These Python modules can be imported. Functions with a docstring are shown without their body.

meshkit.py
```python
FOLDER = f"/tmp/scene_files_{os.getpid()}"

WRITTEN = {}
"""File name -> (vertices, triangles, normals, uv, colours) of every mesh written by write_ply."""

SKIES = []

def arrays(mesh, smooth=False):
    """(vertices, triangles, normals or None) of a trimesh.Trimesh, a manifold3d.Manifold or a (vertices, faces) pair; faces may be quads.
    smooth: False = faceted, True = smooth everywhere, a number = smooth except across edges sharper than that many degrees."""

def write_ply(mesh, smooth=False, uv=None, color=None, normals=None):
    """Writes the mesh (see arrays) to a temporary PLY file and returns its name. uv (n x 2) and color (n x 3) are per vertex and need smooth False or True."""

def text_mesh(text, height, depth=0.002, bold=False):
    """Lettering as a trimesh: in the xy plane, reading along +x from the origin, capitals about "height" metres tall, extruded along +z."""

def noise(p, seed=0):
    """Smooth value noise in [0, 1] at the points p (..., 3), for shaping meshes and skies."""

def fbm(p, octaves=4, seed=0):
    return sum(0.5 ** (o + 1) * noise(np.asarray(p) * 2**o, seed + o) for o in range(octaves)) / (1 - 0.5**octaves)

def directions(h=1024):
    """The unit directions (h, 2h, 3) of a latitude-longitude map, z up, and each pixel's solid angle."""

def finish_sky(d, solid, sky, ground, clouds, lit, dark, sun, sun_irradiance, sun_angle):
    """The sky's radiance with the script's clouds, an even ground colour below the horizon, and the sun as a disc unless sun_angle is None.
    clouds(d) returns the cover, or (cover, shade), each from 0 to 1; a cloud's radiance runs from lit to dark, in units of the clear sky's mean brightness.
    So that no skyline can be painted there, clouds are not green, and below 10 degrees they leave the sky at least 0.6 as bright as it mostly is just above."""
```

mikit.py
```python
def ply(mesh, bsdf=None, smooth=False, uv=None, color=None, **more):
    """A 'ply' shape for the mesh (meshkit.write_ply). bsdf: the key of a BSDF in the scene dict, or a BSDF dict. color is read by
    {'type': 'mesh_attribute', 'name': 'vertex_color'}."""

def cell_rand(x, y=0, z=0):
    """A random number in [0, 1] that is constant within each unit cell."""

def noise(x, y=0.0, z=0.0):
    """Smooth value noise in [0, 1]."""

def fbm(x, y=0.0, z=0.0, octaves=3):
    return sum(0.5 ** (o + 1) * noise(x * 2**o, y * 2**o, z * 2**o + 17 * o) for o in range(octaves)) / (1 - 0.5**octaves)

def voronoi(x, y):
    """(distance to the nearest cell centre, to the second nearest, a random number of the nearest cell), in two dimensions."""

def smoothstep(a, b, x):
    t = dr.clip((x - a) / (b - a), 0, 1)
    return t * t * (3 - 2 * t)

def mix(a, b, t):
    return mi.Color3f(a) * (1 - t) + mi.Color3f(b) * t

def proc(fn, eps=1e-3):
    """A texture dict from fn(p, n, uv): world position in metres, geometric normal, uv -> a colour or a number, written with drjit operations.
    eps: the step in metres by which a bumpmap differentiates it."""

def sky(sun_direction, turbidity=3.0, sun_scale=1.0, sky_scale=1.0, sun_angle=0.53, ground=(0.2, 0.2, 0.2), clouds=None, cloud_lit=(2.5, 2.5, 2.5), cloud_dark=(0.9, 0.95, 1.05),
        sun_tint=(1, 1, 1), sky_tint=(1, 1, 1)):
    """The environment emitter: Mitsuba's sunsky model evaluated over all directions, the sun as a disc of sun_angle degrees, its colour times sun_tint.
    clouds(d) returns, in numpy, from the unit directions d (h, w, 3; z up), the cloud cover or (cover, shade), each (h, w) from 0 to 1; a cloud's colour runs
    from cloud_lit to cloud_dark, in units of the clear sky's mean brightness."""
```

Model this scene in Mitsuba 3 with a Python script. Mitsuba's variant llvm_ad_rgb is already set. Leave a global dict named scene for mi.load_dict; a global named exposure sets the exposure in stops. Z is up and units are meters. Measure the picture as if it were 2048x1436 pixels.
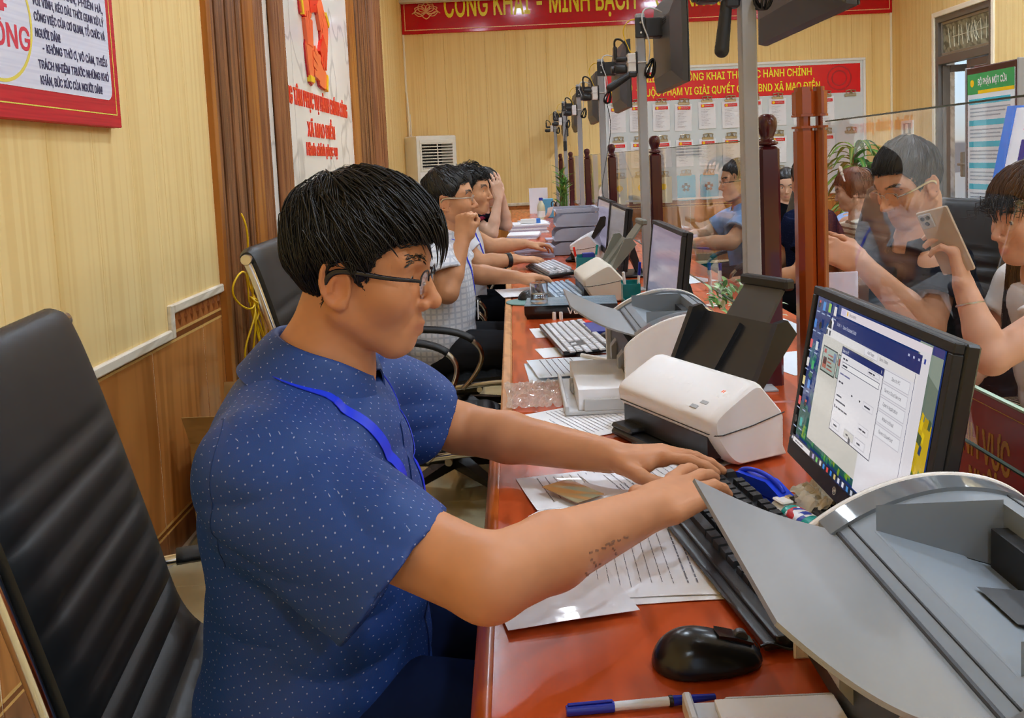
import math, random
import numpy as np, trimesh, manifold3d, mitsuba as mi, drjit as dr
import mikit, meshkit
from mikit import noise, fbm, voronoi, smoothstep, mix, cell_rand
from shapely.geometry import Polygon, Point, box as sbox
from shapely import affinity
TF = mi.ScalarTransform4f
random.seed(7)
rng = np.random.default_rng(11)
scene, labels = {}, {}
V = lambda *a: np.array(a, float)

# ------------------------------------------------------------------ camera, light, exposure
FOCAL = 1780.0
cam_right, cam_up, cam_fwd = V(0.99899, -0.0011, -0.0448), V(0.0448, 0.0851, 0.99536), V(-0.0027, 0.99638, -0.0850)
eye = V(0, 0, 1.26)
scene['camera'] = {'type': 'perspective', 'fov': math.degrees(2 * math.atan(1024 / FOCAL)), 'fov_axis': 'x', 'near_clip': 0.02, 'far_clip': 200.0,
                   'principal_point_offset_x': 0.0, 'principal_point_offset_y': (718 - 476) / 1436,
                   'to_world': TF().look_at(origin=eye.tolist(), target=(eye + cam_fwd).tolist(), up=cam_up.tolist())}
exposure = 0.0
LAMP = 118.0          # radiance of the ceiling lamps
SKY = 5.0
scene['sky'] = mikit.sky((0.7, -0.35, 0.75), turbidity=4.0, sun_scale=1.0, sky_scale=SKY, ground=(0.35, 0.33, 0.3))

# ------------------------------------------------------------------ colours and materials
def C(h):
    c = np.array([int(h[i:i + 2], 16) for i in (1, 3, 5)]) / 255
    return [float(x) for x in np.where(c < 0.04045, c / 12.92, ((c + 0.055) / 1.055) ** 2.4)]
def rgb(h): return {'type': 'rgb', 'value': C(h) if isinstance(h, str) else list(h)}
def _h(x, y=0):
    h = mi.UInt32(mi.Int32(x) + 1000000) * 374761393 + mi.UInt32(mi.Int32(y) + 1000000) * 668265263
    h = (h ^ (h >> 13)) * 1274126177
    return mi.Float((h ^ (h >> 16)) & 0xFFFFFF) * (1 / 16777215.0)
def n1(x):
    x = mi.Float(x); i = dr.floor(x); t = x - i; t = t * t * (3 - 2 * t)
    return dr.lerp(_h(i), _h(i + 1), t)
def n2(x, y):
    x, y = mi.Float(x), mi.Float(y); i, j = dr.floor(x), dr.floor(y); t, u = x - i, y - j; t = t * t * (3 - 2 * t); u = u * u * (3 - 2 * u)
    return dr.lerp(dr.lerp(_h(i, j), _h(i + 1, j), t), dr.lerp(_h(i, j + 1), _h(i + 1, j + 1), t), u)
def f2(x, y, o=2): return sum(.5 ** (k + 1) * n2(x * 2 ** k + 13 * k, y * 2 ** k) for k in range(o)) / (1 - .5 ** o)
def mat(name, color, rough=0.5, spec=0.5, two=True, bump=None, **kw):
    d = {'type': 'principled', 'base_color': color if isinstance(color, dict) else rgb(color), 'roughness': rough, 'specular': spec, **kw}
    if spec == 0: d = {'type': 'diffuse', 'reflectance': d['base_color']}
    if bump: d = {'type': 'bumpmap', 'arbitrary': bump[0], 'scale': bump[1], 'bsdf': d}
    scene['mat_' + name] = {'type': 'twosided', 'bsdf': d} if two else d
    return 'mat_' + name
def vmat(name, rough=0.5, spec=0.5, **kw):
    return mat(name, {'type': 'mesh_attribute', 'name': 'vertex_color'}, rough, spec, **kw)
def grain(base, dark, sx, sy, sz, amount=1.0, oct=2, sharp=(0.3, 0.75)):
    b, k = C(base), C(dark)
    return mikit.proc(lambda p, n, uv: mix(b, k, smoothstep(sharp[0], sharp[1], f2(p.x * sx + p.y * sy * .93, p.z * sz + (p.x * sy - p.y * sx) * .37, oct)) * amount))

# ------------------------------------------------------------------ meshes
TM = lambda v, f: trimesh.Trimesh(np.asarray(v, float), np.asarray(f, int), process=False)
def cat(ms):
    ms = [m for m in ms if m is not None]
    return ms[0] if len(ms) == 1 else trimesh.util.concatenate(ms)
def norm(v): v = np.asarray(v, float); return v / (np.linalg.norm(v) + 1e-12)
def RX(a): c, s = math.cos(a), math.sin(a); return np.array([[1, 0, 0], [0, c, -s], [0, s, c]])
def RY(a): c, s = math.cos(a), math.sin(a); return np.array([[c, 0, s], [0, 1, 0], [-s, 0, c]])
def RZ(a): c, s = math.cos(a), math.sin(a); return np.array([[c, -s, 0], [s, c, 0], [0, 0, 1]])
def M4(R=None, t=(0, 0, 0), s=1.0):
    m = np.eye(4); m[:3, :3] = (np.eye(3) if R is None else R) * s; m[:3, 3] = t; return m
def mv(m, M):
    if M is None: return m
    if np.shape(M) != (4, 4): M = M4(t=M)
    v = m.vertices @ M[:3, :3].T + M[:3, 3]
    return TM(v, m.faces if np.linalg.det(M[:3, :3]) > 0 else m.faces[:, ::-1])
def hull(p):
    g = manifold3d.Manifold.hull_points(np.asarray(p, float)).to_mesh()
    return TM(g.vert_properties[:, :3], g.tri_verts)
def rbox(sx, sy, sz, r=0.0, c=(0, 0, 0), n=1, R=None):
    """box with chamfered (n=1) or rounded edges, centred on c"""
    h = np.array([sx, sy, sz]) / 2
    if r <= 0:
        m = trimesh.creation.box((sx, sy, sz)); m = TM(m.vertices, m.faces)
    else:
        r = min(r, h.min() * .98)
        if n == 1: o = np.array([[1, 0, 0], [0, 1, 0], [0, 0, 1]], float)
        else:
            o = np.array([[math.cos(a) * math.cos(b), math.sin(a) * math.cos(b), math.sin(b)] for b in np.linspace(0, math.pi / 2, n + 1) for a in np.linspace(0, math.pi / 2, n + 1)])
        p = [(np.array(s) * (h - r + o * r)) for s in np.ndindex(2, 2, 2) for s in [np.array(s) * 2 - 1]]
        m = hull(np.vstack(p))
    if R is not None: m = mv(m, M4(R))
    return mv(m, c)
def bx(x0, x1, y0, y1, z0, z1, r=0.0, n=1): return rbox(x1 - x0, y1 - y0, z1 - z0, r, ((x0 + x1) / 2, (y0 + y1) / 2, (z0 + z1) / 2), n)
def prism(poly, d, r=0.0):
    """2-D outline extruded along +z by d"""
    p = poly if hasattr(poly, 'geom_type') else Polygon(poly)
    if not p.is_valid: p = p.buffer(0)
    gs = getattr(p, 'geoms', [p])
    m = cat([trimesh.creation.extrude_polygon(g, d, engine='earcut') for g in gs])
    return TM(m.vertices, m.faces)
def frame3(o, x, y):
    """matrix whose columns are x, y, x cross y, at o"""
    x, y = norm(x), norm(y); z = norm(np.cross(x, y)); y = np.cross(z, x)
    m = np.eye(4); m[:3, 0], m[:3, 1], m[:3, 2], m[:3, 3] = x, y, z, o; return m
def lathe(prof, n=24, c=(0, 0, 0), R=None):
    prof = np.asarray(prof, float); k = len(prof); a = np.arange(n) * 2 * math.pi / n
    v = np.stack([prof[:, None, 0] * np.cos(a), prof[:, None, 0] * np.sin(a), np.repeat(prof[:, 1:2], n, 1)], -1).reshape(-1, 3)
    f = []
    i, j = np.meshgrid(np.arange(k - 1), np.arange(n), indexing='ij'); j2 = (j + 1) % n
    q = np.stack([i * n + j, i * n + j2, (i + 1) * n + j2, (i + 1) * n + j], -1).reshape(-1, 4)
    f = np.vstack([q[:, [0, 1, 2]], q[:, [0, 2, 3]]])
    m = TM(v, f)
    if R is not None: m = mv(m, M4(R))
    return mv(m, c)
def cyl(p0, p1, r, n=16, r1=None):
    p0, p1 = np.asarray(p0, float), np.asarray(p1, float); d = p1 - p0; L = np.linalg.norm(d); z = d / L
    x = norm(np.cross([0, 0, 1.0] if abs(z[2]) < .9 else [1.0, 0, 0], z)); y = np.cross(z, x)
    r1 = r if r1 is None else r1; e = min(r, r1) * .12
    m = lathe([(0, 0), (r - e, 0), (r, e), (r1, L - e), (r1 - e, L), (0, L)], n)
    return mv(m, M4(np.stack([x, y, z], 1), p0))
def spline(pts, n=40, closed=False):
    from scipy.interpolate import CubicSpline
    p = np.asarray(pts, float)
    if len(p) == 2: return p[0] + np.linspace(0, 1, n)[:, None] * (p[1] - p[0])
    if closed: p = np.vstack([p, p[:1]])
    t = np.concatenate([[0], np.cumsum(np.linalg.norm(np.diff(p, axis=0), axis=1) ** .5)])
    return CubicSpline(t, p, bc_type='periodic' if closed else 'not-a-knot' if len(p) > 3 else 'natural')(np.linspace(0, t[-1], n))
def tube(pts, r, n=8, cap=True, flat=None, up=None):
    """swept tube; flat=(a,b): elliptical section with half-widths a (along side) and b"""
    p = np.asarray(pts, float); t = np.gradient(p, axis=0); t /= np.linalg.norm(t, axis=1, keepdims=True) + 1e-12
    u = np.array(up if up is not None else ([0, 0, 1.0] if abs(t[0, 2]) < .9 else [1.0, 0, 0]))
    a = []
    for k in range(len(p)):
        w = np.cross(t[k], u) if up is not None else np.cross(t[k], np.cross(u, t[k])) if False else (u - t[k] * (u @ t[k]))
        w = norm(w); a.append(w)
        if up is None: u = w
    a = np.array(a); b = np.cross(t, a); ang = np.arange(n) * 2 * math.pi / n
    ra, rb = (r, r) if flat is None else flat
    ra, rb = np.broadcast_to(ra, (len(p),)), np.broadcast_to(rb, (len(p),))
    v = p[:, None] + ra[:, None, None] * np.cos(ang)[None, :, None] * a[:, None] + rb[:, None, None] * np.sin(ang)[None, :, None] * b[:, None]
    i, j = np.meshgrid(np.arange(len(p) - 1), np.arange(n), indexing='ij'); j2 = (j + 1) % n
    q = np.stack([i * n + j, i * n + j2, (i + 1) * n + j2, (i + 1) * n + j], -1).reshape(-1, 4)
    f = [q[:, [0, 1, 2]], q[:, [0, 2, 3]]]; v = v.reshape(-1, 3)
    if cap:
        k = len(v); v = np.vstack([v, p[:1], p[-1:]]); e = len(v) - 2; s = np.arange(n); s2 = (s + 1) % n
        f += [np.stack([s2, s, s * 0 + e], 1), np.stack([(len(p) - 1) * n + s, (len(p) - 1) * n + s2, s * 0 + e + 1], 1)]
    return TM(v, np.vstack(f))
def grid_mesh(P, thick=None, nrm=None):
    """(a,b,3) grid of points -> sheet; with thick a closed slab below it"""
    a, b, _ = P.shape; i, j = np.meshgrid(np.arange(a - 1), np.arange(b - 1), indexing='ij')
    q = np.stack([i * b + j, (i + 1) * b + j, (i + 1) * b + j + 1, i * b + j + 1], -1).reshape(-1, 4)
    f = np.vstack([q[:, [0, 1, 2]], q[:, [0, 2, 3]]]); v = P.reshape(-1, 3)
    if thick is None: return TM(v, f)
    if nrm is None:
        m = TM(v, f); nrm = np.array(m.vertex_normals)
    w = v - np.asarray(nrm) * np.asarray(thick).reshape(-1, 1) if np.ndim(thick) else v - np.asarray(nrm) * thick
    N = len(v)
    ring = np.concatenate([np.arange(b), np.arange(1, a) * b + b - 1, (a - 1) * b + np.arange(b - 2, -1, -1), np.arange(a - 2, 0, -1) * b])
    r2 = np.roll(ring, -1)
    side = np.vstack([np.stack([ring, ring + N, r2], 1), np.stack([r2, ring + N, r2 + N], 1)])
    return TM(np.vstack([v, w]), np.vstack([f, f[:, ::-1] + N, side]))
_text = {}
def text(s, h, bold=True, depth=.0006, sx=1.0, align='l'):
    """flat lettering in the xy plane, capitals h tall, width scaled by sx"""
    k = (s, bold)
    if k not in _text: _text[k] = meshkit.text_mesh(s, 1.0, 1.0, bold)
    m = _text[k]; v = np.array(m.vertices) * [h * sx, h, depth]
    w = v[:, 0].max()
    v[:, 0] -= {'l': 0, 'c': w / 2, 'r': w}[align]
    return TM(v, m.faces)

# ------------------------------------------------------------------ entries of the scene
def numbered(k):
    if k not in scene and k not in labels: return k
    n = 1
    while f'{k}_{n:03d}' in scene or f'{k}_{n:03d}' in labels: n += 1
    return f'{k}_{n:03d}'
def tag(k, label=None, cat_=None, group=None, kind=None):
    d = labels.setdefault(k, {})
    for a, b in (('label', label), ('category', cat_), ('group', group), ('kind', kind)):
        if b: d[a] = b
    return k
def thing(name, label, cat_, group=None, kind=None):
    return tag(numbered(name), label, cat_, group, kind)
def put(name, mesh, m, parent=None, smooth=False, color=None, uv=None, label=None, xf=None, kind=None, **more):
    k = numbered((parent + '__' if parent else '') + name)
    if isinstance(mesh, dict): d = {**mesh, **more}
    else:
        if isinstance(mesh, (list, tuple)): mesh = cat(mesh)
        if color is not None or uv is not None: smooth = bool(smooth)
        d = mikit.ply(mesh, m, smooth, uv=uv, color=color, **more)
    if xf is not None: d = {**d, 'to_world': TF(np.asarray(xf if np.shape(xf) == (4, 4) else M4(t=xf)))}
    scene[k] = d
    if parent is None: labels.setdefault(k, {})
    if label or kind: tag(k, label, kind=kind)
    return k
def one(name, mesh, m, label, cat_, group=None, kind=None, **kw):
    k = put(name, mesh, m, **kw)
    return tag(k, label, cat_, group, kind)
def struct(name, mesh, m, parent=None, **kw):
    k = put(name, mesh, m, parent, **kw)
    if parent is None: labels[k]['kind'] = 'structure'
    return k
def copy_of(root, xf, label, group=None, skip=()):
    """another thing of the same build: entries under the next number, moved by xf (on top of the source's own placing)"""
    base = root
    import re
    r = thing(re.sub(r'_\d{3}$', '', root), label, labels[root]['category'], group or labels[root].get('group'))
    for k in [k for k in scene if k.startswith(base + '__') and not any(s in k for s in skip)]:
        d = scene[k]; m = np.array(d['to_world'].matrix) if 'to_world' in d else np.eye(4)
        scene[r + k[len(base):]] = {**d, 'to_world': TF(xf @ m)}
        if k in labels: labels[r + k[len(base):]] = dict(labels[k])
    return r

# ------------------------------------------------------------------ implicit surfaces (bodies, clothes)
def ln(v): return np.sqrt(np.einsum('ij,ij->i', v, v))
def s_sphere(c, r): c = np.asarray(c, float); return lambda p: ln(p - c) - r
def s_ell(c, r, R=None):
    c, r = np.asarray(c, float), np.asarray(r, float)
    def f(p):
        q = (p - c) if R is None else (p - c) @ R
        k0 = ln(q / r); k1 = ln(q / (r * r))
        return k0 * (k0 - 1) / np.maximum(k1, 1e-9)
    return f
def s_cone(a, b, ra, rb, sq=None):
    """rounded cone from a to b; sq=(axis, factor): flattened along a direction"""
    a, b = np.asarray(a, float), np.asarray(b, float); d = b - a; L2 = max(d @ d, 1e-12)
    ax = None if sq is None else norm(sq[0])
    def f(p):
        q = p - a; t = np.minimum(np.maximum(q @ d / L2, 0), 1)
        w = q - t[:, None] * d; r = ra + (rb - ra) * t
        if ax is not None:
            s = w @ ax; w = w + np.outer(s * (1 / sq[1] - 1), ax)
        return ln(w) - r
    return f
def s_box(c, h, R=None, r=0.0):
    c, h = np.asarray(c, float), np.asarray(h, float) - r
    def f(p):
        q = np.abs((p - c) if R is None else (p - c) @ R) - h
        return ln(np.maximum(q, 0)) + np.minimum(np.maximum(np.maximum(q[:, 0], q[:, 1]), q[:, 2]), 0) - r
    return f
def smin(a, b, k):
    h = np.maximum(k - np.abs(a - b), 0); return np.minimum(a, b) - h * h * (.25 / k)
def smax(a, b, k): return -smin(-a, -b, k)
def union(fs, k=.02):
    gs = [(g if isinstance(g, tuple) else (g, k)) for g in fs]
    def f(p):
        use = gs
        if len(p) > 1500:                      # leave out what lies too far from this batch of points to matter
            c = p.mean(0); rad = ln(p - c).max()
            v = np.array([g(c[None])[0] for g, _ in gs]); use = [q for q, x in zip(gs, v) if x < v.min() + 2 * rad + 2 * q[1]]
        d = use[0][0](p)
        for g, kk in use[1:]: d = smin(d, g(p), kk)
        return d
    return f
def nets(f, lo, hi, h, pad=0.0, B=4):
    """surface of f = 0 as a triangle mesh (surface nets over the blocks that the surface passes)"""
    lo, hi = np.asarray(lo, float), np.asarray(hi, float); K = 4; nb = np.maximum(1, np.ceil((hi - lo) / (h * B * K)).astype(int))
    ev = lambda P: np.concatenate([f(P[i:i + 5000]) for i in range(0, len(P), 5000)])
    I = np.stack(np.meshgrid(*[np.arange(n) for n in nb], indexing='ij'), -1).reshape(-1, 3)
    I = I[np.abs(ev(lo + (I + .5) * h * B * K)) < h * B * K * .95 + pad]
    I = (I[:, None] * K + np.stack(np.meshgrid(*[np.arange(K)] * 3, indexing='ij'), -1).reshape(1, -1, 3)).reshape(-1, 3); nb = nb * K
    I = I[np.abs(ev(lo + (I + .5) * h * B)) < h * B * 1.0 + pad]
    o = np.stack(np.meshgrid(*[np.arange(B + 1)] * 3, indexing='ij'), -1).reshape(-1, 3)
    N = nb * B + 2
    vals = np.empty((len(I), len(o)))
    step = max(1, 7000 // len(o))
    for s in range(0, len(I), step):
        G = (I[s:s + step, None] * B + o[None]).reshape(-1, 3)
        vals[s:s + step] = f(lo + G * h).reshape(-1, len(o))
    v = vals.reshape(-1, B + 1, B + 1, B + 1); sg = v < 0
    cnt = sum(sg[:, a:B + a, b:B + b, c:B + c].astype(np.int8) for a, b, c in np.ndindex(2, 2, 2))
    m = np.argwhere((cnt > 0) & (cnt < 8))
    if len(m) == 0: return TM(np.zeros((0, 3)), np.zeros((0, 3), int))
    bi, loc = m[:, 0], m[:, 1:]
    acc, n = np.zeros((len(m), 3)), np.zeros(len(m))
    corner = lambda d: v[bi, loc[:, 0] + d[0], loc[:, 1] + d[1], loc[:, 2] + d[2]]
    for ax in range(3):
        for a, b in np.ndindex(2, 2):
            d0 = [0, 0, 0]; q = [x for x in range(3) if x != ax]; d0[q[0]], d0[q[1]] = a, b; d1 = list(d0); d1[ax] = 1
            x0, x1 = corner(d0), corner(d1); on = (x0 < 0) != (x1 < 0)
            t = np.where(on, x0 / np.where(on, x0 - x1, 1), 0)
            w = np.array(d0, float)[None].repeat(len(m), 0); w[:, ax] = t
            acc[on] += w[on]; n[on] += 1
    G = I[bi] * B + loc
    P = lo + (G + acc / n[:, None]) * h
    gid = (G[:, 0] * N[1] + G[:, 1]) * N[2] + G[:, 2]
    order = np.argsort(gid); gs = gid[order]
    stride = np.array([N[1] * N[2], N[2], 1]); F = []
    for ax in range(3):
        q = [x for x in range(3) if x != ax]
        sl0, sl1 = [slice(0, B)] * 3, [slice(0, B)] * 3; sl1[ax] = slice(1, B + 1)
        s0, s1 = sg[(slice(None), *sl0)], sg[(slice(None), *sl1)]
        e = np.argwhere(s0 != s1)
        if not len(e): continue
        inside = s0[e[:, 0], e[:, 1], e[:, 2], e[:, 3]]
        g = ((I[e[:, 0]] * B + e[:, 1:]) * stride).sum(1)
        ids = [g, g - stride[q[0]], g - stride[q[0]] - stride[q[1]], g - stride[q[1]]]
        pos = [np.minimum(np.searchsorted(gs, x), len(gs) - 1) for x in ids]
        ok = np.all([gs[p] == x for p, x in zip(pos, ids)], axis=0)
        quad = np.stack([order[p] for p in pos], 1)[ok]; ins = inside[ok]
        if ax == 1: ins = ~ins
        quad = np.where(ins[:, None], quad, quad[:, ::-1])
        F += [quad[:, [0, 1, 2]], quad[:, [0, 2, 3]]]
    return TM(P, np.vstack(F))
def nz(p, s, seed=0): return meshkit.noise(p * s, seed) - .5
# ------------------------------------------------------------------ the room: materials
mat('pvc', mikit.proc(lambda p, n, uv: (lambda q, w: mix(mix(C('#f3d697'), C('#e3c07c'), smoothstep(.35, .95, n2(q * 85 + w * 3, p.z * 1.0)) * .5), C('#d9b266'), smoothstep(.60, .97, n2(q * 11 + w, p.z * .3)) * .4))(
    p.x + p.y, n2(p.z * .8, (p.x + p.y) * 4))), .42, 0)
mat('cap', grain('#e3d9c4', '#c6b79b', 30, 6, 60, .8), .45)
mat('white_trim', '#efe6cf', .4)
mat('tile_wood', mikit.proc(lambda p, n, uv: (lambda q, w: mix(mix(C('#c07f42'), C('#a4662f'), smoothstep(.35, .9, n2(q * 48 + w * 6, p.z * 2.2)) * .7), C('#9a5c2a'), smoothstep(.5, .9, n2(q * 13 + w * 2.5, p.z * .9)) * .5))(
    p.x + p.y, n2(p.z * 2.2, (p.x + p.y) * 5))), .12, .5)
mat('tile_gold', '#d9ab62', .2); mat('tile_brown', '#7d4420', .2); mat('tile_diamond', grain('#b06a35', '#96542a', 40, 40, 40, .7), .25); mat('tile_dark', '#8a4b26', .25)
mat('grout', '#ecd9b6', .8, 0)
mat('tile_base', grain('#8d5a35', '#6d4225', 30, 30, 8, .9), .2)
mat('plaster', grain('#d9d5cb', '#b5aea0', 25, 25, 25, .8), .8, 0)
mat('floor_tile', mikit.proc(lambda p, n, uv: mix(C('#cbc19c'), C('#b3a880'), smoothstep(.25, .85, f2(p.x * 7 + 2 * n2(p.x * 3, p.y * 3), p.y * 7, 3)) * .8)), .1, .5)
mat('floor_joint', '#8d866c', .7, 0)
mat('ceiling', '#f3f0ea', .8, 0); mat('beam', '#d5d3cc', .7, 0)
mat('slat_wood', grain('#8a5a36', '#5e3a20', 60, 60, 3, .9), .4, .4)
mat('reed_wood', grain('#a06a42', '#7d4c2c', 60, 60, 3, .9), .4, .4)
mat('board_wood', mikit.proc(lambda p, n, uv: mix(C('#a8692a'), C('#8a4f1c'), smoothstep(.3, .8, n2((p.x + p.y) * 45 + 3 * n2(p.z * 2, (p.x + p.y) * 6), p.z * 2.2)))), .35, .4)
mat('marble', mikit.proc(lambda p, n, uv: (lambda w, m: mix(mix(C('#eeece4'), C('#dedcd4'), w), C('#9a9a96'), smoothstep(.02, .0, dr.abs(m - .5)) * .5))(
    n2(p.y * 2, p.z * 2), f2(p.y * 1.6 + p.z * .7 + 3, p.z * 1.1 - p.y * .5, 4))), .06, .5)
mat('joint_dark', '#4a4238', .8, 0)
mat('alu_bronze', '#5c544c', .3, .5); mat('alu_edge', '#8f887c', .25, .5, metallic=.6)
mat('pink_wall', grain('#d8a49c', '#c08880', 6, 6, 6, .7), .9); mat('pavement', '#b7b2a6', .9)
scene['mat_pane'] = {'type': 'thindielectric', 'int_ior': 1.5}

WX, FY, RX_, CEIL = -1.17, 10.28, 4.39, 3.45
# ------------------------------------------------------------------ floor, ceiling
fl = struct('floor', bx(-1.4, 4.6, -3.2, 10.5, -.1, -.004), 'mat_floor_joint')
_ft = {}
for ix in range(-2, 1):
    for iy in range(1, 11):
        x0, y0 = ix * .6, iy * .6 + .25
        struct('tile', bx(x0 + .0015, x0 + .5985, y0 + .0015, y0 + .5985, -.02, 0, .0015), 'mat_floor_tile', fl)
for x0, x1, y0, y1 in ((-1.2, 4.4, -3.2, .848), (.602, 4.4, .852, 10.28), (-1.2, .6, 6.852, 10.28)):
    struct('tile_field', bx(x0, x1, y0, y1, -.02, 0), 'mat_floor_tile', fl)
struct('ceiling', bx(-1.4, 4.6, -3.2, 10.5, CEIL, CEIL + .1), 'mat_ceiling')
struct('beam_far', bx(WX, RX_, FY - .17, FY - .06, 3.085, CEIL - .001), 'mat_beam')

# ------------------------------------------------------------------ left wall
wl = struct('wall_left', bx(-1.4, -1.185, -3.2, 10.4, 0, CEIL), 'mat_plaster')
def pvc_panel(parent, a0, a1, z0, z1, axis, at, d=.012):
    g = .0022
    if axis == 'y': m = bx(at - d, at, a0 + .0004, a1 - .0004, z0, z1, g)
    elif axis == '-y': m = bx(at, at + d, a0 + .0004, a1 - .0004, z0, z1, g)
    else: m = bx(a0 + .0004, a1 - .0004, at, at + d, z0, z1, g)
    return struct('panel', m, 'mat_pvc', parent)
ys = np.arange(-.99, 3.4, .25)
for a in ys:
    b = min(a + .25, 3.5)
    for u, v, z0 in (((a, min(b, 2.945), .74), (2.945, b, .82)) if a < 2.945 < b else ((a, b, .74 if b < 2.95 else .82),)): pvc_panel(wl, u, v, z0, CEIL, 'y', WX)
struct('panel_field', bx(WX - .012, WX, -3.2, -.99, .74, CEIL), 'mat_pvc', wl)
for a in np.arange(8.17, 10.2, .25): pvc_panel(wl, a, min(a + .25, FY), .80, CEIL, 'y', WX)
# dado of wood tiles, stripes, diamond border
ty = np.arange(-.48, 3.6, .47) + .0
for k, a in enumerate(ty):
    a, b = a + .003, min(a + .467, 3.5)
    if b < a: continue
    struct('tile', bx(WX - .014, WX - .004, a, b, .128, .70, .001), 'mat_tile_wood', wl)
    struct('baseboard_tile', bx(WX - .014, WX - .002, a, b, .012, .098, .001), 'mat_tile_base', wl)
    for z0, z1, m in ((.098, .106, 'gold'), (.106, .119, 'brown'), (.119, .127, 'gold'), (.701, .710, 'gold'), (.711, .728, 'brown'), (.729, .738, 'gold')):
        struct('stripe_tile', bx(WX - .014, WX - .0035, a, b, z0, z1), 'mat_tile_' + m, wl)
for a in np.arange(2.97, 3.5, .235):
    b = min(a + .233, 3.5)
    bt = struct('border_tile', bx(WX - .014, WX - .0045, a, b, .739, .80), 'mat_tile_diamond', wl)
    for c in np.arange(a + .03, b - .02, .0585):
        dm = [(0, .027), (.017, 0), (0, -.027), (-.017, 0)]
        pts = [(WX - .0045, c + u, .7695 + w) for u, w in dm] + [(WX + .0005, c + u * .35, .7695 + w * .35) for u, w in dm]
        struct('diamond', hull(pts), 'mat_tile_dark', bt)
struct('grout', bx(-1.186, WX - .006, -1, 3.5, .01, .80), 'mat_grout', wl)
tr = struct('trim_1', bx(WX - .004, WX + .014, -1, 2.945, .718, .751, .005), 'mat_cap')
struct('upright', bx(WX - .004, WX + .014, 2.945, 2.975, .718, .833, .004), 'mat_cap', tr)
struct('upper_rail', bx(WX - .004, WX + .014, 2.976, 3.5, .800, .833, .005), 'mat_cap', tr)
edge = [(-1.185, 1.0)] + [(WX + .012 + .012 * nz(np.array([[y, 0, 0]]), 9)[0], y) for y in np.arange(1.0, 3.5, .04)] + [(-1.185, 3.5)]
struct('baseboard_left', prism(edge, .012), 'mat_plaster')

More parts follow.
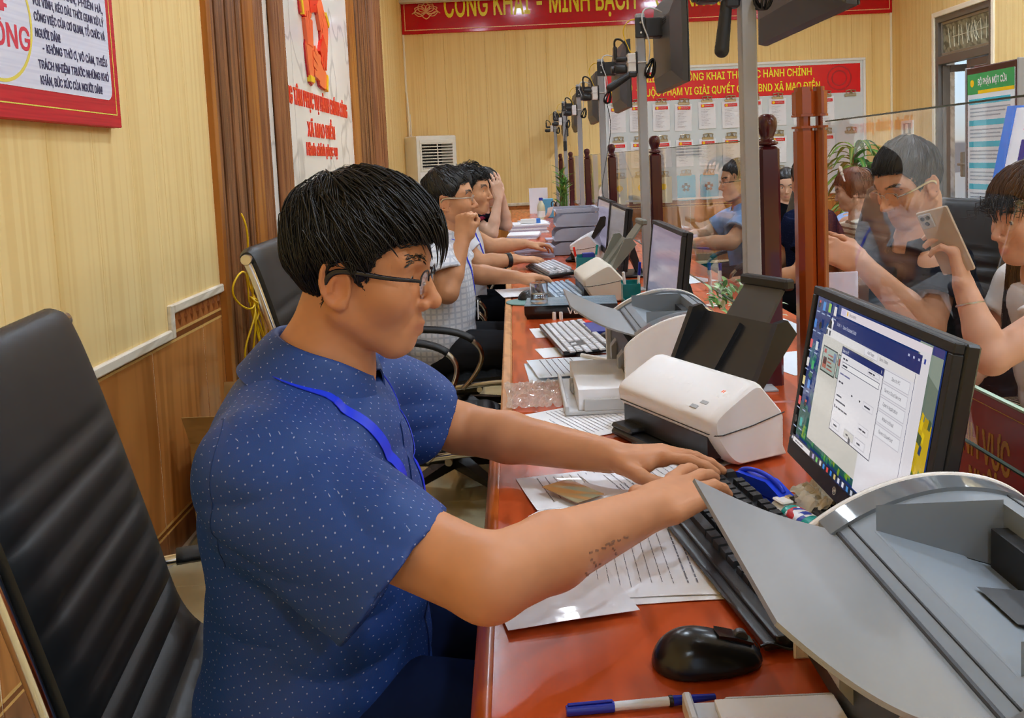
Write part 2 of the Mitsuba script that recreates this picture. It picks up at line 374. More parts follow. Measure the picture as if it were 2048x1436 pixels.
# ------------------------------------------------------------------ wood pilasters and the marble panel with the emblem
def pilaster(n, board, slats, plain, reeds):
    t = struct(f'trim_{n}', bx(WX - .012, WX - .002, board[0], reeds[1], 0, CEIL), 'mat_joint_dark')
    struct('board', bx(WX - .012, WX + .024, *board, 0, CEIL, .002), 'mat_board_wood', t)
    k = 6 if slats[1] - slats[0] < .6 else 8; w = (slats[1] - slats[0]) / k
    for i in range(k):
        a = slats[0] + i * w
        struct('slat', bx(WX - .01, WX + (.020 if i % 2 else .012), a + .004, a + w - .004, 0, CEIL, .006), 'mat_slat_wood', t)
    if plain: struct('plain_board', bx(WX - .01, WX + .026, *plain, 0, CEIL, .003), 'mat_board_wood', t)
    w = (reeds[1] - reeds[0]) / 4
    for i in range(4):
        a = reeds[0] + (i + .5) * w
        struct('reed', cyl((WX + .012, a, 0), (WX + .012, a, CEIL), w * .46, 10), 'mat_reed_wood', t, smooth=40)
    return t
pilaster(2, (3.49, 3.535), (3.54, 3.97), (3.97, 4.13), (4.13, 4.29))
pilaster(3, (6.66, 6.9), (6.9, 7.65), None, (7.65, 8.12))
strip = struct('trim_4', bx(WX - .012, WX + .004, 4.44, 4.66, 0, CEIL), 'mat_joint_dark')
for i in range(5):
    a = 4.462 + i * .044
    struct('reed', cyl((WX + .02, a, 0), (WX + .02, a, CEIL), .02, 10), 'mat_reed_wood', strip, smooth=40)
mp = struct('wall_marble', bx(-1.186, WX - .006, 4.29, 6.66, 0, CEIL), 'mat_joint_dark')
for a, b in ((4.29, 4.44), (4.66, 4.897), (4.903, 5.785), (5.791, 6.66)):
    struct('panel', bx(WX - .008, WX + .006, a, b, 0, CEIL, .0012), 'mat_marble', mp)
mat('red_acrylic', '#e02c1c', .15); mat('red_dark', '#b5122a', .2); mat('orange_acrylic', '#ee6a3c', .2); mat('yellow_acrylic', '#f0c419', .25)
MX = WX + .006
def on_left(y, z, x=MX): return frame3((x, y, z), (0, 1, 0), (0, 0, 1))
sign = thing('wall_lettering', 'red raised lettering below the hand emblem on the marble panel', 'sign')
for s, y0, y1, z, h, m in (('TRUNG TÂM PHỤC VỤ HÀNH CHÍNH CÔNG', 4.52, 6.45, 1.628, .088, 'red_acrylic'), ('XÃ MAO ĐIỀN', 5.16, 5.95, 1.462, .082, 'red_acrylic'), ('Hành chính phục vụ', 5.10, 6.0, 1.352, .072, 'red_acrylic')):
    t = text(s, h, True, .006); w = t.bounds[1, 0]; t = mv(t, M4(np.diag([(y1 - y0) / w, 1, 1])))
    put('text_line', mv(t, on_left(y0, z)), 'mat_' + m, sign)
emb = thing('hand_emblem', 'red and orange emblem of five hands in a ring on the marble', 'emblem')
def hand_poly():
    palm = Polygon([(-.075, .0), (-.055, -.1), (-.02, -.19), (.03, -.2), (.062, -.1), (.085, .02), (.06, .06), (-.04, .06)]).buffer(.02).buffer(-.01)
    fs = [sbox(-.022 + 0, 0, .0, .17)]
    fingers = [affinity.translate(affinity.rotate(sbox(-.0135, 0, .0135, L).buffer(.006), a, origin=(0, 0)), x, .02) for x, a, L in ((-.05, 12, .14), (-.018, 6, .18), (.015, 0, .19), (.047, -5, .15))]
    return palm, fingers
palm, fingers = hand_poly()
for k in range(5):
    a = 72 * k + 8
    place2 = lambda g: affinity.rotate(affinity.translate(affinity.rotate(affinity.scale(g, 1.08, 1.0, origin=(0, 0)), 62, origin=(0, 0)), .02, -.235), a, origin=(0, 0))
    h = put('hand', mv(prism(place2(palm), .018), on_left(5.5, 2.10)), 'mat_orange_acrylic' if k != 2 else 'mat_red_acrylic', emb)
    put('back_plate', mv(prism(place2(palm.buffer(.008)), .008), on_left(5.5, 2.10)), 'mat_red_dark', h)
    for f in fingers: put('finger', mv(prism(place2(f), .022), on_left(5.5, 2.10)), 'mat_orange_acrylic' if k % 2 == 0 else 'mat_red_acrylic', h)
    put('cuff', mv(prism(place2(sbox(-.045, -.2, .05, -.165)), .024), on_left(5.5, 2.10)), 'mat_yellow_acrylic', h)

# ------------------------------------------------------------------ far wall, right wall, wall behind the camera
wb = struct('wall_back', bx(-1.4, 4.6, FY + .012, FY + .2, 0, CEIL), 'mat_plaster')
xs = np.arange(WX, RX_, .232)
for a in xs: pvc_panel(wb, a, min(a + .232, RX_), .78, CEIL, 'x', FY)
for a in np.arange(WX, RX_, .46):
    b = min(a + .457, RX_)
    struct('tile', bx(a + .002, b, FY + .004, FY + .014, .1, .655), 'mat_tile_wood', wb)
    struct('border_tile', bx(a + .002, b, FY + .004, FY + .014, .69, .75), 'mat_tile_diamond', wb)
    for z0, z1, m in ((.657, .664, 'gold'), (.665, .680, 'brown'), (.681, .689, 'gold'), (.02, .098, 'base')):
        struct('stripe_tile', bx(a + .002, b, FY + .003, FY + .014, z0, z1), 'mat_tile_' + m, wb)
struct('grout', bx(WX, RX_, FY + .006, FY + .013, 0, .76), 'mat_grout', wb)
struct('trim_5', bx(WX, RX_, FY - .016, FY + .012, .752, .788, .005), 'mat_cap')
struct('trim_6', bx(WX, WX + .022, FY - .022, FY, .79, 3.08, .004), 'mat_white_trim')
struct('trim_7', bx(RX_ - .022, RX_, FY - .022, FY, .79, 3.08, .004), 'mat_white_trim')
D0, D1, DZ = 8.16, 9.24, 2.53      # doorway in the right wall
wr = struct('wall_right', [bx(RX_ + .012, RX_ + .2, D1, FY + .2, 0, CEIL), bx(RX_ + .012, RX_ + .2, -3.2, D0, 0, CEIL), bx(RX_ + .012, RX_ + .2, D0, D1, DZ, CEIL)], 'mat_plaster')
for a in np.arange(4.9, FY, .232):
    b = min(a + .232, FY)
    if b <= D0 or a >= D1: pvc_panel(wr, a, b, 0.0, CEIL, '-y', RX_)
    else:
        pvc_panel(wr, a, b, DZ, CEIL, '-y', RX_)
        if a < D0: pvc_panel(wr, a, D0, 0, DZ, '-y', RX_)
        if b > D1: pvc_panel(wr, D1, b, 0, DZ, '-y', RX_)
struct('panel_field', bx(RX_, RX_ + .012, -3.2, 4.9, 0, CEIL), 'mat_pvc', wr)
wf = struct('wall_front', [bx(-1.4, 4.6, -3.4, -3.2, 0, .9), bx(-1.4, 4.6, -3.4, -3.2, 2.6, CEIL), bx(-1.4, .6, -3.4, -3.2, .9, 2.6), bx(3.9, 4.6, -3.4, -3.2, .9, 2.6)], 'mat_pvc')
wn = struct('window_1', [bx(.6, 3.9, -3.33, -3.27, .9, .95), bx(.6, 3.9, -3.33, -3.27, 2.55, 2.6), bx(.6, .65, -3.33, -3.27, .9, 2.6), bx(3.85, 3.9, -3.33, -3.27, .9, 2.6), bx(2.22, 2.28, -3.33, -3.27, .9, 2.6)], 'mat_alu_bronze')
for a, b in ((.65, 2.22), (2.28, 3.85)):
    struct('pane', grid_mesh(np.array([[[a, -3.3, .95], [a, -3.3, 2.55]], [[b, -3.3, .95], [b, -3.3, 2.55]]])), 'mat_pane', wn)

# the glazed aluminium door: white architrave, frame, transom, one leaf ajar
struct('trim_8', [bx(RX_ - .014, RX_ + .01, D1, D1 + .05, 0, DZ + .05, .004), bx(RX_ - .014, RX_ + .01, D0 - .05, D0, 0, DZ + .05, .004), bx(RX_ - .014, RX_ + .01, D0, D1, DZ, DZ + .05, .004)], 'mat_white_trim')
dk = struct('door_1', [bx(RX_, RX_ + .09, D1 - .06, D1, 0, DZ, .004), bx(RX_, RX_ + .09, D0, D0 + .06, 0, DZ, .004), bx(RX_, RX_ + .09, D0, D1, DZ - .06, DZ, .004), bx(RX_, RX_ + .09, D0, D1, 2.05, 2.13, .004)], 'mat_alu_bronze')
def glazed(y0, y1, z0, z1, w=.05, t=.04):
    return [bx(-t / 2, t / 2, y0, y0 + w, z0, z1, .004), bx(-t / 2, t / 2, y1 - w, y1, z0, z1, .004), bx(-t / 2, t / 2, y0 + w, y1 - w, z0, z0 + w, .004), bx(-t / 2, t / 2, y0 + w, y1 - w, z1 - w, z1, .004)]
sheet = lambda y0, y1, z0, z1, x=0: grid_mesh(np.array([[[x, y0, z0], [x, y0, z1]], [[x, y1, z0], [x, y1, z1]]]))
trz = M4(None, (RX_ + .045, 0, 0))
struct('transom', mv(cat(glazed(D0 + .06, D1 - .06, 2.13, DZ - .06, .03)), trz), 'mat_alu_edge', dk)
mat('etched', grain('#8d8a72', '#5d5b48', 25, 25, 25, 1.0), .35)  # opaque transom pane in mottled olive tones, pale strokes laid over it
struct('transom_pane', mv(bx(-.004, .004, D0 + .09, D1 - .09, 2.16, DZ - .09), trz), 'mat_etched', dk)
mat('etch_line', '#cfcbb4', .5)
et = []
for k in range(9):
    y0 = 8.32 + k * .085; et += [tube([(RX_ + .037, y0, 2.2), (RX_ + .037, y0 + (k % 3) * .02, 2.4)], .004, 5)]
for k in range(4): et += [tube(spline([(RX_ + .036, 8.45 + .06 * k, 2.22), (RX_ + .036, 8.5 + .05 * k, 2.31), (RX_ + .036, 8.44 + .06 * k, 2.38)], 8), .004, 5)]
et += [tube([(RX_ + .037, 8.3, 2.3), (RX_ + .037, 8.95, 2.3)], .004, 5)]
struct('etching', et, 'mat_etch_line', dk)
L1 = M4(RZ(math.radians(68)), (RX_ + .045, D1 - .06, 0))          # far leaf swung outwards
lf = struct('leaf', mv(cat(glazed(-.47, 0, .02, 2.04, .07)), L1), 'mat_alu_bronze', dk)
struct('pane', mv(sheet(-.40, -.07, .09, 1.97), L1), 'mat_pane', lf)
L2 = M4(None, (RX_ + .045, 0, 0))
lf2 = struct('leaf', mv(cat(glazed(D0 + .06, D0 + .50, .02, 2.04, .07)), L2), 'mat_alu_bronze', dk)
struct('pane', mv(sheet(D0 + .13, D0 + .43, .09, 1.97), L2), 'mat_pane', lf2)
L3 = M4(RZ(math.radians(-8)), (RX_ + .02, D1 - .05, 0))
hd = struct('handle', [mv(cat([bx(-.05, .0, -.12, -.08, .92, 1.16, .008), bx(-.085, -.05, -.2, -.09, 1.03, 1.055, .006)]), M4(None, (RX_ + .02, D0 + .6, 0)))], 'mat_alu_edge', dk)
struct('wall_outside', bx(6.4, 6.6, 6.5, 11.6, -.1, 2.75), 'mat_pink_wall')
struct('ground_outside', bx(4.6, 40, -10, 40, -.2, -.1), 'mat_pavement')

# ------------------------------------------------------------------ ceiling lamps (round, surface mounted)
mat('lamp_shell', '#f4f4f2', .4)
for k, (x, y) in enumerate([(.226, 7.54), (4.1, 7.6), (2.1, 7.6), (-.42, 5.6), (2.1, 5.7), (4.0, 5.7), (.24, 3.1), (2.1, 3.1), (3.9, 3.1), (1.05, .75), (2.6, .5), (3.9, .5), (.24, -2.0), (2.1, -2.0)]):
    t = thing('ceiling_lamp', 'round white lamp mounted on the ceiling above the room', 'lamp', 'ceiling lamps')
    put('rim', lathe([(.16, 0), (.165, -.03), (.15, -.045), (.142, -.03)], 28, (x, y, CEIL)), 'mat_lamp_shell', t, smooth=40)
    d = mikit.ply(lathe([(.14, -.032), (.0001, -.036)], 28, (x, y, CEIL)), 'mat_lamp_shell', False)
    z = (TM(*meshkit.WRITTEN[d['filename']][:2]).face_normals[:, 2].mean())
    if z > 0: d['flip_normals'] = True
    d['emitter'] = {'type': 'area', 'radiance': {'type': 'rgb', 'value': [LAMP * .84, LAMP, LAMP * 1.20]}}
    scene[t + '__diffuser'] = d
# ------------------------------------------------------------------ counter: desks, newel posts, glass, monitor poles
mat('desk_wood', mikit.proc(lambda p, n, uv: mix(C('#b24a22'), C('#8f3614'), smoothstep(.25, .85, n2(p.y * 10 + 2 * n2(p.x * 4, p.y * 3), p.x * 70)) * .8)), .2, .5)
mat('desk_edge', grain('#b4571f', '#8d3d12', 12, 12, 60, .8), .2)
mat('desk_far', mikit.proc(lambda p, n, uv: mix(C('#a85a45'), C('#8f4433'), smoothstep(.25, .85, n2(p.y * 9, p.x * 60)) * .8)), .12, .5)
mat('desk_band', grain('#c08a58', '#a87444', 60, 8, 30, .8), .3)
mat('newel_dark', '#43151a', .12, .6); mat('newel_brown', grain('#8c3f18', '#6c2c10', 50, 50, 3, .9), .14, .6)
mat('pole_metal', '#9a9b9d', .35, .5); mat('glass_edge', '#3c4f4a', .15)
mat('black_plastic', '#17181b', .35); mat('black_soft', '#1d1f22', .55); mat('dark_grey', '#37383a', .4); mat('white_plastic', '#e6e5e2', .35); mat('grey_plastic', '#9ea0a2', .4)
mat('chrome', '#d8d8d8', .12, .5, metallic=1.0); mat('yellow_cable', '#e8bd12', .4); mat('silver_cable', '#cfcfcd', .3)
TZ = .75
desk_y = [(.2, 1.772), (1.778, 3.28), (3.286, 4.78), (4.786, 6.3), (6.306, 7.9), (7.906, 9.5)]
desk_names = ['glossy red-brown desk at which the man in the navy shirt types', 'red-brown desk with a clear film, behind the white scanner', 'desk at which the man in the white checked shirt sits', 'desk piled with papers in front of the woman with raised hand', 'desk with the lucky bamboo near the far wall', 'last desk of the row, next to the far wall']
for i, ((a, b), lab) in enumerate(zip(desk_y, desk_names)):
    t = thing('desk', lab, 'desk', 'desks of the service counter')
    m = 'mat_desk_wood'
    put('top', bx(-.02 if i else -.045, .86, a, b, TZ - .035, TZ, .004), m, t)
    if i: put('edge_band', bx(-.045, -.0205, a, b, TZ - .035, TZ + .0005, .004), 'mat_desk_band', t)
    else: put('edge_band', [tube([(-.045, a, TZ - .017), (-.045, b, TZ - .017)], .0175, 10)], 'mat_desk_edge', t, smooth=40)
    put('apron', bx(-.03, -.008, a + .03, b - .03, TZ - .13, TZ - .035, .003), 'mat_desk_edge', t)
    put('modesty_panel', bx(.80, .83, a, b, 0.03, TZ - .036, .002), 'mat_desk_edge', t)
    for y in (a + .012, b - .034): put('side_panel', bx(-.025, .80, y, y + .022, 0, TZ - .036, .002), 'mat_desk_edge', t)
mat('film', '#e8d5cc', .08, .6, spec_trans=0.0) ; scene['mat_clear_film'] = {'type': 'thindielectric', 'int_ior': 1.45}

# dark newel posts and the brown pair
post_y = [1.92, 3.42, 4.89, 6.47, 8.25, 9.95]
words_ = ['nearest', 'second', 'third', 'fourth', 'fifth', 'sixth']
def newel(x, y, z0, z1, w, m, lab):
    t = thing('newel_post', lab, 'post', 'dark turned posts of the counter screen')
    h = w / 2
    put('shaft', hull([(sx * (h - e), sy * (h - f), z) for sx in (-1, 1) for sy in (-1, 1) for e, f, z in ((.006, 0, z0), (0, .006, z0), (.006, 0, z1 - .076), (0, .006, z1 - .076), (.008, .008, z1 - .069))] ).apply_translation((x, y, 0)), m, t, smooth=20)
    pr = [(0, z1), (.008, z1 - .0005), (.0145, z1 - .0035), (.0195, z1 - .010), (.0215, z1 - .019), (.0212, z1 - .027), (.0190, z1 - .036), (.0150, z1 - .045), (.0135, z1 - .050), (.0145, z1 - .055), (.019, z1 - .058), (.0225, z1 - .061), (.0225, z1 - .064), (.018, z1 - .067), (0, z1 - .070)]
    put('ball', lathe(pr[::-1], 24, (x, y, 0)), m, t, smooth=50)
    return t
for k, y in enumerate(post_y):
    newel(.551, y, TZ, 1.338 - .002 * k, .043, 'mat_newel_dark', f'{words_[k]} dark maroon post with ball top, counted from the brown paired posts')
def brown_post(x0, x1, y0, y1, lab):
    t = thing('square_post', lab, 'post', 'brown paired posts')
    c = ((x0 + x1) / 2, (y0 + y1) / 2); sx, sy = x1 - x0, y1 - y0
    def octo(z0, z1, g, ch):
        a, b = sx / 2 + g, sy / 2 + g
        return hull([(c[0] + u, c[1] + v, z) for z in (z0, z1) for u, v in ((a, b - ch), (a - ch, b), (-a + ch, b), (-a, b - ch), (-a, -b + ch), (-a + ch, -b), (a - ch, -b), (a, -b + ch))])
    put('shaft', cat([octo(TZ, 1.292, 0, .009), octo(1.292, 1.298, -.003, .006)]), 'mat_newel_brown', t, smooth=20)
    put('neck', octo(1.298, 1.318, -.006, .006), 'mat_newel_brown', t, smooth=20)
    put('head', cat([octo(1.318, 1.322, -.001, .007), octo(1.322, 1.362, .001, .009), octo(1.362, 1.370, -.003, .006)]), 'mat_newel_brown', t, smooth=20)
    for z in (1.2985, 1.3195): put('bead', octo(z - .002, z + .002, .0015, .007), 'mat_newel_brown', t, smooth=20)
brown_post(.5150, .547, 1.60, 1.638, 'wider of the two joined reddish brown posts behind the big monitor')
brown_post(.549, .5695, 1.60, 1.638, 'narrower of the two joined reddish brown posts, beside the glass')

# glass screens
def glass(x, y0, y1, z0, z1, lab):
    t = thing('glass_screen', lab, 'glass screen', 'glass panes of the counter screen')
    put('pane', grid_mesh(np.array([[[x, y0, z0], [x, y0, z1]], [[x, y1, z0], [x, y1, z1]]])), 'mat_pane', t)
    put('edge', [bx(x - .003, x + .003, y0, y1, z1, z1 + .0022), bx(x - .003, x + .003, y0, y1, z0 - .002, z0)], 'mat_glass_edge', t)
glass(.5665, .30, 1.60, .88, 1.306, 'large clear glass pane in front of the customers with phones')
gl = ['clear glass pane in front of the man in the light blue shirt', 'clear glass pane between the second and third dark posts', 'clear glass pane between the third and fourth dark posts', 'clear glass pane between the fourth and fifth dark posts', 'clear glass pane nearest the far wall']
for k in range(5): glass(.556, post_y[k] + .03, post_y[k + 1] - .03, .878, 1.284, gl[k])

# poles with customer monitors that face away, brackets, webcams, cables
def pole_set(k, y):
    w = words_[k]; x = .505; th = .0165
    p = thing('steel_pole', f'{w} square grey steel pole carrying a monitor, counted along the counter', 'pole', 'steel poles of the customer monitors')
    put('shaft', bx(x - th, x + th, y - th, y + th, TZ, 1.79, .003), 'mat_pole_metal', p)
    put('foot', bx(x - .04, x + .04, y - .04, y + .04, TZ, TZ + .005, .001), 'mat_pole_metal', p)
    m = thing('customer_monitor', f'black monitor facing the customers on the {w} steel pole', 'monitor', 'customer monitors')
    Y0, Y1, z0, z1, X = y - .285, y + .285, 1.51, 1.855, .595
    put('back', hull([(X + .03, a, b) for a in (Y0, Y1) for b in (z0, z1)] + [(X + .012, a, b) for a in (Y0 + .004, Y1 - .004) for b in (z0 + .004, z1 - .004)] + [(X - .012, a, b) for a in (Y0 + .1, Y1 - .1) for b in (z0 + .05, z1 - .09)]), 'mat_dark_grey', m)
    put('screen', bx(X + .03, X + .036, Y0, Y1, z0, z1, .002), 'mat_black_plastic', m)
    put('vent', [bx(X - .013 + .0, X - .008, y - .12, y + .12, z1 - .115 + q * .008, z1 - .112 + q * .008) for q in range(3)], 'mat_black_plastic', m)
    br = put('bracket', [bx(x + th, X - .005, y - .035, y + .035, 1.70, 1.77, .003), bx(x - th - .004, x + th + .004, y - th - .006, y - th, 1.70, 1.775, .002)], 'mat_black_plastic', m)
    for z in (1.718, 1.755): put('bolt', cyl((x, y - th - .006, z), (x, y - th - .011, z), .004, 8), 'mat_chrome', br)
    put('cable', [tube(spline([(X - .01, y - .02, 1.79), (x + .01, y - .035, 1.795), (x + .005, y - .04, 1.75), (x + .022, y - .04, 1.70), (x + .028, y - .04, 1.65), (x + .02, y - .03, 1.60)], 30), .003, 6)], 'mat_silver_cable', m, smooth=True)
    cb = []
    for q in range(7):
        a = q * .9; c0 = V(x + .03, y - .02, 1.585)
        cb.append(tube(spline([c0 + (0, 0, -.035), c0 + (.02 * math.cos(a), .02 * math.sin(a), -.005), c0 + (.012, .01 * math.sin(a * 2), .035), c0 + (-.012, .015 * math.cos(a), .01), c0 + (0, .005, -.03)], 18), .0028, 5))
    put('cable_bundle', cb, 'mat_black_plastic', m, smooth=True)
    c = thing('webcam', f'black webcam strapped with a white block to the {w} steel pole', 'webcam', 'webcams on the poles')
    bl = x - th - .035
    put('mount_block', bx(bl, x - th, y - .022, y + .022, 1.575, 1.645, .003), 'mat_white_plastic', c)
    put('strap', bx(bl - .002, x + th + .003, y - .0235, y + .0235, 1.608, 1.613, .001), 'mat_silver_cable', c)
    put('plate', bx(x - th - .006, x - th + .001, y - .026, y + .026, 1.57, 1.65, .002), 'mat_black_plastic', c)
    bd = put('body', [rbox(.05, .05, .035, .01, (bl - .028, y, 1.588), 2)], 'mat_black_plastic', c, smooth=40)
    put('lens_ring', cyl((bl - .05, y, 1.588), (bl - .062, y, 1.588), .014, 16), 'mat_dark_grey', bd, smooth=40)
    put('clip', [rbox(.045, .03, .02, .006, (bl - .024, y, 1.625), 2), rbox(.014, .03, .05, .005, (bl - .045, y, 1.648), 2)], 'mat_black_plastic', c, smooth=40)
    put('cable', [tube(spline([(bl - .045, y, 1.67), (bl - .038, y - .005, 1.70), (bl - .015, y - .01, 1.69), (bl + .0, y - .01, 1.648)], 20), .004, 6)], 'mat_black_plastic', c, smooth=True)
    if k in (0, 1):
        h = thing('handset', f'black rounded handset hanging under the webcam of the {w} pole', 'handset', 'handsets on the poles')
        d = (V(-.075, 0, -.045) if k == 1 else V(-.012, 0, -.095))
        put('body', nets(s_cone(V(x - th - .03, y - .02, 1.565), V(x - th - .03, y - .02, 1.565) + d, .012, .015), V(x - .16, y - .06, 1.43), V(x + .02, y + .03, 1.60), .004), 'mat_black_soft', h, smooth=True)
        put('holder', bx(x - th - .035, x - th - .005, y - .035, y - .005, 1.555, 1.575, .004), 'mat_black_plastic', h)
    yc = thing('yellow_cable', f'thin yellow cable looping over the webcam of the {w} pole', 'cable', 'yellow cables on the poles')
    put('cable', [tube(spline([(x - .005, y - .02, 1.76), (x - .04, y - .01, 1.765), (x - .062, y, 1.735), (x - .058, y, 1.70), (x - .045, y - .01, 1.66), (x - .038, y - .012, 1.648)], 26), .0022, 6)], 'mat_yellow_cable', yc, smooth=True)
for k, y in enumerate(post_y): pole_set(k, y - .03)
tag('yellow_cable', cat_='cable')
pb = thing('power_adapter', 'small black power adapter hanging on a cable below the fifth monitor', 'adapter')
put('body', rbox(.03, .03, .09, .005, (.50, 8.17, 1.385), 1), 'mat_black_plastic', pb)
put('cable', tube(spline([(.53, 8.2, 1.58), (.505, 8.18, 1.5), (.50, 8.17, 1.43)], 12), .004, 6), 'mat_black_plastic', pb, smooth=True)
hc = thing('hanging_cord', 'thin black cord hanging between the monitor poles beside the fourth post', 'cord')
put('cord', tube(spline([(.53, 4.84, 1.55), (.54, 4.80, 1.40), (.52, 4.78, 1.30), (.485, 4.7, 1.17), (.47, 4.66, 1.10), (.475, 4.6, 1.05), (.49, 4.56, .99)], 30), .002, 5), 'mat_black_plastic', hc, smooth=True)
# sign board behind the glass
mat('sign_red', '#8e1622', .18, .5); mat('sign_gold', '#c89b2e', .3, .5); mat('acrylic_edge', '#9fc4b0', .2)
sg = thing('counter_sign', 'dark red acrylic sign with gold letters standing behind the big monitor', 'sign')
put('board', bx(.62, .626, .74, 1.30, TZ, .922, .001), 'mat_sign_red', sg)
put('edge', bx(.619, .627, .74, 1.30, .922, .925), 'mat_acrylic_edge', sg)
on_sign = lambda y, z: frame3((.6198, y, z), (0, -1, 0), (0, 0, 1))
put('text_line', mv(text('LĨNH VỰC', .044, True, .0008, .52, 'r'), on_sign(1.108, .828)), 'mat_sign_gold', sg)
put('text_line', mv(text('NHÂN', .042, True, .0008, .52), on_sign(1.212, .768)), 'mat_sign_gold', sg)
put('border', [bx(.6194, .62, .75, 1.29, .9075, .9085), bx(.6194, .62, .75, 1.29, .756, .757)], 'mat_sign_gold', sg)
# ------------------------------------------------------------------ office machines
mat('dev_white', '#e4e4e4', .38, .5); mat('dev_silver', '#8b8d8f', .36, .5, metallic=.35); mat('dev_slate', '#76808a', .42, .5); mat('dev_dark', '#2b2e33', .45, .5); mat('dev_gloss', '#747c84', .08, .6, metallic=.3)
mat('dev_warm', '#d2ccbd', .45, .4); mat('paper', '#eceef2', .8, 0); mat('ink', '#55565c', .8, 0); mat('tray_grey', '#b9babb', .4); mat('sticker', '#d8bb86', .5); mat('black_gloss', '#101113', .12, .6)
def fillet_profile(pts, n=6):
    return spline(np.array(pts), n * len(pts))
RIM = [(0, .0), (0, .112), (.004, .126), (.02, .141), (.05, .160), (.09, .177), (.135, .186), (.18, .183), (.215, .170), (.242, .146), (.256, .112), (.262, .06), (.262, 0)]
def rim_curve(off=0.0):
    """smoothed outline of the side plates: (u, z) from the front foot over the top to the back foot"""
    a = np.array(RIM); s = np.vstack([a[:2], spline(a[1:11], 44)[1:], a[11:]])
    if off: s = np.array(Polygon(s).buffer(-off).exterior.coords)
    return s
def printer(x, y, lab, near_rim=True, tray=(0.0, .22), sheets=30, stickers=False):
    """laser printer; u runs from its front (towards the staff) to its back, v along the counter, origin at its front near foot"""
    t = thing('laser_printer', lab, 'printer', 'laser printers')
    O = lambda m: mv(m, (x, y, TZ))
    W = .37
    prof = rim_curve(); inner = rim_curve(.004)
    def plate(v0, v1):
        a = Polygon(prof); b = a.buffer(-.003)
        m = cat([prism(a, v1 - v0 - .006), mv(prism(b, v1 - v0), (0, 0, -.003))])
        m = hull_slices(a, b, v1 - v0)
        return mv(m, np.array([[1, 0, 0, 0], [0, 0, -1, v1], [0, 1, 0, 0], [0, 0, 0, 1.0]]))
    def hull_slices(a, b, w):
        A, B = np.array(a.exterior.coords)[:-1], None
        c = np.array(a.centroid.coords[0]); n = len(A)
        tng = np.roll(A, -1, 0) - np.roll(A, 1, 0); nn = np.stack([tng[:, 1], -tng[:, 0]], 1); nn /= np.linalg.norm(nn, axis=1, keepdims=True) + 1e-9
        if ((A - c) * nn).sum() < 0: nn = -nn
        rings = [(A - nn * .003, 0), (A - nn * .0008, .0012), (A, .0035), (A, w - .0035), (A - nn * .0008, w - .0012), (A - nn * .003, w)]
        v = np.vstack([np.column_stack([r, np.full(n, z)]) for r, z in rings]); f = []
        for k in range(len(rings) - 1):
            i = np.arange(n); j = (i + 1) % n
            f += [np.stack([k * n + i, k * n + j, (k + 1) * n + j], 1), np.stack([k * n + i, (k + 1) * n + j, (k + 1) * n + i], 1)]
        from mapbox_earcut import triangulate_float64 as tri
        q = tri(A, np.array([n], np.uint32)).reshape(-1, 3).astype(int)
        f += [q[:, ::-1], q + (len(rings) - 1) * n]
        m = TM(v, np.vstack(f))
        if m.volume < 0: m = TM(v, m.faces[:, ::-1])
        return m
    put('side_panel', O(plate(0, .007)), 'mat_dev_white', t, smooth=35)
    put('side_panel', O(plate(W - .007, W)), 'mat_dev_white', t, smooth=35)
    # top cover: band under the rim with the output well cut out
    s = [p for p in rim_curve() if .022 < p[0] < .245 and p[1] > .12]
    s = np.array(s); top = s - np.array([0, .006])
    poly = Polygon(np.vstack([top, top[::-1] - np.array([0, .05])]))
    body = mv(prism(poly, W - .048), np.array([[1, 0, 0, 0], [0, 0, -1, W - .024], [0, 1, 0, 0], [0, 0, 0, 1.0]]))
    MM = lambda m: manifold3d.Manifold(manifold3d.Mesh(m.vertices.astype(np.float32), m.faces.astype(np.uint32)))
    well = hull([(u, v, z) for v in (.068, W - .068) for u, z in ((.058, .25), (.175, .25), (.058, .158), (.175, .118))])
    r = (MM(body) - MM(well)).to_mesh(); bm = TM(r.vert_properties[:, :3], r.tri_verts)
    top_k = put('top_cover', O(bm), 'mat_dev_slate', t, smooth=25)
    fl = grid_mesh(np.array([[[u, v, z] for v in np.linspace(.069, W - .069, 6)] for u, z in ((.056, .1575), (.09, .146), (.13, .132), (.176, .116))]))
    put('output_well', O(fl), 'mat_dev_slate', top_k, smooth=True)
    put('well_slot', O(bx(.160, .178, .075, W - .075, .117, .158)), 'mat_black_soft', top_k)
    put('well_tongue', O(hull([(u, v, z) for v in (W / 2 - .03, W / 2 + .03) for u, z in ((.105, .145), (.15, .128), (.15, .139))])), 'mat_dev_dark', top_k)
    for v in (.0685, W - .0685): put('well_wall', O(grid_mesh(np.array([[[u, v, .182 if q else z] for q in (0, 1)] for u, z in ((.058, .157), (.175, .117))]))), 'mat_dev_slate', top_k)
    for v0, v1 in ((.0075, .0395), (W - .0395, W - .0075)):
        q = np.vstack([s + (0, -.002), s[::-1] - (0, .02)])
        put('rail', O(mv(prism(q, v1 - v0), np.array([[1, 0, 0, 0], [0, 0, -1, v1], [0, 1, 0, 0], [0, 0, 0, 1.0]]))), 'mat_dev_gloss', t, smooth=30)
    seam = lambda u, z: [bx(u, u + .0015, .04, W - .04, z - .012, z + .0006)]
    zt = lambda u: float(np.interp(u, s[:, 0], s[:, 1] - .006))
    put('seam', O(cat([mv(bx(-.0008, .0008, .024, W - .024, -.008, .0012), (.044, 0, zt(.044))), mv(bx(-.0008, .0008, .024, W - .024, -.008, .0012), (.195, 0, zt(.195)))])), 'mat_black_soft', t)
    put('core', O(bx(.035, .245, .0105, W - .0105, .0, .112)), 'mat_dev_dark', t)
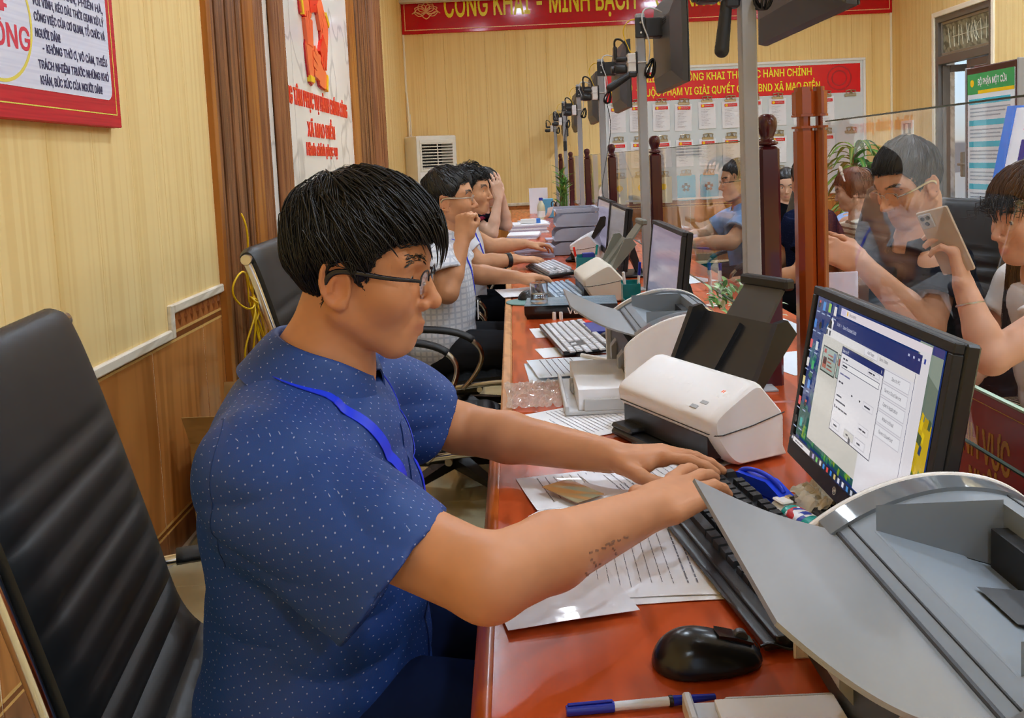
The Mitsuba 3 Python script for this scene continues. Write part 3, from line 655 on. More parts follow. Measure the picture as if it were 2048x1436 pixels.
    put('back_cover', O(bx(.238, .256, .0105, W - .0105, .0, .12, .004)), 'mat_dev_dark', t)
    # raised front cover
    U, Vv = np.linspace(0, 1, 22), np.linspace(0, 1, 22); P = np.zeros((22, 22, 3))
    for i, a in enumerate(U):
        for j, b in enumerate(Vv):
            bend = .006 * math.sin(math.pi * a)
            v_in = .024 + b * (W - .048)
            cut = .05 * max(0, (a - .45) / .55) ** 2.2                     # rounded outer corners
            v = np.clip(v_in, .024 + cut * 1.0, W - .024 - cut * .10)
            P[i, j] = (.030 - .130 * a, v, .142 + .058 * a - bend)
    put('front_cover', O(grid_mesh(P[:, ::-1], .0035)), 'mat_dev_silver', t, smooth=40)
    put('hinge', O(bx(.0315, .0365, .03, W - .03, .139, .1455, .001)), 'mat_dev_dark', t)
    # mouth behind the feed tray
    put('mouth', O(bx(.012, .04, .0105, W - .0105, .006, .13)), 'mat_dev_dark', t)
    for v in (.11, .24): put('roller_arm', O(hull([(u, v + q, z) for q in (0, .03) for u, z in ((.012, .03), (.0, .045), (.0, .075), (.012, .09))])), 'mat_grey_plastic', t)
    a, b = tray
    put('feed_tray', O(cat([bx(-.128, .01, a, b, .003, .011, .002), bx(-.128, -.120, a, b, .003, .022, .002), bx(-.09, .01, a, a + .006, .01, .012 + sheets * .0005, .002), bx(-.09, .01, b - .006, b, .01, .012 + sheets * .0005, .002)])), 'mat_tray_grey', t, smooth=20)
    put('paper_guide', O(cat([rbox(.02, .012, .03, .003, (-.098, (a + b) / 2 + .02, .026)), rbox(.006, .05, .02, .002, (-.102, (a + b) / 2 + .02, .021))])), 'mat_grey_plastic', t)
    ps = thing('paper_stack', f'stack of white paper lying in the feed tray of the {"mid" if near_rim else "near"} printer', 'paper stack')
    put('sheets', O(bx(-.10, .008, a + .008, b - .008, .0115, .0115 + sheets * .0009, .0006)), 'mat_paper', ps)
    if stickers:
        for k, (u0, u1, v0, v1) in enumerate(((.198, .24, .10, .16), (.198, .225, .02 + .024, .09))):
            m = grid_mesh(np.array([[[u, v, zt(u) + .0012] for v in (v0, v1)] for u in np.linspace(u0, u1, 6)]))
            sk = put('label_strip', O(m), 'mat_sticker', t)
            put('slot', O(grid_mesh(np.array([[[u, v, zt(u) + .0016] for v in (v0 + .008, v1 - .008)] for u in (u0 + .010, u0 + .015)]))), 'mat_black_soft', sk)
    return t
pr1 = printer(.262, .49, 'large grey laser printer beside the computer mouse, its front cover raised over the keyboard', False, (.08, .285), 7)
pr2 = printer(.213, 1.79, 'white sided laser printer behind the document scanner with its cover raised', True, (-.06, .215), 46, True)
labels['paper_stack']['label'] = 'white paper in the feed tray next to the blue and clear pen'
labels['paper_stack_001']['label'] = 'thick white paper stack in the tray in front of the crinkled plastic sleeve'

# document scanners; d = depth towards the public side, w = width
SC = [(-.004, .004), (-.030, .022), (-.048, .048), (-.056, .064), (-.058, .082), (-.050, .094), (.018, .131), (.030, .1355), (.040, .1345), (.048, .128), (.088, .082), (.092, .074), (.091, .02), (.098, .004)]
def scanner(o, ang, lab, text_=True, tray_col='mat_black_plastic', open_tray=True, warm=False):
    t = thing('document_scanner', lab, 'scanner', 'document scanners'); W = .285
    X = M4(RZ(ang), (*o, TZ)); body = 'mat_dev_warm' if warm else 'mat_dev_white'
    prof = np.array(SC); prof = np.vstack([spline(prof[:10], 46), prof[10:]])
    up = np.array([[1, 0, 0, 0], [0, 0, -1, W], [0, 1, 0, 0], [0, 0, 0, 1.0]])
    A = Polygon(prof).buffer(0); cx = np.array(A.centroid.coords[0])
    pts = np.array(A.exterior.coords)[:-1]; n = len(pts)
    def shell(pts, w0, w1, e=.006):
        n = len(pts); sh = lambda k: cx + (pts - cx) * (1 - k)
        rings = [(sh(.10), w0), (sh(.035), w0 + e * .35), (sh(0), w0 + e), (sh(0), w1 - e), (sh(.035), w1 - e * .35), (sh(.10), w1)]
        v = np.vstack([np.column_stack([r[:, 0], np.full(n, w), r[:, 1]]) for r, w in rings]); f = []
        for k in range(len(rings) - 1):
            i = np.arange(n); j = (i + 1) % n
            f += [np.stack([k * n + i, k * n + j, (k + 1) * n + j], 1), np.stack([k * n + i, (k + 1) * n + j, (k + 1) * n + i], 1)]
        from mapbox_earcut import triangulate_float64 as tri
        q = tri(pts, np.array([n], np.uint32)).reshape(-1, 3).astype(int)
        f += [q, q[:, ::-1] + (len(rings) - 1) * n]
        m = TM(v, np.vstack(f))
        return m if m.volume > 0 else TM(v, m.faces[:, ::-1])
    put('body', mv(shell(pts, 0, W, .016), X), body, t, smooth=35)
    put('seam', mv(cat([tube([(-.0565, -.0006, .064), (-.04, -.0012, .062), (.02, -.0012, .068), (.088, -.0008, .080)], .0009, 5), bx(-.0575, -.055, .012, W - .012, .0625, .0635)]), X), 'mat_black_soft', t)
    put('exit_mouth', mv(bx(-.054, -.02, .02, W - .02, .018, .056), X), 'mat_black_plastic', t)
    put('output_tray', mv(cat([bx(-.085, -.01, .03, W - .02, .003, .016, .004), bx(-.085, -.02, .20, W - .02, .016, .026, .004)]), X), 'mat_black_plastic', t)
    a0, a1 = V(-.05, .094), V(.018, .131); dirv = norm(a1 - a0)
    on = lambda w, q: X @ frame3((a0[0] + dirv[0] * q, w, a0[1] + dirv[1] * q + .0003), (0, -1, 0), (dirv[0], 0, dirv[1]))
    if text_:
        put('brand_lettering', mv(text('brother', .0075, True, .0004), on(W - .028, .044)), 'mat_dark_grey', t)
        put('model_lettering', mv(text('ADS-2200', .003, False, .0004), on(W - .028, .026)), 'mat_grey_plastic', t)
        for w, q in ((.062, .004), (.05, .018)): put('button', mv(rbox(.018, .0085, .0016, .0015, (0, 0, .0006)), on(w, q)), 'mat_grey_plastic', t, smooth=30)
        for w, q in ((.036, .034), (.026, .046)): put('round_button', mv(lathe([(0, .001), (.005, .001), (.0055, 0), (.0068, .0004), (.0072, 0)], 20), on(w, q)), 'mat_white_plastic', t, smooth=30)
        put('lamp_bars', mv(cat([rbox(.002, .006, .001, 0, (k * .004, 0, .0005)) for k in range(2)]), on(.040, .052)), 'mat_red_lamp', t)
        wr = [tube(spline([(k * .016 + .004 * math.sin(k * 3), -.012 + .004 * (k % 2), .0004), (k * .016 + .006, .006 * math.cos(k), .0006), (k * .016 + .012, -.006 + .008 * ((k * 7) % 3 - 1), .0006), (k * .016 + .015, .012, .0004)], 14), .0007, 4) for k in range(7)]
        put('tape_crease', mv(cat(wr), on(W - .07, .042)), 'mat_dev_white', t, smooth=True)
    tr = put('input_tray', mv(cat([hull([(u, w, z) for w in (.022, W - .022) for u, z in ((.050, .112), (.058, .108), (.135, .205), (.128, .212))])]), X), tray_col, t)
    for w in (.022, W - .034): put('side_guide', mv(hull([(u, w + q, z) for q in (0, .012) for u, z in ((.046, .118), (.066, .118), (.14, .200), (.120, .225), (.098, .222))]), X), tray_col, tr)
    dd = norm(V(.077, 0, .1))
    for k in range(3): put('rib', mv(tube([V(.066 + .018 * k, .06, .127 + .0235 * k), V(.066 + .018 * k, W - .06, .127 + .0235 * k)], .0022, 5), X), 'mat_dark_grey', tr)
    put('mid_rib', mv(hull([V(.056, W / 2 + q, .118) + dd * L + V(-.008, 0, .006) * h for q in (-.008, .008) for L in (0, .105) for h in (0, 1)]), X), tray_col, tr)
    if open_tray:
        e0, e1 = V(.128, 0, .205), V(.128, 0, .205) + dd * .085
        put('extension', mv(hull([(e[0] + q * .005, W / 2 + w, e[2] - q * .004) for e, ww in ((e0, .055), (e1, .05)) for w in (-ww, ww) for q in (0, 1)]), X), 'mat_dark_grey' if tray_col == 'mat_black_plastic' else tray_col, tr)
        put('end_stop', mv(rbox(.022, .125, .02, .004, (e1[0] + .002, W / 2, e1[2])), X), tray_col, tr, smooth=30)
    return t
mat('red_lamp', '#ff7a50', .3); mat('tray_olive', '#6f7168', .45)
scanner((.352, 1.40), math.radians(25.5), 'white document scanner with black feed tray next to the big monitor')
scanner((.292, 3.10), math.radians(3), 'cream document scanner standing beside the teal pen holders', False, 'mat_tray_olive', True, True)
scanner((.325, 4.36), math.radians(-12), 'white document scanner in front of the grey paper rack', False, 'mat_black_plastic', False)

# desk monitors facing the staff (normal -x), leaning back
def monitor(x, y0, y1, z0, z1, lab, back=.16, screen=None, stand=True):
    t = thing('desk_monitor', lab, 'monitor', 'desk monitors')
    w, h = y1 - y0, (z1 - z0) / math.cos(back)
    # local: a from the far edge towards the near edge (image left to right), b up, c out of the screen
    X = frame3((x, y1, z0), (0, -1, 0), (math.sin(back), 0, math.cos(back)))
    bz = .0125; chin = .028
    fr = [bx(0, w, 0, chin, -.012, 0, .0015), bx(0, w, h - bz, h, -.012, 0, .0015), bx(0, bz, chin, h - bz, -.012, 0, .0012), bx(w - bz, w, chin, h - bz, -.012, 0, .0012)]
    put('bezel', mv(cat(fr), X), 'mat_black_soft', t)
    put('housing', mv(cat([bx(0, w, 0, h, -.03, -.0125, .003), hull([(a, b, -.03) for a in (.04, w - .04) for b in (.03, h - .03)] + [(a, b, -.05) for a in (.1, w - .1) for b in (.07, h - .07)])]), X), 'mat_black_plastic', t)
    if stand:
        c = (w / 2, h * .35)
        p = X @ np.array([c[0], c[1], -.05, 1])
        put('stand_neck', hull([(p[0] - .012, p[1] + q, p[2]) for q in (-.035, .035)] + [(p[0] + .03, p[1] + q, p[2]) for q in (-.035, .035)] + [(x + .10 + r, p[1] + q, TZ + .012) for q in (-.035, .035) for r in (0, .025)]), 'mat_black_plastic', t)
        put('stand_base', rbox(.17, .22, .012, .005, (x + .075, p[1], TZ + .0065)), 'mat_black_plastic', t, smooth=30)
    return t, X, (bz, chin, w - bz, h - bz)
def screen_panel(t, X, rect, layers, gain):
    """lit panel: coloured rectangles and meshes (a, b in metres on the panel) as one emitting mesh"""
    a0, b0, a1, b1 = rect; ms, cs = [], []
    for k, (g, c) in enumerate(layers):
        if isinstance(g, tuple): g = grid_mesh(np.array([[[g[0], g[1], 0], [g[0], g[3], 0]], [[g[2], g[1], 0], [g[2], g[3], 0]]]))
        m = mv(g, (0, 0, -.0028 + .00002 * k))
        ms.append(m); cs.append(np.tile(np.array(C(c) if isinstance(c, str) else c) * gain, (len(m.vertices), 1)))
    m = mv(cat(ms), X)
    d = mikit.ply(m, 'mat_black_gloss', False, color=np.vstack(cs))
    d['emitter'] = {'type': 'area', 'radiance': {'type': 'mesh_attribute', 'name': 'vertex_color'}}
    scene[numbered(t + '__screen')] = d

import re
def on_screen(s, a, b, h, sx=.8, bold=False): return mv(text(s, h, bold, .00001, sx), (a, b, 0))
U = .1418
hm, HX, hr = monitor(.405, .910, 1.340, .795, 1.053, 'big black monitor with a scanning window on its screen, nearest of the row', .18)
labels[hm]['label'] = 'big black monitor showing a scanning window beside the blue stapler'
R = lambda a0, b0, a1, b1: (a0 * U, b0 * U, a1 * U, b1 * U)
Q = lambda *p: (lambda q: grid_mesh(np.array([[[*q[0], 0], [*q[3], 0]], [[*q[1], 0], [*q[2], 0]]])))([(a * U, b * U) for a, b in p])
tx = lambda s, a, b, h, c='#3c3f4c', sx=.75, bold=False: (on_screen(s, a * U, b * U, h * U, sx, bold), c) if h >= .027 else (cat([grid_mesh(np.array([[[u0, 0, 0], [u0, h * U * .6, 0]], [[u1, 0, 0], [u1, h * U * .6, 0]]]) + (a * U, b * U + h * U * .1, 0)) for u0, u1 in [(q.start() * h * U * .48, q.end() * h * U * .48 - h * U * .1) for q in re.finditer(r'\S+', s)]]), c)
rs = np.random.default_rng(5)
S = [(R(.125, .19, 2.905, 1.757), '#20356f')]
for k in range(26):                                      # wallpaper: dark blue, green hillside, yellow flowers
    a = .13 + rs.random() * .5; b = .25 + rs.random() * .95
    S.append((mv(trimesh.creation.icosphere(1, .045 + .05 * rs.random()), M4(np.diag([1, 1, .0001]), (a * U, b * U, 0))) if False else Q((a, b), (min(a + .10, .7), b - .03), (min(a + .12, .72), b + .05), (a + .03, b + .07)), ['#2a5a6e', '#2f6f6a', '#27426f', '#3c6a52'][k % 4]))
S += [(Q((.125, .26), (1.9, .26), (1.2, .40), (.125, .62)), '#23564f')]
for k in range(60):
    a = .3 + rs.random() * 1.5; b = .25 + rs.random() * .2
    S.append((Q((a, b), (a + .05, b - .02), (a + .06, b + .05), (a + .02, b + .06)), ['#2f8a4a', '#4f9a3a', '#7a9a2f', '#2a7a5a'][k % 4]))
S += [(R(2.5, .26, 2.905, 1.757), '#8d9a8e'), (Q((2.5, 1.25), (2.905, 1.0), (2.905, 1.45), (2.5, 1.62)), '#6f7d70'), (R(2.5, .26, 2.905, 1.17), '#c9a81e'), (R(2.72, 1.69, 2.905, 1.757), '#3c3f7a')]
for k in range(70):
    a = 2.52 + rs.random() * .34; b = .28 + rs.random() * .9
    S.append((Q((a, b), (a + .04, b - .01), (a + .05, b + .06), (a + .01, b + .08)), ['#e6c51f', '#b99a18', '#4a5a3a', '#d8b51c', '#28406a' if b > .85 else '#5f7a2a'][k % 5]))
S += [(R(.85, 1.67, 2.731, 1.745), '#e9dfe6'), (R(.86, 1.68, .97, 1.74), '#cfc6ea'), (R(1.0, 1.69, 1.03, 1.73), '#e8b84a'), tx('Documents', 1.06, 1.695, .03)]
S += [(Q((.46, .335), (2.55, .335), (2.731, 1.70), (.62, 1.70)) if False else R(2.55, .262, 2.731, 1.69), '#e3dfe4')]
S += [(R(.60, 1.50, 2.60, 1.655), '#22306c'), (R(.555, 1.42, 2.58, 1.50), '#e8e4e4'), (R(.5, .335, 1.95, 1.42), '#d3cfc6'), (R(1.75, .262, 2.58, 1.42), '#e6e3e8')]
S += [(Q((.555, 1.49), (.70, 1.49), (.72, 1.57), (.66, 1.62)), '#eceaf0'), (Q((.575, 1.50), (.68, 1.50), (.665, 1.57), (.625, 1.60)), '#20242c')]
S += [tx('Scan', .80, 1.56, .035, '#c8cde6'), tx('>', .90, 1.56, .035, '#c8cde6'), tx('Save Scanned Data', .96, 1.555, .035, '#d8dcf0')]
for k, a in enumerate((2.36, 2.45, 2.54)): S.append((R(a, 1.60, a + .03, 1.62), '#b9c0e0'))
S += [(R(.56, 1.43, .60, 1.48), '#3c3f4c'), (R(.64, 1.43, .68, 1.48), '#3c3f4c')]
# the scanned card and a second one behind the dialog
S += [(R(.560, 1.058, .946, 1.318), '#3a3f3a'), (R(.575, 1.072, .935, 1.305), '#a8b5ab'), (R(.60, 1.10, .70, 1.20), '#b86a5a'), (R(.61, 1.14, .69, 1.21), '#5a3a38'), (R(.60, 1.25, .66, 1.29), '#b8524a'), (R(.86, 1.20, .92, 1.29), '#7a8aa8')]
for k in range(5): S.append((R(.72, 1.10 + .035 * k, .72 + .15 - .02 * (k % 3), 1.115 + .035 * k), '#6a5a50' if k % 2 else '#b0645a'))
S += [(R(.972, 1.075, 1.12, 1.31), '#4a504a'), (R(.985, 1.085, 1.12, 1.30), '#9db0a8'), (R(1.0, 1.2, 1.06, 1.27), '#a85a50')]
# dialog
S += [(R(1.038, .588, 2.0, 1.404), '#30344a'), (R(1.046, .596, 1.992, 1.398), '#ebe8ec'), (R(1.046, 1.337, 1.992, 1.398), '#22306c'), tx('Save to PC', 1.06, 1.352, .028, '#e6e8f4'), tx('x', 1.94, 1.352, .035, '#ffffff')]
S += [tx('File Name', 1.10, 1.285, .026), (R(1.10, 1.205, 1.95, 1.265), '#6a6c7a'), (R(1.106, 1.211, 1.944, 1.259), '#f4f2f4'), tx('Scan001-0', 1.12, 1.222, .026), (R(1.68, 1.285, 1.93, 1.33), '#b8b6c0'), (R(1.684, 1.289, 1.926, 1.326), '#ece9ee'), tx('Advanced Name', 1.70, 1.296, .022)]
S += [tx('Example: results-text', 1.09, 1.14, .024, '#7a7aa0'), tx('File Type', 1.09, 1.06, .026), tx('PDF', 1.42, 1.005, .024), (Q((1.60, 1.02), (1.62, 1.0), (1.64, 1.02), (1.62, 1.022)), '#20242c'), (R(1.70, .975, 1.92, 1.04), '#b8b6c0'), (R(1.704, .979, 1.916, 1.036), '#ece9ee'), tx('Settings...', 1.73, .995, .024)]
S += [tx('Destination', 1.09, .93, .024), tx('C:/Users/PC/Documents', 1.09, .88, .024), (R(1.075, .815, 1.10, .845), '#6a6c7a'), tx('Open folder after saving', 1.12, .818, .024), (R(1.68, .76, 1.90, .83), '#b8b6c0'), (R(1.684, .764, 1.896, .826), '#ece9ee'), tx('Select folder', 1.70, .782, .024)]
for a0, a1, s, c in ((1.085, 1.28, 'Default', '#ece9ee'), (1.40, 1.63, 'Save', '#d5d2cc'), (1.66, 1.88, 'Cancel', '#ece9ee')):
    S += [(R(a0, .625, a1, .70), '#b0aeb8'), (R(a0 + .005, .63, a1 - .005, .695), c), tx(s, a0 + .05, .648, .026)]
S += [(Q((1.52, .60), (1.57, .60), (1.56, .64), (1.525, .66)), '#4a4c56')]
S += [(R(1.55, 1.43, 1.84, 1.50), '#c0bec8'), (R(1.555, 1.435, 1.835, 1.495), '#efecf0'), tx('Add Pages', 1.62, 1.452, .028), tx('Save / Share', 1.88, 1.452, .028)]
for k, s in enumerate(('Save to PC', 'Save to Cloud Service', 'Open in Application', 'Attach to Email', 'Save to SharePoint')):
    b = 1.31 - k * .118
    S += [(R(2.02, b - .005, 2.50, b + .098), '#bab8c2'), (R(2.025, b, 2.495, b + .093), '#ecebf0'), tx(s, 2.26 - .009 * len(s), b + .035, .03)]
S += [(R(2.562, .262, 2.568, 1.50), '#2f3c6a'), (R(2.66, 1.60, 2.69, 1.64), '#3a4fa0')]
# desktop icons, task bar
for k, (a, b) in enumerate(((.287, 1.692), (.43, 1.689), (.585, 1.696), (.74, 1.687), (.262, 1.484), (.407, 1.483), (.24, 1.265), (.405, 1.27), (.231, 1.065), (.38, 1.063), (.203, .86), (.356, .853), (.18, .636), (.35, .646), (.163, .43), (.323, .44))):
    c = ['#d9d4c8', '#3f8fd8', '#8fc84a', '#e6e2e0', '#3a7fd0', '#2f9fd8', '#d84a4a', '#cfd6dc', '#e6e2e0', '#3fae6a', '#e0cf8a', '#2f7fd0', '#d8484a', '#e0b83a', '#e8eaf0', '#2fa8a0'][k]
    S += [(mv(lathe([(.0, .0), (.0055, .0)], 14), M4(None, (a * U, b * U, 0))) if k in (0, 5, 13, 14) else R(a - .035, b - .045, a + .035, b + .045), c), (R(a - .045, b - .085, a + .045, b - .072), '#9fb0d0')]
    if k in (0, 13): S += [(mv(lathe([(.0, .0), (.0024, .0)], 12), M4(None, (a * U, b * U, 0))), '#2f6fd8'), (R(a - .01, b + .015, a + .035, b + .04), '#d8483a')]
S += [(R(.125, .19, 2.905, .262), '#1c2836'), (R(.18, .193, .70, .245), '#e6e2e2'), tx('Type here to search', .25, .205, .026, '#6a6a72'), (R(.135, .205, .16, .235), '#e6e8f0')]
for k, a in enumerate((.80, .904, 1.007, 1.10, 1.197, 1.293, 1.39, 1.49, 1.594, 1.70, 1.80)):
    S.append((R(a - .024, .203, a + .024, .25), ['#b8a8d8', '#6ac85a', '#d8d4d0', '#3f8fe0', '#e8504a', '#3a7fd8', '#d8c07a', '#dcdce4', '#e6e6ea', '#4a8fd0', '#c8ccd8'][k]))
screen_panel(hm, HX, hr, S, .80)
put('badge', mv(cat([lathe([(.0046, 0), (.0046, .0005), (.0054, .0005), (.0054, 0)], 20), mv(text('hp', .0042, True, .0005, .8, 'c'), M4(np.array([[1, .25, 0], [0, 1, 0], [0, 0, 1.0]]), (0, -.0013, 0)))]), HX @ M4(None, (.197, .0135, .0003))), 'mat_white_plastic', hm)
def plain_screen(t, X, rect, w, cols, seed):
    a0, b0, a1, b1 = rect; r = np.random.default_rng(seed)
    L = [((a0, b0, a1, b1), cols[0])]
    L.append(((a0, b1 - .014, a1, b1), cols[1])); L.append(((a0, b0, a1, b0 + .01), cols[2]))
    for k in range(16):
        b = b1 - .03 - k * .0115
        L.append(((a0 + .03 + .1 * r.random(), b, a0 + .16 + (a1 - a0 - .2) * r.random(), b + .003), cols[3]))
    screen_panel(t, X, rect, L, .5)
for k, (x, y0, y1, lab) in enumerate(((.415, 2.35, 2.86, 'dark monitor with lavender screen between the two scanners'), (.42, 3.56, 4.10, 'dark monitor beyond the cream scanner with the tall input tray'), (.43, 4.22, 4.80, 'monitor beside the grey paper rack, mostly behind another monitor'))):
    t, X, rc = monitor(x, y0, y1, .80, 1.055, lab, .12)
    plain_screen(t, X, rc, y1 - y0, (('#a9a2ba', '#8f8aa6', '#7a7690', '#9a94ac') if k != 1 else ('#8f8580', '#9a928c', '#76706e', '#a39a96')), k)

# keyboards: case, keys, printed signs
def keyboard(x, y, ang, lab, case, keym, wide=.442, dep=.132, sign=False, rows=6, rim=None, kh=.009):
    """(x, y): corner at the staff's right (near, front); keys face up; length along +y, depth along +x before turning by ang"""
    t = thing('keyboard', lab, 'keyboard', 'keyboards')
    X = M4(RZ(ang), (x, y, TZ)) @ M4(RY(-math.radians(4)), (0, 0, .004))
    put('case', mv(rbox(dep, wide, .016, .005, (dep / 2, wide / 2, .008), 2), X), case, t, smooth=35)
    if rim: put('frame', mv(cat([bx(0.001, .012, .002, wide - .002, .0155, .0175, .001), bx(dep - .008, dep - .001, .002, wide - .002, .0155, .0175, .001)]), X), rim, t)
    else: put('palm_edge', mv(rbox(.016, wide, .010, .004, (-.004, wide / 2, .006), 2), X), case, t, smooth=35)
    base = rbox(1, 1, 1, .0, (0, 0, 0))
    def key(r, c0, w):
        u = .016 + r * .0187 + (.004 if r == 5 else 0); v = wide - .010 - c0 * .0189 - w * .0189
        a, b = w * .0189 - .0022, .0187 - .0022
        return hull([(u + q, v + p, .015) for q in (0, b) for p in (0, a)] + [(u + .0015 + q, v + .002 + p, .015 + kh) for q in (0, b - .004) for p in (0, a - .004)] )
    lay = [[(0, 1.25), (1.25, 1.25), (2.5, 1.25), (3.75, 6.25), (10, 1.25), (11.25, 1.25), (12.5, 1.25), (13.75, 1.25)], [(0, 2.25)] + [(2.25 + i, 1) for i in range(10)] + [(12.25, 2.75)], [(0, 1.75)] + [(1.75 + i, 1) for i in range(11)] + [(12.75, 2.25)],
           [(0, 1.5)] + [(1.5 + i, 1) for i in range(12)] + [(13.5, 1.5)], [(i, 1) for i in range(13)] + [(13, 2)], [(0, 1)] + [(2 + i + .5 * (i // 4), 1) for i in range(12)]]
    for r in range(6):
        nav = [[(15.3, 1), (16.3, 1), (17.3, 1)], [(16.3, 1)], [], [(15.3, 1), (16.3, 1), (17.3, 1)], [(15.3, 1), (16.3, 1), (17.3, 1)], [(15.3, 1), (16.3, 1), (17.3, 1)]][r]
        pad = [[(18.5, 2), (20.5, 1)], [(18.5, 1), (19.5, 1), (20.5, 1)], [(18.5, 1), (19.5, 1), (20.5, 1), (21.5, 1)], [(18.5, 1), (19.5, 1), (20.5, 1)], [(18.5, 1), (19.5, 1), (20.5, 1), (21.5, 1)], []][r]
        for c, w in lay[r] + nav + pad:
            k = put('key', mv(key(r, c, w), X), keym, t)
    return t, X, key
mat('kb_black', '#16181c', .3, .5); mat('kb_key', '#1b1d21', .38, .5); mat('kb_white_key', '#c9ccd2', .4); mat('kb_metal', '#b4b7ba', .3); mat('kb_blue', '#9fb4c8', .4)
kt, KX, kf = keyboard(.246, .862, math.radians(8.0), 'black keyboard under the hands of the man in the navy shirt', 'mat_kb_black', 'mat_kb_key', .442)
keyboard(.112, 2.245, math.radians(7), 'light grey slim keyboard lying on papers at the empty seat', 'mat_kb_black', 'mat_kb_white_key', .40, .125, rim='mat_kb_metal', kh=.004)
keyboard(.125, 3.06, math.radians(6), 'keyboard with worn grey keys under the hand of the man in the checked shirt', 'mat_kb_black', 'mat_kb_blue', .44, .13)
keyboard(.135, 3.80, math.radians(10), 'keyboard with pale worn keys in front of the man with the wristwatch', 'mat_kb_black', 'mat_kb_white_key', .44, .13)
sg_ = []
for ch, a, b in (('↑', .0, .0),): pass
ar = lambda d: prism([(-.0012, -.0025), (.0012, -.0025), (.0012, .0005), (.003, .0005), (0, .0035), (-.003, .0005), (-.0012, .0005)], .0003)
for r, c in ((1, 16.3), (0, 15.3), (0, 16.3), (0, 17.3)):
    u = .016 + r * .0187 + .009; v = .442 - .010 - c * .0189 - .0095
    sg_.append(mv(ar(0), KX @ M4(RZ({15.3: 0, 16.3: -math.pi / 2 if r else math.pi / 2, 17.3: math.pi}[c]), (u, v, .0243))))
put('arrow_print', sg_, 'mat_white_plastic', kt)

# mice
def mouse(x, y, ang, lab, m='mat_black_plastic', s=1.0):
    t = thing('computer_mouse', lab, 'mouse', 'computer mice')
    X = M4(RZ(ang), (x, y, TZ), s)
    f = lambda p: smax(smax(union([s_ell((-.014, 0, .004), (.040, .032, .034)), (s_ell((.022, 0, .002), (.036, .027, .024)), .02)])(p), -p[:, 2] + .001, .004), np.abs(p[:, 1]) - .031 + .006 * np.clip((p[:, 2] - .012) / .02, -1, 1), .006)
    put('shell', mv(nets(f, (-.06, -.04, -.002), (.065, .04, .045), .002), X), m, t, smooth=True)
    put('scroll_plate', mv(hull([(u, v, z) for u, v, z in ((.012, .010, .0345), (.012, -.010, .0345), (.048, .007, .0225), (.048, -.007, .0225), (.010, 0, .0355), (.03, .009, .0300), (.03, -.009, .0300), (.012, .01, .03), (.012, -.01, .03), (.048, .007, .02), (.048, -.007, .02))]), X), 'mat_black_gloss', t)
    put('wheel', mv(cyl((.036, -.004, .0265), (.036, .004, .0265), .0075, 14), X), 'mat_dark_grey', t, smooth=40)
    put('seam', mv(tube([(.049, 0, .0225), (.053, 0, .017), (.0565, 0, .010)], .0006, 4), X), 'mat_black_soft', t)
    return t, X
mt, MX_ = mouse(.172, .852, math.radians(4), 'black computer mouse on the red-brown desk in front of the printer', 'mat_mouse')
mat('mouse', '#131519', .22, .5)
put('cord', tube(spline([(.229, .8565, .764), (.245, .8615, .762), (.258, .862, .757), (.30, .872, .753), (.36, .885, .753)], 20), .0016, 6), 'mat_black_plastic', mt, smooth=True)
mouse(.055, 3.26, math.radians(20), 'black computer mouse behind the drinking glass', 'mat_black_plastic')
mouse(.262, 2.40, math.radians(0), 'black computer mouse beside the mid printer at the empty seat', 'mat_black_plastic')
# ------------------------------------------------------------------ papers and small things on the desks
mat('paper_lilac', '#d9dcf0', .8, 0); mat('ink_blue', '#3a4590', .8, 0); mat('ink_soft', '#7c7d86', .8, 0); mat('ink_red', '#c8505a', .8, 0); mat('paper_cool', '#e2ebf4', .8, 0)
def sheet_grid(w, h, n, seed, amp, bend=(0, 0)):
    a, b = np.meshgrid(np.linspace(-w / 2, w / 2, n), np.linspace(-h / 2, h / 2, int(n * h / w) + 2), indexing='ij')
    p = np.stack([a, b, a * 0 + seed * 1.7], -1)
    z = (meshkit.noise(p * [14, 14, 1], seed) * amp + bend[0] * (a / w + .5) ** 3 + bend[1] * (b / h + .5) ** 3)
    return a, b, z
def paper(x, y, ang, w, h, lab, seed, z=.0006, rows=None, amp=.0016, bend=(0, 0), group=None, m='mat_paper', n=12, heading=True, blue=False, name='paper_sheet', count=1):
    """sheet with its text direction at ang; rows: list of (v0, v1, u0, u1, n) blocks of printed lines in page fractions"""
    t = thing(name, lab, 'paper', group)
    X = M4(RZ(ang), (x, y, TZ + z))
    a, b, zz = sheet_grid(w, h, n, seed, amp, bend)
    g = np.stack([a, b, zz], -1)
    put('sheet', mv(grid_mesh(g, .0004 + .0003 * (count - 1), (0, 0, 1)), X), m, t)
    if rows:
        from scipy.interpolate import RegularGridInterpolator
        f = RegularGridInterpolator((a[:, 0], b[0]), zz)
        r = np.random.default_rng(seed); ms = []
        for v0, v1, u0, u1, k, th in rows:
            for v in np.linspace(v0, v1, k):
                u = u0
                e = u1 - r.random() * .06
                while u < e - .01:
                    L = min(.03 + .09 * r.random(), e - u)
                    us = np.linspace((u - .5) * w, (u + L - .5) * w, 3); vs = np.array([(v - .5) * h, (v - .5) * h + th])
                    G = np.stack(np.meshgrid(us, vs, indexing='ij'), -1)
                    ms.append(grid_mesh(np.concatenate([G, f(G)[..., None] + .0005], -1)))
                    u += L + .012
        put('printed_text', mv(cat(ms), X), 'mat_ink_blue' if blue else 'mat_ink_soft', t, kind='stuff')
    return t, X
full = lambda n=14, th=.0011: [(.84, .93, .06, .45, 2, th), (.84, .93, .55, .94, 2, th), (.74, .78, .25, .75, 2, th * 1.3), (.16, .70, .08, .94, n, th)]
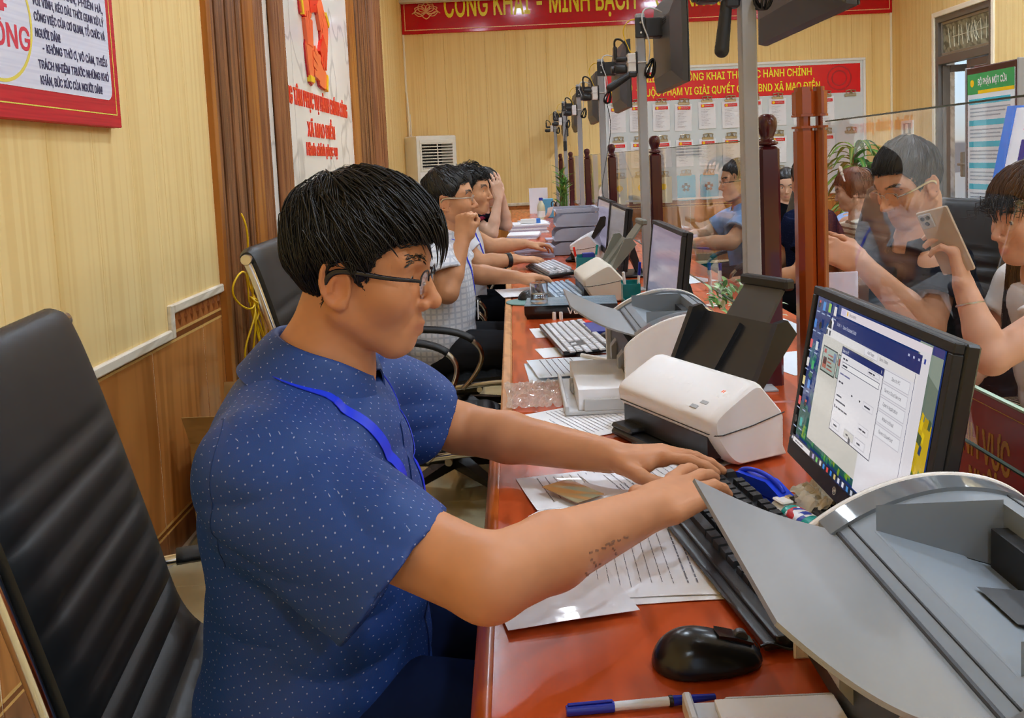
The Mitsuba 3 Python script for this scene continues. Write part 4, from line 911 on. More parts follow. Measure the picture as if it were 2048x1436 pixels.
paper(.118, 1.70, math.radians(-66), .20, .272, 'printed form lying across the seam between the first two desks', 1, rows=[(.10, .16, .1, .5, 3, .0014), (.22, .30, .3, .8, 3, .0014), (.36, .80, .06, .94, 13, .0013), (.86, .93, .08, .5, 2, .0013), (.86, .93, .6, .95, 2, .0013)], bend=(0, .004))
paper(.24, 1.47, math.radians(-60), .18, .24, 'blank white sheet half under the document scanner and the left hand', 2)
paper(.215, 1.345, math.radians(-72), .17, .21, 'printed sheet under the outstretched left hand beside the keyboard', 3, z=.002, rows=full(10))
paper(.098, 1.345, math.radians(-78), .148, .20, 'small printed form under the plastic sleeve with an identity card', 4, z=.001, rows=full(9, .0013), bend=(.004, 0))
paper(.085, 1.255, math.radians(-40), .10, .14, 'folded white sheet peeping out below the right forearm', 5, z=.004, bend=(.01, .006))
paper(.112, 1.078, math.radians(-88), .205, .275, 'printed page beneath the top form under the right wrist', 6, z=.0006, rows=[(.3, .9, .02, .05, 12, .004)])
paper(.104, 1.092, math.radians(-91), .205, .28, 'form with filled-in lines on top of the pages under the right wrist', 7, z=.0026, rows=[(.90, .96, .30, .72, 3, .0011), (.80, .84, .1, .9, 2, .0020), (.20, .74, .06, .9, 13, .0008)])
paper(.03, 1.02, math.radians(-78), .17, .15, 'glossy plastic sheet with a white page at the desk edge under the elbow', 8, z=.0004, m='mat_gloss_sheet', amp=.006, bend=(.004, 0))
mat('gloss_sheet', '#e3e6ec', .08, .6)
# identity card in a clear sleeve
idc = thing('identity_card', 'identity card in a clear plastic sleeve lying on the small form', 'card')
IX = M4(RZ(math.radians(-55)), (.070, 1.300, TZ + .0145))
vmat('card_print', .25)
put('card', mv(rbox(.085, .052, .0012, .0004), IX), 'mat_card_back', idc)
mat('card_back', mikit.proc(lambda p, n, uv: mix(mix(C('#b9b088'), C('#7f8f7a'), n2(p.x * 60, p.y * 60)), C('#b98a50'), smoothstep(.45, .7, n2(p.x * 35 + p.y * 60, p.y * 30)))), .3)
put('sleeve', mv(grid_mesh(np.stack([*[q for q in sheet_grid(.105, .072, 12, 9, .004)[:2]], sheet_grid(.105, .072, 12, 9, .004)[2] + .001], -1)), IX), 'mat_clear_film', idc, smooth=True)
# stapler, glue, tissue, pen, marker
st = thing('stapler', 'blue stapler lying on the desk beside the keyboard', 'stapler')
SX = M4(RZ(math.radians(-65)), (.345, 1.262, TZ))
mat('blue_plastic', '#1f3fd0', .25, .5); mat('teal_plastic', '#13938a', .25, .5)
put('base', mv(rbox(.105, .030, .014, .006, (0, 0, .008), 2), SX), 'mat_blue_plastic', st, smooth=40)
put('top_arm', mv(hull([(u, v, z) for v in (-.012, .012) for u, z in ((-.05, .018), (-.045, .034), (.02, .038), (.052, .024), (.05, .016))]), SX), 'mat_blue_plastic', st, smooth=40)
put('handle_loop', mv(tube(spline([(-.05, .0, .03), (-.03, 0, .040), (.015, 0, .042), (.045, 0, .028)], 16), .0035, 8), SX), 'mat_blue_plastic', st, smooth=True)
put('steel_jaw', mv(cat([rbox(.012, .012, .014, .002, (.056, 0, .02)), rbox(.02, .018, .003, .001, (.052, 0, .0165))]), SX), 'mat_chrome', st, smooth=30)
gs = thing('glue_stick', 'teal glue bottle with white cap lying in front of the stapler', 'glue')
GX = M4(RZ(math.radians(-72)), (.362, 1.195, TZ + .0125)) @ M4(RY(math.pi / 2))
fl_ = M4(np.diag([.62, 1, 1]))
put('bottle', mv(lathe([(0, 0), (.013, .001), (.016, .006), (.0165, .02), (.0165, .058), (.014, .064), (.0, .064)], 20), GX @ fl_), 'mat_teal_plastic', gs, smooth=45)
put('cap', mv(lathe([(0, -.028), (.009, -.0275), (.0125, -.022), (.0132, -.002), (.012, .0), (0, .0)], 20), GX @ fl_), 'mat_white_plastic', gs, smooth=45)
put('clip', mv(rbox(.004, .02, .026, .002, (-.0105, 0, -.012)), GX), 'mat_white_plastic', gs)
put('label', mv(lathe([(.0170, .014), (.0170, .048)], 20), GX @ fl_), 'mat_sticker_white', gs, smooth=True)
mat('sticker_white', mikit.proc(lambda p, n, uv: mix(mix(C('#e6e8ee'), C('#c02f38'), smoothstep(.55, .6, n2(p.x * 140, p.y * 90 + 3))), C('#2a3f9a'), smoothstep(.62, .66, n2(p.x * 90 + 7, p.y * 160)))), .35)
ts = thing('tissue', 'crumpled cream tissue lying in front of the big monitor', 'tissue')
mat('tissue', '#d9d2c0', .9, 0)
TG = []
for k, (ox, oy, s, r0) in enumerate(((0, 0, 1, .3), (.012, -.008, .8, 1.5), (-.006, .012, .75, 2.4))):
    n = 16; a, b = np.meshgrid(np.linspace(-1, 1, n), np.linspace(-1, 1, n), indexing='ij')
    p = np.stack([a * 1.7, b * 1.7, a * 0 + k * 5], -1)
    P = np.stack([a * .045 * s + .014 * (meshkit.noise(p * 1.3, 3) - .5), b * .034 * s + .014 * (meshkit.noise(p * 1.3, 4) - .5), .004 + .036 * np.abs(meshkit.noise(p * 1.6, 5 + k) - .35) * s + .004 * k], -1)
    TG.append(mv(grid_mesh(P), M4(RZ(r0), (.425 + ox, 1.235 + oy, TZ))))
put('crumple', cat(TG), 'mat_tissue', ts)
def pen(a, b, lab, body='mat_pen_clear', cap='mat_blue_pen', r=.0048):
    t = thing('pen', lab, 'pen'); a, b = np.asarray(a, float), np.asarray(b, float); d = b - a
    put('barrel', cyl(a + d * .30, a + d * .72, r * .85, 12), body, t, smooth=40)
    put('cap', cyl(a, a + d * .32, r, 12), cap, t, smooth=40)
    put('clip', mv(rbox(np.linalg.norm(d) * .30, .003, .0022, .0008), frame3(a + d * .16 + V(0, 0, r * 1.2), d, np.cross([0, 0, 1.0], d))), cap, t)
    put('grip', cyl(a + d * .70, b, r * .95, 12, r * .55), cap, t, smooth=40)
    put('band', cyl(a + d * .685, a + d * .715, r * 1.02, 12), 'mat_black_plastic', t, smooth=40)
    return t
mat('pen_clear', '#c9cfd8', .1, .6); mat('blue_pen', '#16279a', .2, .5)
pen((.028, .778, .7555), (.168, .790, .7555), 'blue and clear ballpoint pen on the desk in front of the printer tray')
mk = thing('marker_pen', 'white marker pen with black ends beside the mid printer', 'pen')
ma, mb = V(.148, 2.243, TZ + .012), V(.224, 2.157, TZ + .012); md = mb - ma
put('barrel', cyl(ma + md * .12, ma + md * .93, .006, 12), 'mat_white_plastic', mk, smooth=40)
put('cap', cyl(ma, ma + md * .13, .006, 12), 'mat_black_plastic', mk, smooth=40); put('tail', cyl(ma + md * .92, mb, .006, 12), 'mat_black_plastic', mk, smooth=40)
# second desk
paper(.158, 2.14, math.radians(-82), .19, .26, 'printed notes under the white marker pen', 11, z=.008, rows=[(.12, .42, .04, .95, 6, .0022)], m='mat_paper_cool', count=3)
paper(.145, 2.12, math.radians(-87), .20, .26, 'sheet beneath the notes under the marker pen', 12, z=.001, m='mat_paper_cool', count=5)
paper(.15, 2.345, math.radians(-80), .12, .20, 'white sheet under the near end of the light grey keyboard', 13, m='mat_paper', z=.0005)
paper(.14, 2.62, math.radians(-84), .15, .20, 'white sheet under the far end of the light grey keyboard', 14, z=.0005)
paper(.24, 2.53, math.radians(-80), .20, .16, 'white sheet under the blue box', 15, z=.0005)
cs = thing('plastic_sleeve', 'crinkled clear plastic sleeve at the front edge of the second desk', 'plastic sleeve')
scene['mat_crinkle'] = {'type': 'blendbsdf', 'weight': .62, 'bsdf_0': {'type': 'twosided', 'bsdf': {'type': 'principled', 'base_color': rgb('#e6d9cc'), 'roughness': .12, 'specular': .7}}, 'bsdf_1': {'type': 'thindielectric', 'int_ior': 1.45}}
a, b = np.meshgrid(np.linspace(0, 1, 46), np.linspace(0, 1, 46), indexing='ij')
pz = np.stack([a * 4, b * 9, a * 0], -1)
ridge = 1 - np.abs(2 * meshkit.noise(pz * 1.8, 2) - 1); ridge2 = 1 - np.abs(2 * meshkit.noise(pz * 4.2, 8) - 1)
put('sheet', grid_mesh(np.stack([-.034 + a * .13 + .004 * np.sin(b * 5), 1.797 + b * .212 + .006 * a, TZ + .002 + .008 * ridge ** 3 + .003 * ridge2 ** 3], -1)), 'mat_crinkle', cs)
bb = thing('blue_box', 'flat blue and white cardboard box beside the light grey keyboard', 'box')
BX_ = M4(RZ(math.radians(6)), (.232, 2.51, TZ))
put('lid', mv(bx(-.036, .036, -.07, .07, .018, .032, .001), BX_), 'mat_box_blue', bb); put('tray', mv(bx(-.0355, .0355, -.0695, .0695, 0, .018, .001), BX_), 'mat_white_plastic', bb)
mat('box_blue', '#2b3690', .4)
rp = thing('ink_pad', 'small red ink pad behind the blue box', 'ink pad'); put('case', rbox(.05, .035, .022, .004, (.222, 2.625, TZ + .0115)), 'mat_red_acrylic', rp, smooth=30); put('lid', rbox(.052, .037, .006, .002, (.222, 2.625, TZ + .0255)), 'mat_red_acrylic', rp)
er = one('eraser', rbox(.022, .018, .010, .003, (.252, 2.53, TZ + .0375), 2), 'mat_white_plastic', 'small white eraser on the blue box', 'eraser', smooth=40)
vb = thing('media_box', 'flat black box with brushed blue steel top and white lettering Vui', 'box')
VX = M4(RZ(math.radians(-4)), (.022, 2.846, TZ))
mat('steel_blue', mikit.proc(lambda p, n, uv: mix(C('#8fb0c4'), C('#50708a'), n2(p.y * 220, p.x * 4))), .28, .5, metallic=.5)
put('body', mv(cat([hull([(x_, y_, z_) for x_ in (.008, .292) for y_ in (.004, .16) for z_ in (0.0, .01)] + [(x_, y_, z_) for x_ in (0, .30) for y_ in (-.004, .165) for z_ in (.018, .043)])]), VX), 'mat_black_gloss', vb)
put('top_plate', mv(bx(.0, .30, -.004, .165, .043, .046, .001), VX), 'mat_steel_blue', vb)
put('lettering', mv(text('Vui', .020, True, .0006, 1.0), VX @ frame3((.138, -.0042, .016), (1, 0, 0), (0, 0, 1))), 'mat_white_plastic', vb)
for k, x_ in enumerate((.116, .138)):
    one('bottle_cap', mv(lathe([(0, 0), (.006, 0), (.0065, .004), (.0062, .022), (.005, .025), (0, .025)], 14, (x_ + 0, 2.822, TZ + (.0))), None), 'mat_white_plastic', ('first' if k == 0 else 'second') + ' small white capsule standing against the black lettered box, from the front edge', 'capsule', 'white capsules', smooth=40)
cup = thing('drinking_glass', 'short clear drinking glass standing on the lettered black box', 'glass')
scene['mat_glass'] = {'type': 'dielectric', 'int_ior': 1.5}
put('tumbler', lathe([(0, 0), (.026, 0), (.0285, .003), (.0300, .066), (.0290, .0675), (.0280, .066), (.0265, .012), (0, .010)], 28, (.072, 2.885, TZ + .0472)), 'mat_glass', cup, smooth=45)
put('water', lathe([(0, .0105), (.0260, .0122), (.0269, .030), (0, .030)], 24, (.072, 2.885, TZ + .0472)), 'mat_glass_water', cup, smooth=45)
scene['mat_glass_water'] = {'type': 'dielectric', 'int_ior': 1.33}
mp_ = one('mouse_pad', lathe([(0, 0), (.075, 0), (.0765, .002), (.075, .004), (0, .004)], 36, (.035, 3.20, TZ + .0005)), 'mat_pad', 'round grey green mouse pad at the desk edge behind the drinking glass', 'mouse pad', smooth=40)
mat('pad', '#5f8580', .5)
paper(.005, 3.42, math.radians(-80), .22, .15, 'white sheet over the desk edge under the hand of the man in checks', 16, z=.006, bend=(0, .002))
paper(.27, 3.42, math.radians(-85), .24, .10, 'printed sheet beyond the keyboard with worn grey keys', 17, rows=full(8))
pen((.045, 3.30, TZ + .013), (.075, 3.42, TZ + .013), 'ballpoint pen lying on the sheet at the edge of the third desk')
def pen_holder(x, y, w, d, h, lab, items):
    t = thing('pen_holder', lab, 'pen holder', 'teal pen holders')
    o = [bx(x - w / 2, x + w / 2, y - d / 2, y - d / 2 + .003, TZ, TZ + h), bx(x - w / 2, x + w / 2, y + d / 2 - .003, y + d / 2, TZ, TZ + h * 1.1), bx(x - w / 2, x - w / 2 + .003, y - d / 2, y + d / 2, TZ, TZ + h), bx(x + w / 2 - .003, x + w / 2, y - d / 2, y + d / 2, TZ, TZ + h), bx(x - w / 2, x + w / 2, y - d / 2, y + d / 2, TZ, TZ + .004)]
    put('box', cat(o), 'mat_teal_clear', t); put('front_pocket', cat([bx(x - w / 2, x + w / 2, y - d / 2 - .04, y - d / 2 - .037, TZ, TZ + h * .45), bx(x - w / 2, x - w / 2 + .003, y - d / 2 - .04, y - d / 2, TZ, TZ + h * .45), bx(x + w / 2 - .003, x + w / 2, y - d / 2 - .04, y - d / 2, TZ, TZ + h * .45)]), 'mat_teal_clear', t)
    for (dx, dy, tx_, ty_, L, c, lb) in items:
        p = thing('holder_pen', lb, 'pen', 'pens standing in the holders')
        a = V(x + dx, y + dy, TZ + .005); e = a + norm(V(tx_, ty_, 1)) * L
        put('barrel', cyl(a, a + (e - a) * .7, .0045, 8), 'mat_white_plastic', p, smooth=40); put('cap', cyl(a + (e - a) * .7, e, .005, 8), c, p, smooth=40)
mat('teal_clear', '#1f7a80', .15, .5)
pen_holder(.30, 3.76, .085, .05, .095, 'teal box shaped pen holder beyond the cream scanner', [(-.03, 0, -.15, 0, .135, 'mat_red_acrylic', 'pen with red top in the far pen holder'), (.03, .0, .15, .1, .14, 'mat_teal_plastic', 'pen with green top in the far pen holder')])
one('blue_carton', bx(.285, .335, 3.745, 3.775, TZ + .006, TZ + .112, .001), 'mat_box_blue', 'dark blue carton standing in the far teal pen holder', 'carton')
pen_holder(.385, 2.98, .06, .05, .085, 'teal pen holder between the cream scanner and the lavender monitor', [(-.012, 0, -.1, 0, .12, 'mat_white_plastic', 'white glue stick in the near teal pen holder'), (.02, .01, .1, 0, .15, 'mat_blue_pen', 'blue pen standing in the near teal pen holder')])
ph = thing('clear_pen_cup', 'clear cup with two blue capped pens behind the lavender monitor', 'pen cup')
put('cup', lathe([(.03, 0), (.03, .08)], 24, (.66, 2.95, TZ + .001)), 'mat_pane', ph, smooth=True); put('bottom', lathe([(0, 0), (.03, 0), (.03, .003), (0, .003)], 20, (.66, 2.95, TZ + .0005)), 'mat_white_plastic', ph)
for k, q in enumerate((-.01, .014)):
    p = thing('blue_capped_pen', ('farther' if k else 'nearer') + ' of two upright pens with dark blue caps behind the lavender monitor', 'pen', 'blue capped pens')
    put('barrel', cyl((.66 + q, 2.95 - q, TZ + .005), (.66 + q * 1.2, 2.95 - q, TZ + .12), .006, 10), 'mat_white_plastic', p, smooth=40); put('cap', cyl((.66 + q * 1.2, 2.95 - q, TZ + .12), (.66 + q * 1.3, 2.95 - q, TZ + .145), .006, 10), 'mat_blue_pen', p, smooth=40)
# fourth and fifth desks: grey rack, paper piles, bottle, bamboo
mat('rack_grey', '#a3a6b4', .4); mat('paper_edge', '#b9b6c6', .8, 0)
rk = thing('paper_rack', 'grey three tier paper rack with slotted top behind the white scanner', 'paper rack')
for k in range(3):
    z = TZ + .004 + k * .075; s_ = .012 * k
    put('tier', cat([bx(.20 + s_, .46, 4.72, 5.02, z, z + .004), bx(.20 + s_, .46, 5.016, 5.02, z, z + .03), bx(.456, .46, 4.72, 5.02, z, z + .03)]), 'mat_rack_grey', rk)
    for y_ in (4.72, 5.016):
        pl = Polygon([(.20 + s_, 0), (.20 + s_, .03), (.215 + s_, .052), (.245 + s_, .066), (.46, .07), (.46, 0)])
        put('side_plate', mv(prism(pl, .004), np.array([[1, 0, 0, 0], [0, 0, 1, y_], [0, 1, 0, z], [0, 0, 0, 1.0]])), 'mat_rack_grey', rk)
zt_ = TZ + .004 + 3 * .075
tp = put('top_tier', cat([bx(.225, .46, 4.72, 4.735, zt_, zt_ + .02), bx(.225, .46, 5.005, 5.02, zt_, zt_ + .02), bx(.225, .245, 4.72, 5.02, zt_, zt_ + .006), bx(.44, .46, 4.72, 5.02, zt_, zt_ + .02)]), 'mat_rack_grey', rk)
for k in range(9): put('slat', bx(.262 + k * .02, .272 + k * .02, 4.735, 5.005, zt_, zt_ + .004), 'mat_rack_grey', tp)
def pile(x, y, w, d, h, ang, lab, n=4, z=0.0, m='mat_paper'):
    t = thing('paper_pile', lab, 'paper pile', 'paper piles on the far desks'); r = np.random.default_rng(int(x * 1e4 + y * 100) % 9999)
    for k in range(n):
        j = r.normal(0, .006, 3); z0, z1 = z + h * k / n, z + h * (k + 1) / n - .0008
        put('bundle', mv(bx(-w / 2, w / 2, -d / 2, d / 2, z0, z1, .0012), M4(RZ(ang + j[2] * 3), (x + j[0], y + j[1], TZ + .0006))), m if k % 2 == 0 else 'mat_paper_edge', t)
    return t
pile(.10, 4.78, .20, .27, .055, .05, 'stack of forms in front of the grey rack under the wristwatch arm', 6, m='mat_paper_lilac')
pile(.02, 5.35, .17, .26, .016, .1, 'low pile of white sheets at the edge of the fourth desk', 2)
pile(.06, 5.95, .21, .28, .03, -.1, 'pile of white papers with curled top in front of the woman', 3)
pile(.10, 6.42, .26, .30, .065, .1, 'thick grey and white pile of papers under the small blue carton', 5)
pile(.30, 5.60, .20, .12, .02, 0, 'small bundle of white slips between the rack and the woman', 2)
pile(.16, 7.15, .2, .28, .03, .2, 'white papers beyond the thick pile, below the bottle', 3)
mc = thing('medicine_carton', 'small white and blue carton lying on the thick paper pile', 'carton')
put('box', rbox(.14, .06, .03, .001, (.12, 6.38, TZ + .083)), 'mat_white_plastic', mc); put('blue_end', rbox(.03, .061, .031, .001, (.176, 6.38, TZ + .083)), 'mat_blue_light', mc)
mat('blue_light', '#2f6fc0', .4)
cp = thing('curled_page', 'curled printed page standing up behind the small carton', 'paper')
th_ = np.linspace(0, 1.3, 12)
put('sheet', grid_mesh(np.stack([np.stack([.20 + .0 * th_ + .10 * np.sin(th_) * .6 + .05 * w_, 6.62 + .20 * w_ + 0 * th_, TZ + .07 + .12 * (1 - np.cos(th_))], -1) for w_ in np.linspace(0, 1, 5)], 0)), 'mat_paper', cp, smooth=True)
bo = thing('water_bottle', 'small clear bottle with blue cap at the far end of the counter', 'bottle')
put('body', lathe([(0, 0), (.030, 0), (.033, .005), (.033, .12), (.028, .15), (.013, .178), (.013, .19), (0, .19)], 20, (.23, 7.3, TZ)), 'mat_bottle', bo, smooth=45); put('cap', lathe([(0, .186), (.016, .186), (.016, .205), (.014, .208), (0, .208)], 16, (.23, 7.3, TZ)), 'mat_box_blue', bo, smooth=45)
put('label', lathe([(.0335, .05), (.0335, .10)], 20, (.23, 7.3, TZ)), 'mat_white_plastic', bo, smooth=True)
mat('bottle', '#c9c7a8', .12, .6)
tb = thing('blue_folder_box', 'light blue desk box with scissors beside the lucky bamboo', 'box'); put('box', bx(.26, .36, 7.9, 8.0, TZ + .001, TZ + .17, .003), 'mat_blue_desk', tb); mat('blue_desk', '#5aa4c8', .4)
sc = thing('scissors', 'black handled scissors standing in front of the light blue box', 'scissors')
for s_ in (-1, 1): put('handle', mv(tube(spline([(.018 * math.cos(a_), 0, .026 * math.sin(a_)) for a_ in np.linspace(0, 2 * math.pi, 9)[:-1]], 20, True), .004, 6), (.37 + .02 * s_, 7.7, TZ + .13)), 'mat_black_plastic', sc, smooth=True); put('blade', bx(.366 + .006 * s_, .374 + .006 * s_, 7.698, 7.702, TZ + .001, TZ + .11), 'mat_chrome', sc)
rc_ = thing('receipt_roll', 'white paper standing against the far end of the counter', 'paper'); put('sheet', bx(.16, .34, 8.6, 8.606, TZ + .001, TZ + .25, .001), 'mat_paper', rc_)
# plants
mat('leaf', {'type': 'mesh_attribute', 'name': 'vertex_color'}, .45, .35)
def leaf(base, d, up, L, w, droop, cols, seed, n=7, fold=.25):
    d, up = norm(d), norm(up); s = norm(np.cross(d, up)); t = np.linspace(0, 1, n); P = []
    prof = np.sin(np.pi * np.clip(t, .02, .985) ** .75) ** .8 * w
    c = np.array([np.asarray(base) + d * L * q + np.array([0, 0, -droop * L * q * q]) for q in t])
    rows_ = []
    for j, q in enumerate((-1, -.5, 0, .5, 1)): rows_.append(c + np.outer(prof * q, s) + np.outer(np.abs(q) * prof * fold, up))
    g = np.stack(rows_, 1); m = grid_mesh(g)
    r = np.random.default_rng(seed); k = np.array(C(cols[seed % len(cols)])) * (.85 + .3 * r.random())
    col = np.tile(k, (len(m.vertices), 1)); mid = np.tile(np.array([0, 0, 1, 0, 0]), n) > 0
    col[mid] = col[mid] * .6 + np.array(C('#b5c25a')) * .4
    return m, col
bam = thing('lucky_bamboo', 'lucky bamboo plant with pointed green leaves near the far end of the counter', 'plant')
put('pot', lathe([(0, 0), (.045, 0), (.055, .08), (.052, .082), (.045, .07), (0, .07)], 20, (.42, 7.45, TZ)), 'mat_white_plastic', bam, smooth=40)
stems = [(.40, 7.43), (.43, 7.47), (.445, 7.42), (.415, 7.49)]
r = np.random.default_rng(3)
mat('stem_green', '#3f6b2c', .5)
for k, (x_, y_) in enumerate(stems):
    H = .26 + .05 * k
    put('stem', tube(spline([(x_, y_, TZ + .06), (x_ + .005, y_, TZ + .16), (x_ + .0, y_, TZ + H)], 8), .007, 8), 'mat_stem_green', bam, smooth=True)
    for j in range(9):
        a_ = j * 2.4 + k; b_ = (x_, y_, TZ + H - .14 + .018 * j)
        lm, lc = leaf(b_, (math.cos(a_), math.sin(a_), 1.0), (0, 0, 1), .12 + .03 * r.random(), .013, .3, ['#2f6b24', '#4a8a34', '#1f5220', '#5f9a3c'], k * 9 + j)
        put('leaf', lm, 'mat_leaf', bam, smooth=True, color=lc)
sp = thing('small_plant', 'small bushy plant with pale tipped leaves beside the mid printer', 'plant')
put('pot', lathe([(0, 0), (.05, 0), (.06, .05), (.057, .052), (.05, .045), (0, .045)], 20, (.63, 2.45, TZ)), 'mat_white_plastic', sp, smooth=40)
ml, cl_ = [], []
for k in range(170):
    a_ = r.random() * 6.28; e_ = r.random() ** .5; rr = .085 * e_
    b_ = (.63 + rr * math.cos(a_), 2.45 + rr * 1.5 * math.sin(a_), TZ + .05 + .10 * r.random() * (1.2 - e_ * .5))
    lm, lc = leaf(b_, (math.cos(a_) + r.normal(0, .5), math.sin(a_) + r.normal(0, .5), .6 + r.random()), (0, 0, 1), .035 + .02 * r.random(), .007, .4, ['#5f9a4a', '#8fbf78', '#cfe0c0', '#3f7a34', '#a8cf96'], k, 5)
    ml.append(lm); cl_.append(lc)
put('leaves', cat(ml), 'mat_leaf', sp, smooth=True, color=np.vstack(cl_), kind='stuff')
# card holder with gold bowl behind the mid printer on the public side, white slips
wc = thing('white_sign_card', 'blank looking white card standing between the dark post and the brown posts', 'card'); put('card', bx(.60, .66, 1.705, 1.708, TZ + .001, 1.02, .001), 'mat_paper_lilac', wc)
for k, (x_, y_, a_) in enumerate(((.66, 2.10, .3), (.72, 1.85, -.2), (.70, 3.6, .4), (.74, 2.55, .1))):
    paper(x_, y_, a_, .15, .21, ['white sheet on the public side beyond the nearest glass', 'white sheet beside the card behind the brown posts', 'white sheet on the public side of the third desk', 'white sheet beside the small bushy plant'][k], 30 + k, m='mat_paper_cool')
# things along the left wall
mat('cardboard', grain('#b08d5c', '#9a7848', 20, 20, 40, .6), .8, 0)
cb_ = thing('cardboard_box', 'open cardboard box on the floor against the tiled wall behind the navy shirt', 'box')
for a0, a1, b0, b1 in ((-1.13, -.80, 2.95, 2.955), (-1.13, -.80, 3.295, 3.30), (-1.13, -1.125, 2.955, 3.295), (-.805, -.80, 2.955, 3.295)): put('wall_panel', bx(a0, a1, b0, b1, .002, .36), 'mat_cardboard', cb_)
put('bottom', bx(-1.125, -.805, 2.955, 3.295, .002, .007), 'mat_cardboard', cb_)
put('flap', mv(bx(0, .33, -.003, 0, 0, .12), M4(RX(.5), (-1.13, 2.95, .36))), 'mat_cardboard', cb_); put('flap', mv(bx(0, .33, 0, .003, 0, .12), M4(RX(-.3), (-1.13, 3.30, .36))), 'mat_cardboard', cb_)
bp = one('blue_tape', rbox(.012, .02, .12, .003, (-1.02, 2.935, .32)), 'mat_blue_pen', 'blue handle sticking out of the open cardboard box', 'tool')
yl = thing('coiled_cable', 'bright yellow cable hung in loops at the corner of the left wall', 'cable')
cab = lambda pts: tube(spline([(WX + .05 + .012 * math.sin(i * 2.3), y_, z_) for i, (y_, z_) in enumerate(pts)], 14 * len(pts)), .0042, 7)
loops = [[(3.66, 1.10), (3.69, .95), (3.74, .80), (3.78, .70), (3.72, .63)], [(3.74, .75), (3.62, .71), (3.52, .80), (3.56, .86), (3.66, .84), (3.72, .72)], [(3.74, .74), (3.70, .84), (3.80, .87), (3.90, .79), (3.80, .70), (3.74, .73)], [(3.74, .73), (3.90, .64), (3.98, .52), (3.90, .49), (3.80, .62), (3.74, .72)], [(3.74, .73), (3.84, .60), (3.93, .47), (3.84, .45), (3.76, .58), (3.73, .72)], [(3.74, .73), (3.70, .58), (3.74, .42), (3.86, .38), (3.92, .46), (3.80, .62), (3.75, .72)], [(3.74, .73), (3.66, .62), (3.62, .50), (3.72, .41), (3.80, .50), (3.76, .68)]]
for q in loops: put('loop', cab(q), 'mat_yellow_cable', yl, smooth=True)
put('knot', tube(spline([(WX + .062 + .02 * math.sin(a_), 3.74 + .028 * math.cos(a_), .73 + .012 * math.sin(2 * a_)) for a_ in np.linspace(0, 2 * math.pi, 9)[:-1]], 24, True), .0045, 7), 'mat_yellow_cable', yl, smooth=True)
# wall signs ----------------------------------------------------------------
mat('poster_red', mikit.proc(lambda p, n, uv: mix(C('#c8232c'), C('#b51c26'), n2(p.y * 6, p.z * 260))), .45, .4); mat('poster_white', mikit.proc(lambda p, n, uv: mix(C('#dfe1f0'), C('#cfd2e6'), n2(p.y * 5, p.z * 260) * .8)), .5, .4)
mat('poster_yellow', '#e2d35a', .5); mat('poster_navy', '#1d1b4a', .5); mat('poster_pink', '#d8364a', .5)
PX = -1.138
po = thing('wall_poster', 'red framed notice board with white panel of dark lettering on the left wall', 'poster')
put('board', bx(WX + .002, PX, 1.35, 2.637, 1.411, 2.25, .002), 'mat_poster_red', po)
onp = lambda y_, z_, q=0: frame3((PX + .0006 + q, y_, z_), (0, 1, 0), (0, 0, 1))
pan = sbox(1.42, 1.487, 2.588, 2.16).buffer(-.03).buffer(.03)
wp = put('white_panel', mv(prism(pan, .0008), frame3((PX, 0, 0), (0, 1, 0), (0, 0, 1))), 'mat_poster_white', po)
fr_ = sbox(1.375, 1.4455, 2.611, 2.215); put('yellow_line', mv(prism(fr_.difference(fr_.buffer(-.003)), .0008), frame3((PX, 0, 0), (0, 1, 0), (0, 0, 1))), 'mat_poster_yellow', po)
ring = Point(2.03, 1.64).buffer(.148, 40); put('ring', mv(prism(ring.difference(ring.buffer(-.008)), .0008), frame3((PX + .001, 0, 0), (0, 1, 0), (0, 0, 1))), 'mat_poster_yellow', po)
def fit_line(s, y0, y1, z, h, par, m, wall=onp, bold=True, q=.0006):
    t = text(s, h, bold, .0006); w = t.bounds[1, 0]
    return put('text_line', mv(mv(t, M4(np.diag([(y1 - y0) / w, 1, 1]))), wall(y0, z, q)), m, par)
fit_line('KHÔNG', 1.905, 2.163, 1.576, .052, po, 'mat_poster_pink'); fit_line('4', 1.99, 2.075, 1.655, .05, po, 'mat_poster_pink')
for s, y0, y1, z in (('GÂY KHÓ KHĂN, PHIỀN HÀ,', 2.19, 2.567, 1.729), ('VÒI VĨNH, KÉO DÀI THỜI GIAN XỬ LÝ', 2.188, 2.567, 1.692), ('CÔNG VIỆC CỦA CƠ QUAN, TỔ CHỨC VÀ', 2.19, 2.569, 1.654), ('NGƯỜI DÂN!', 2.189, 2.311, 1.615), ('- KHÔNG THỜ Ơ, VÔ CẢM, THIẾU', 2.216, 2.569, 1.5805), ('TRÁCH NHIỆM TRƯỚC NHỮNG KHÓ', 2.192, 2.572, 1.5395), ('KHĂN, BỨC XÚC CỦA NGƯỜI DÂN!', 2.195, 2.525, 1.501)):
    fit_line(s, y0, y1, z, .0205, po, 'mat_poster_navy')
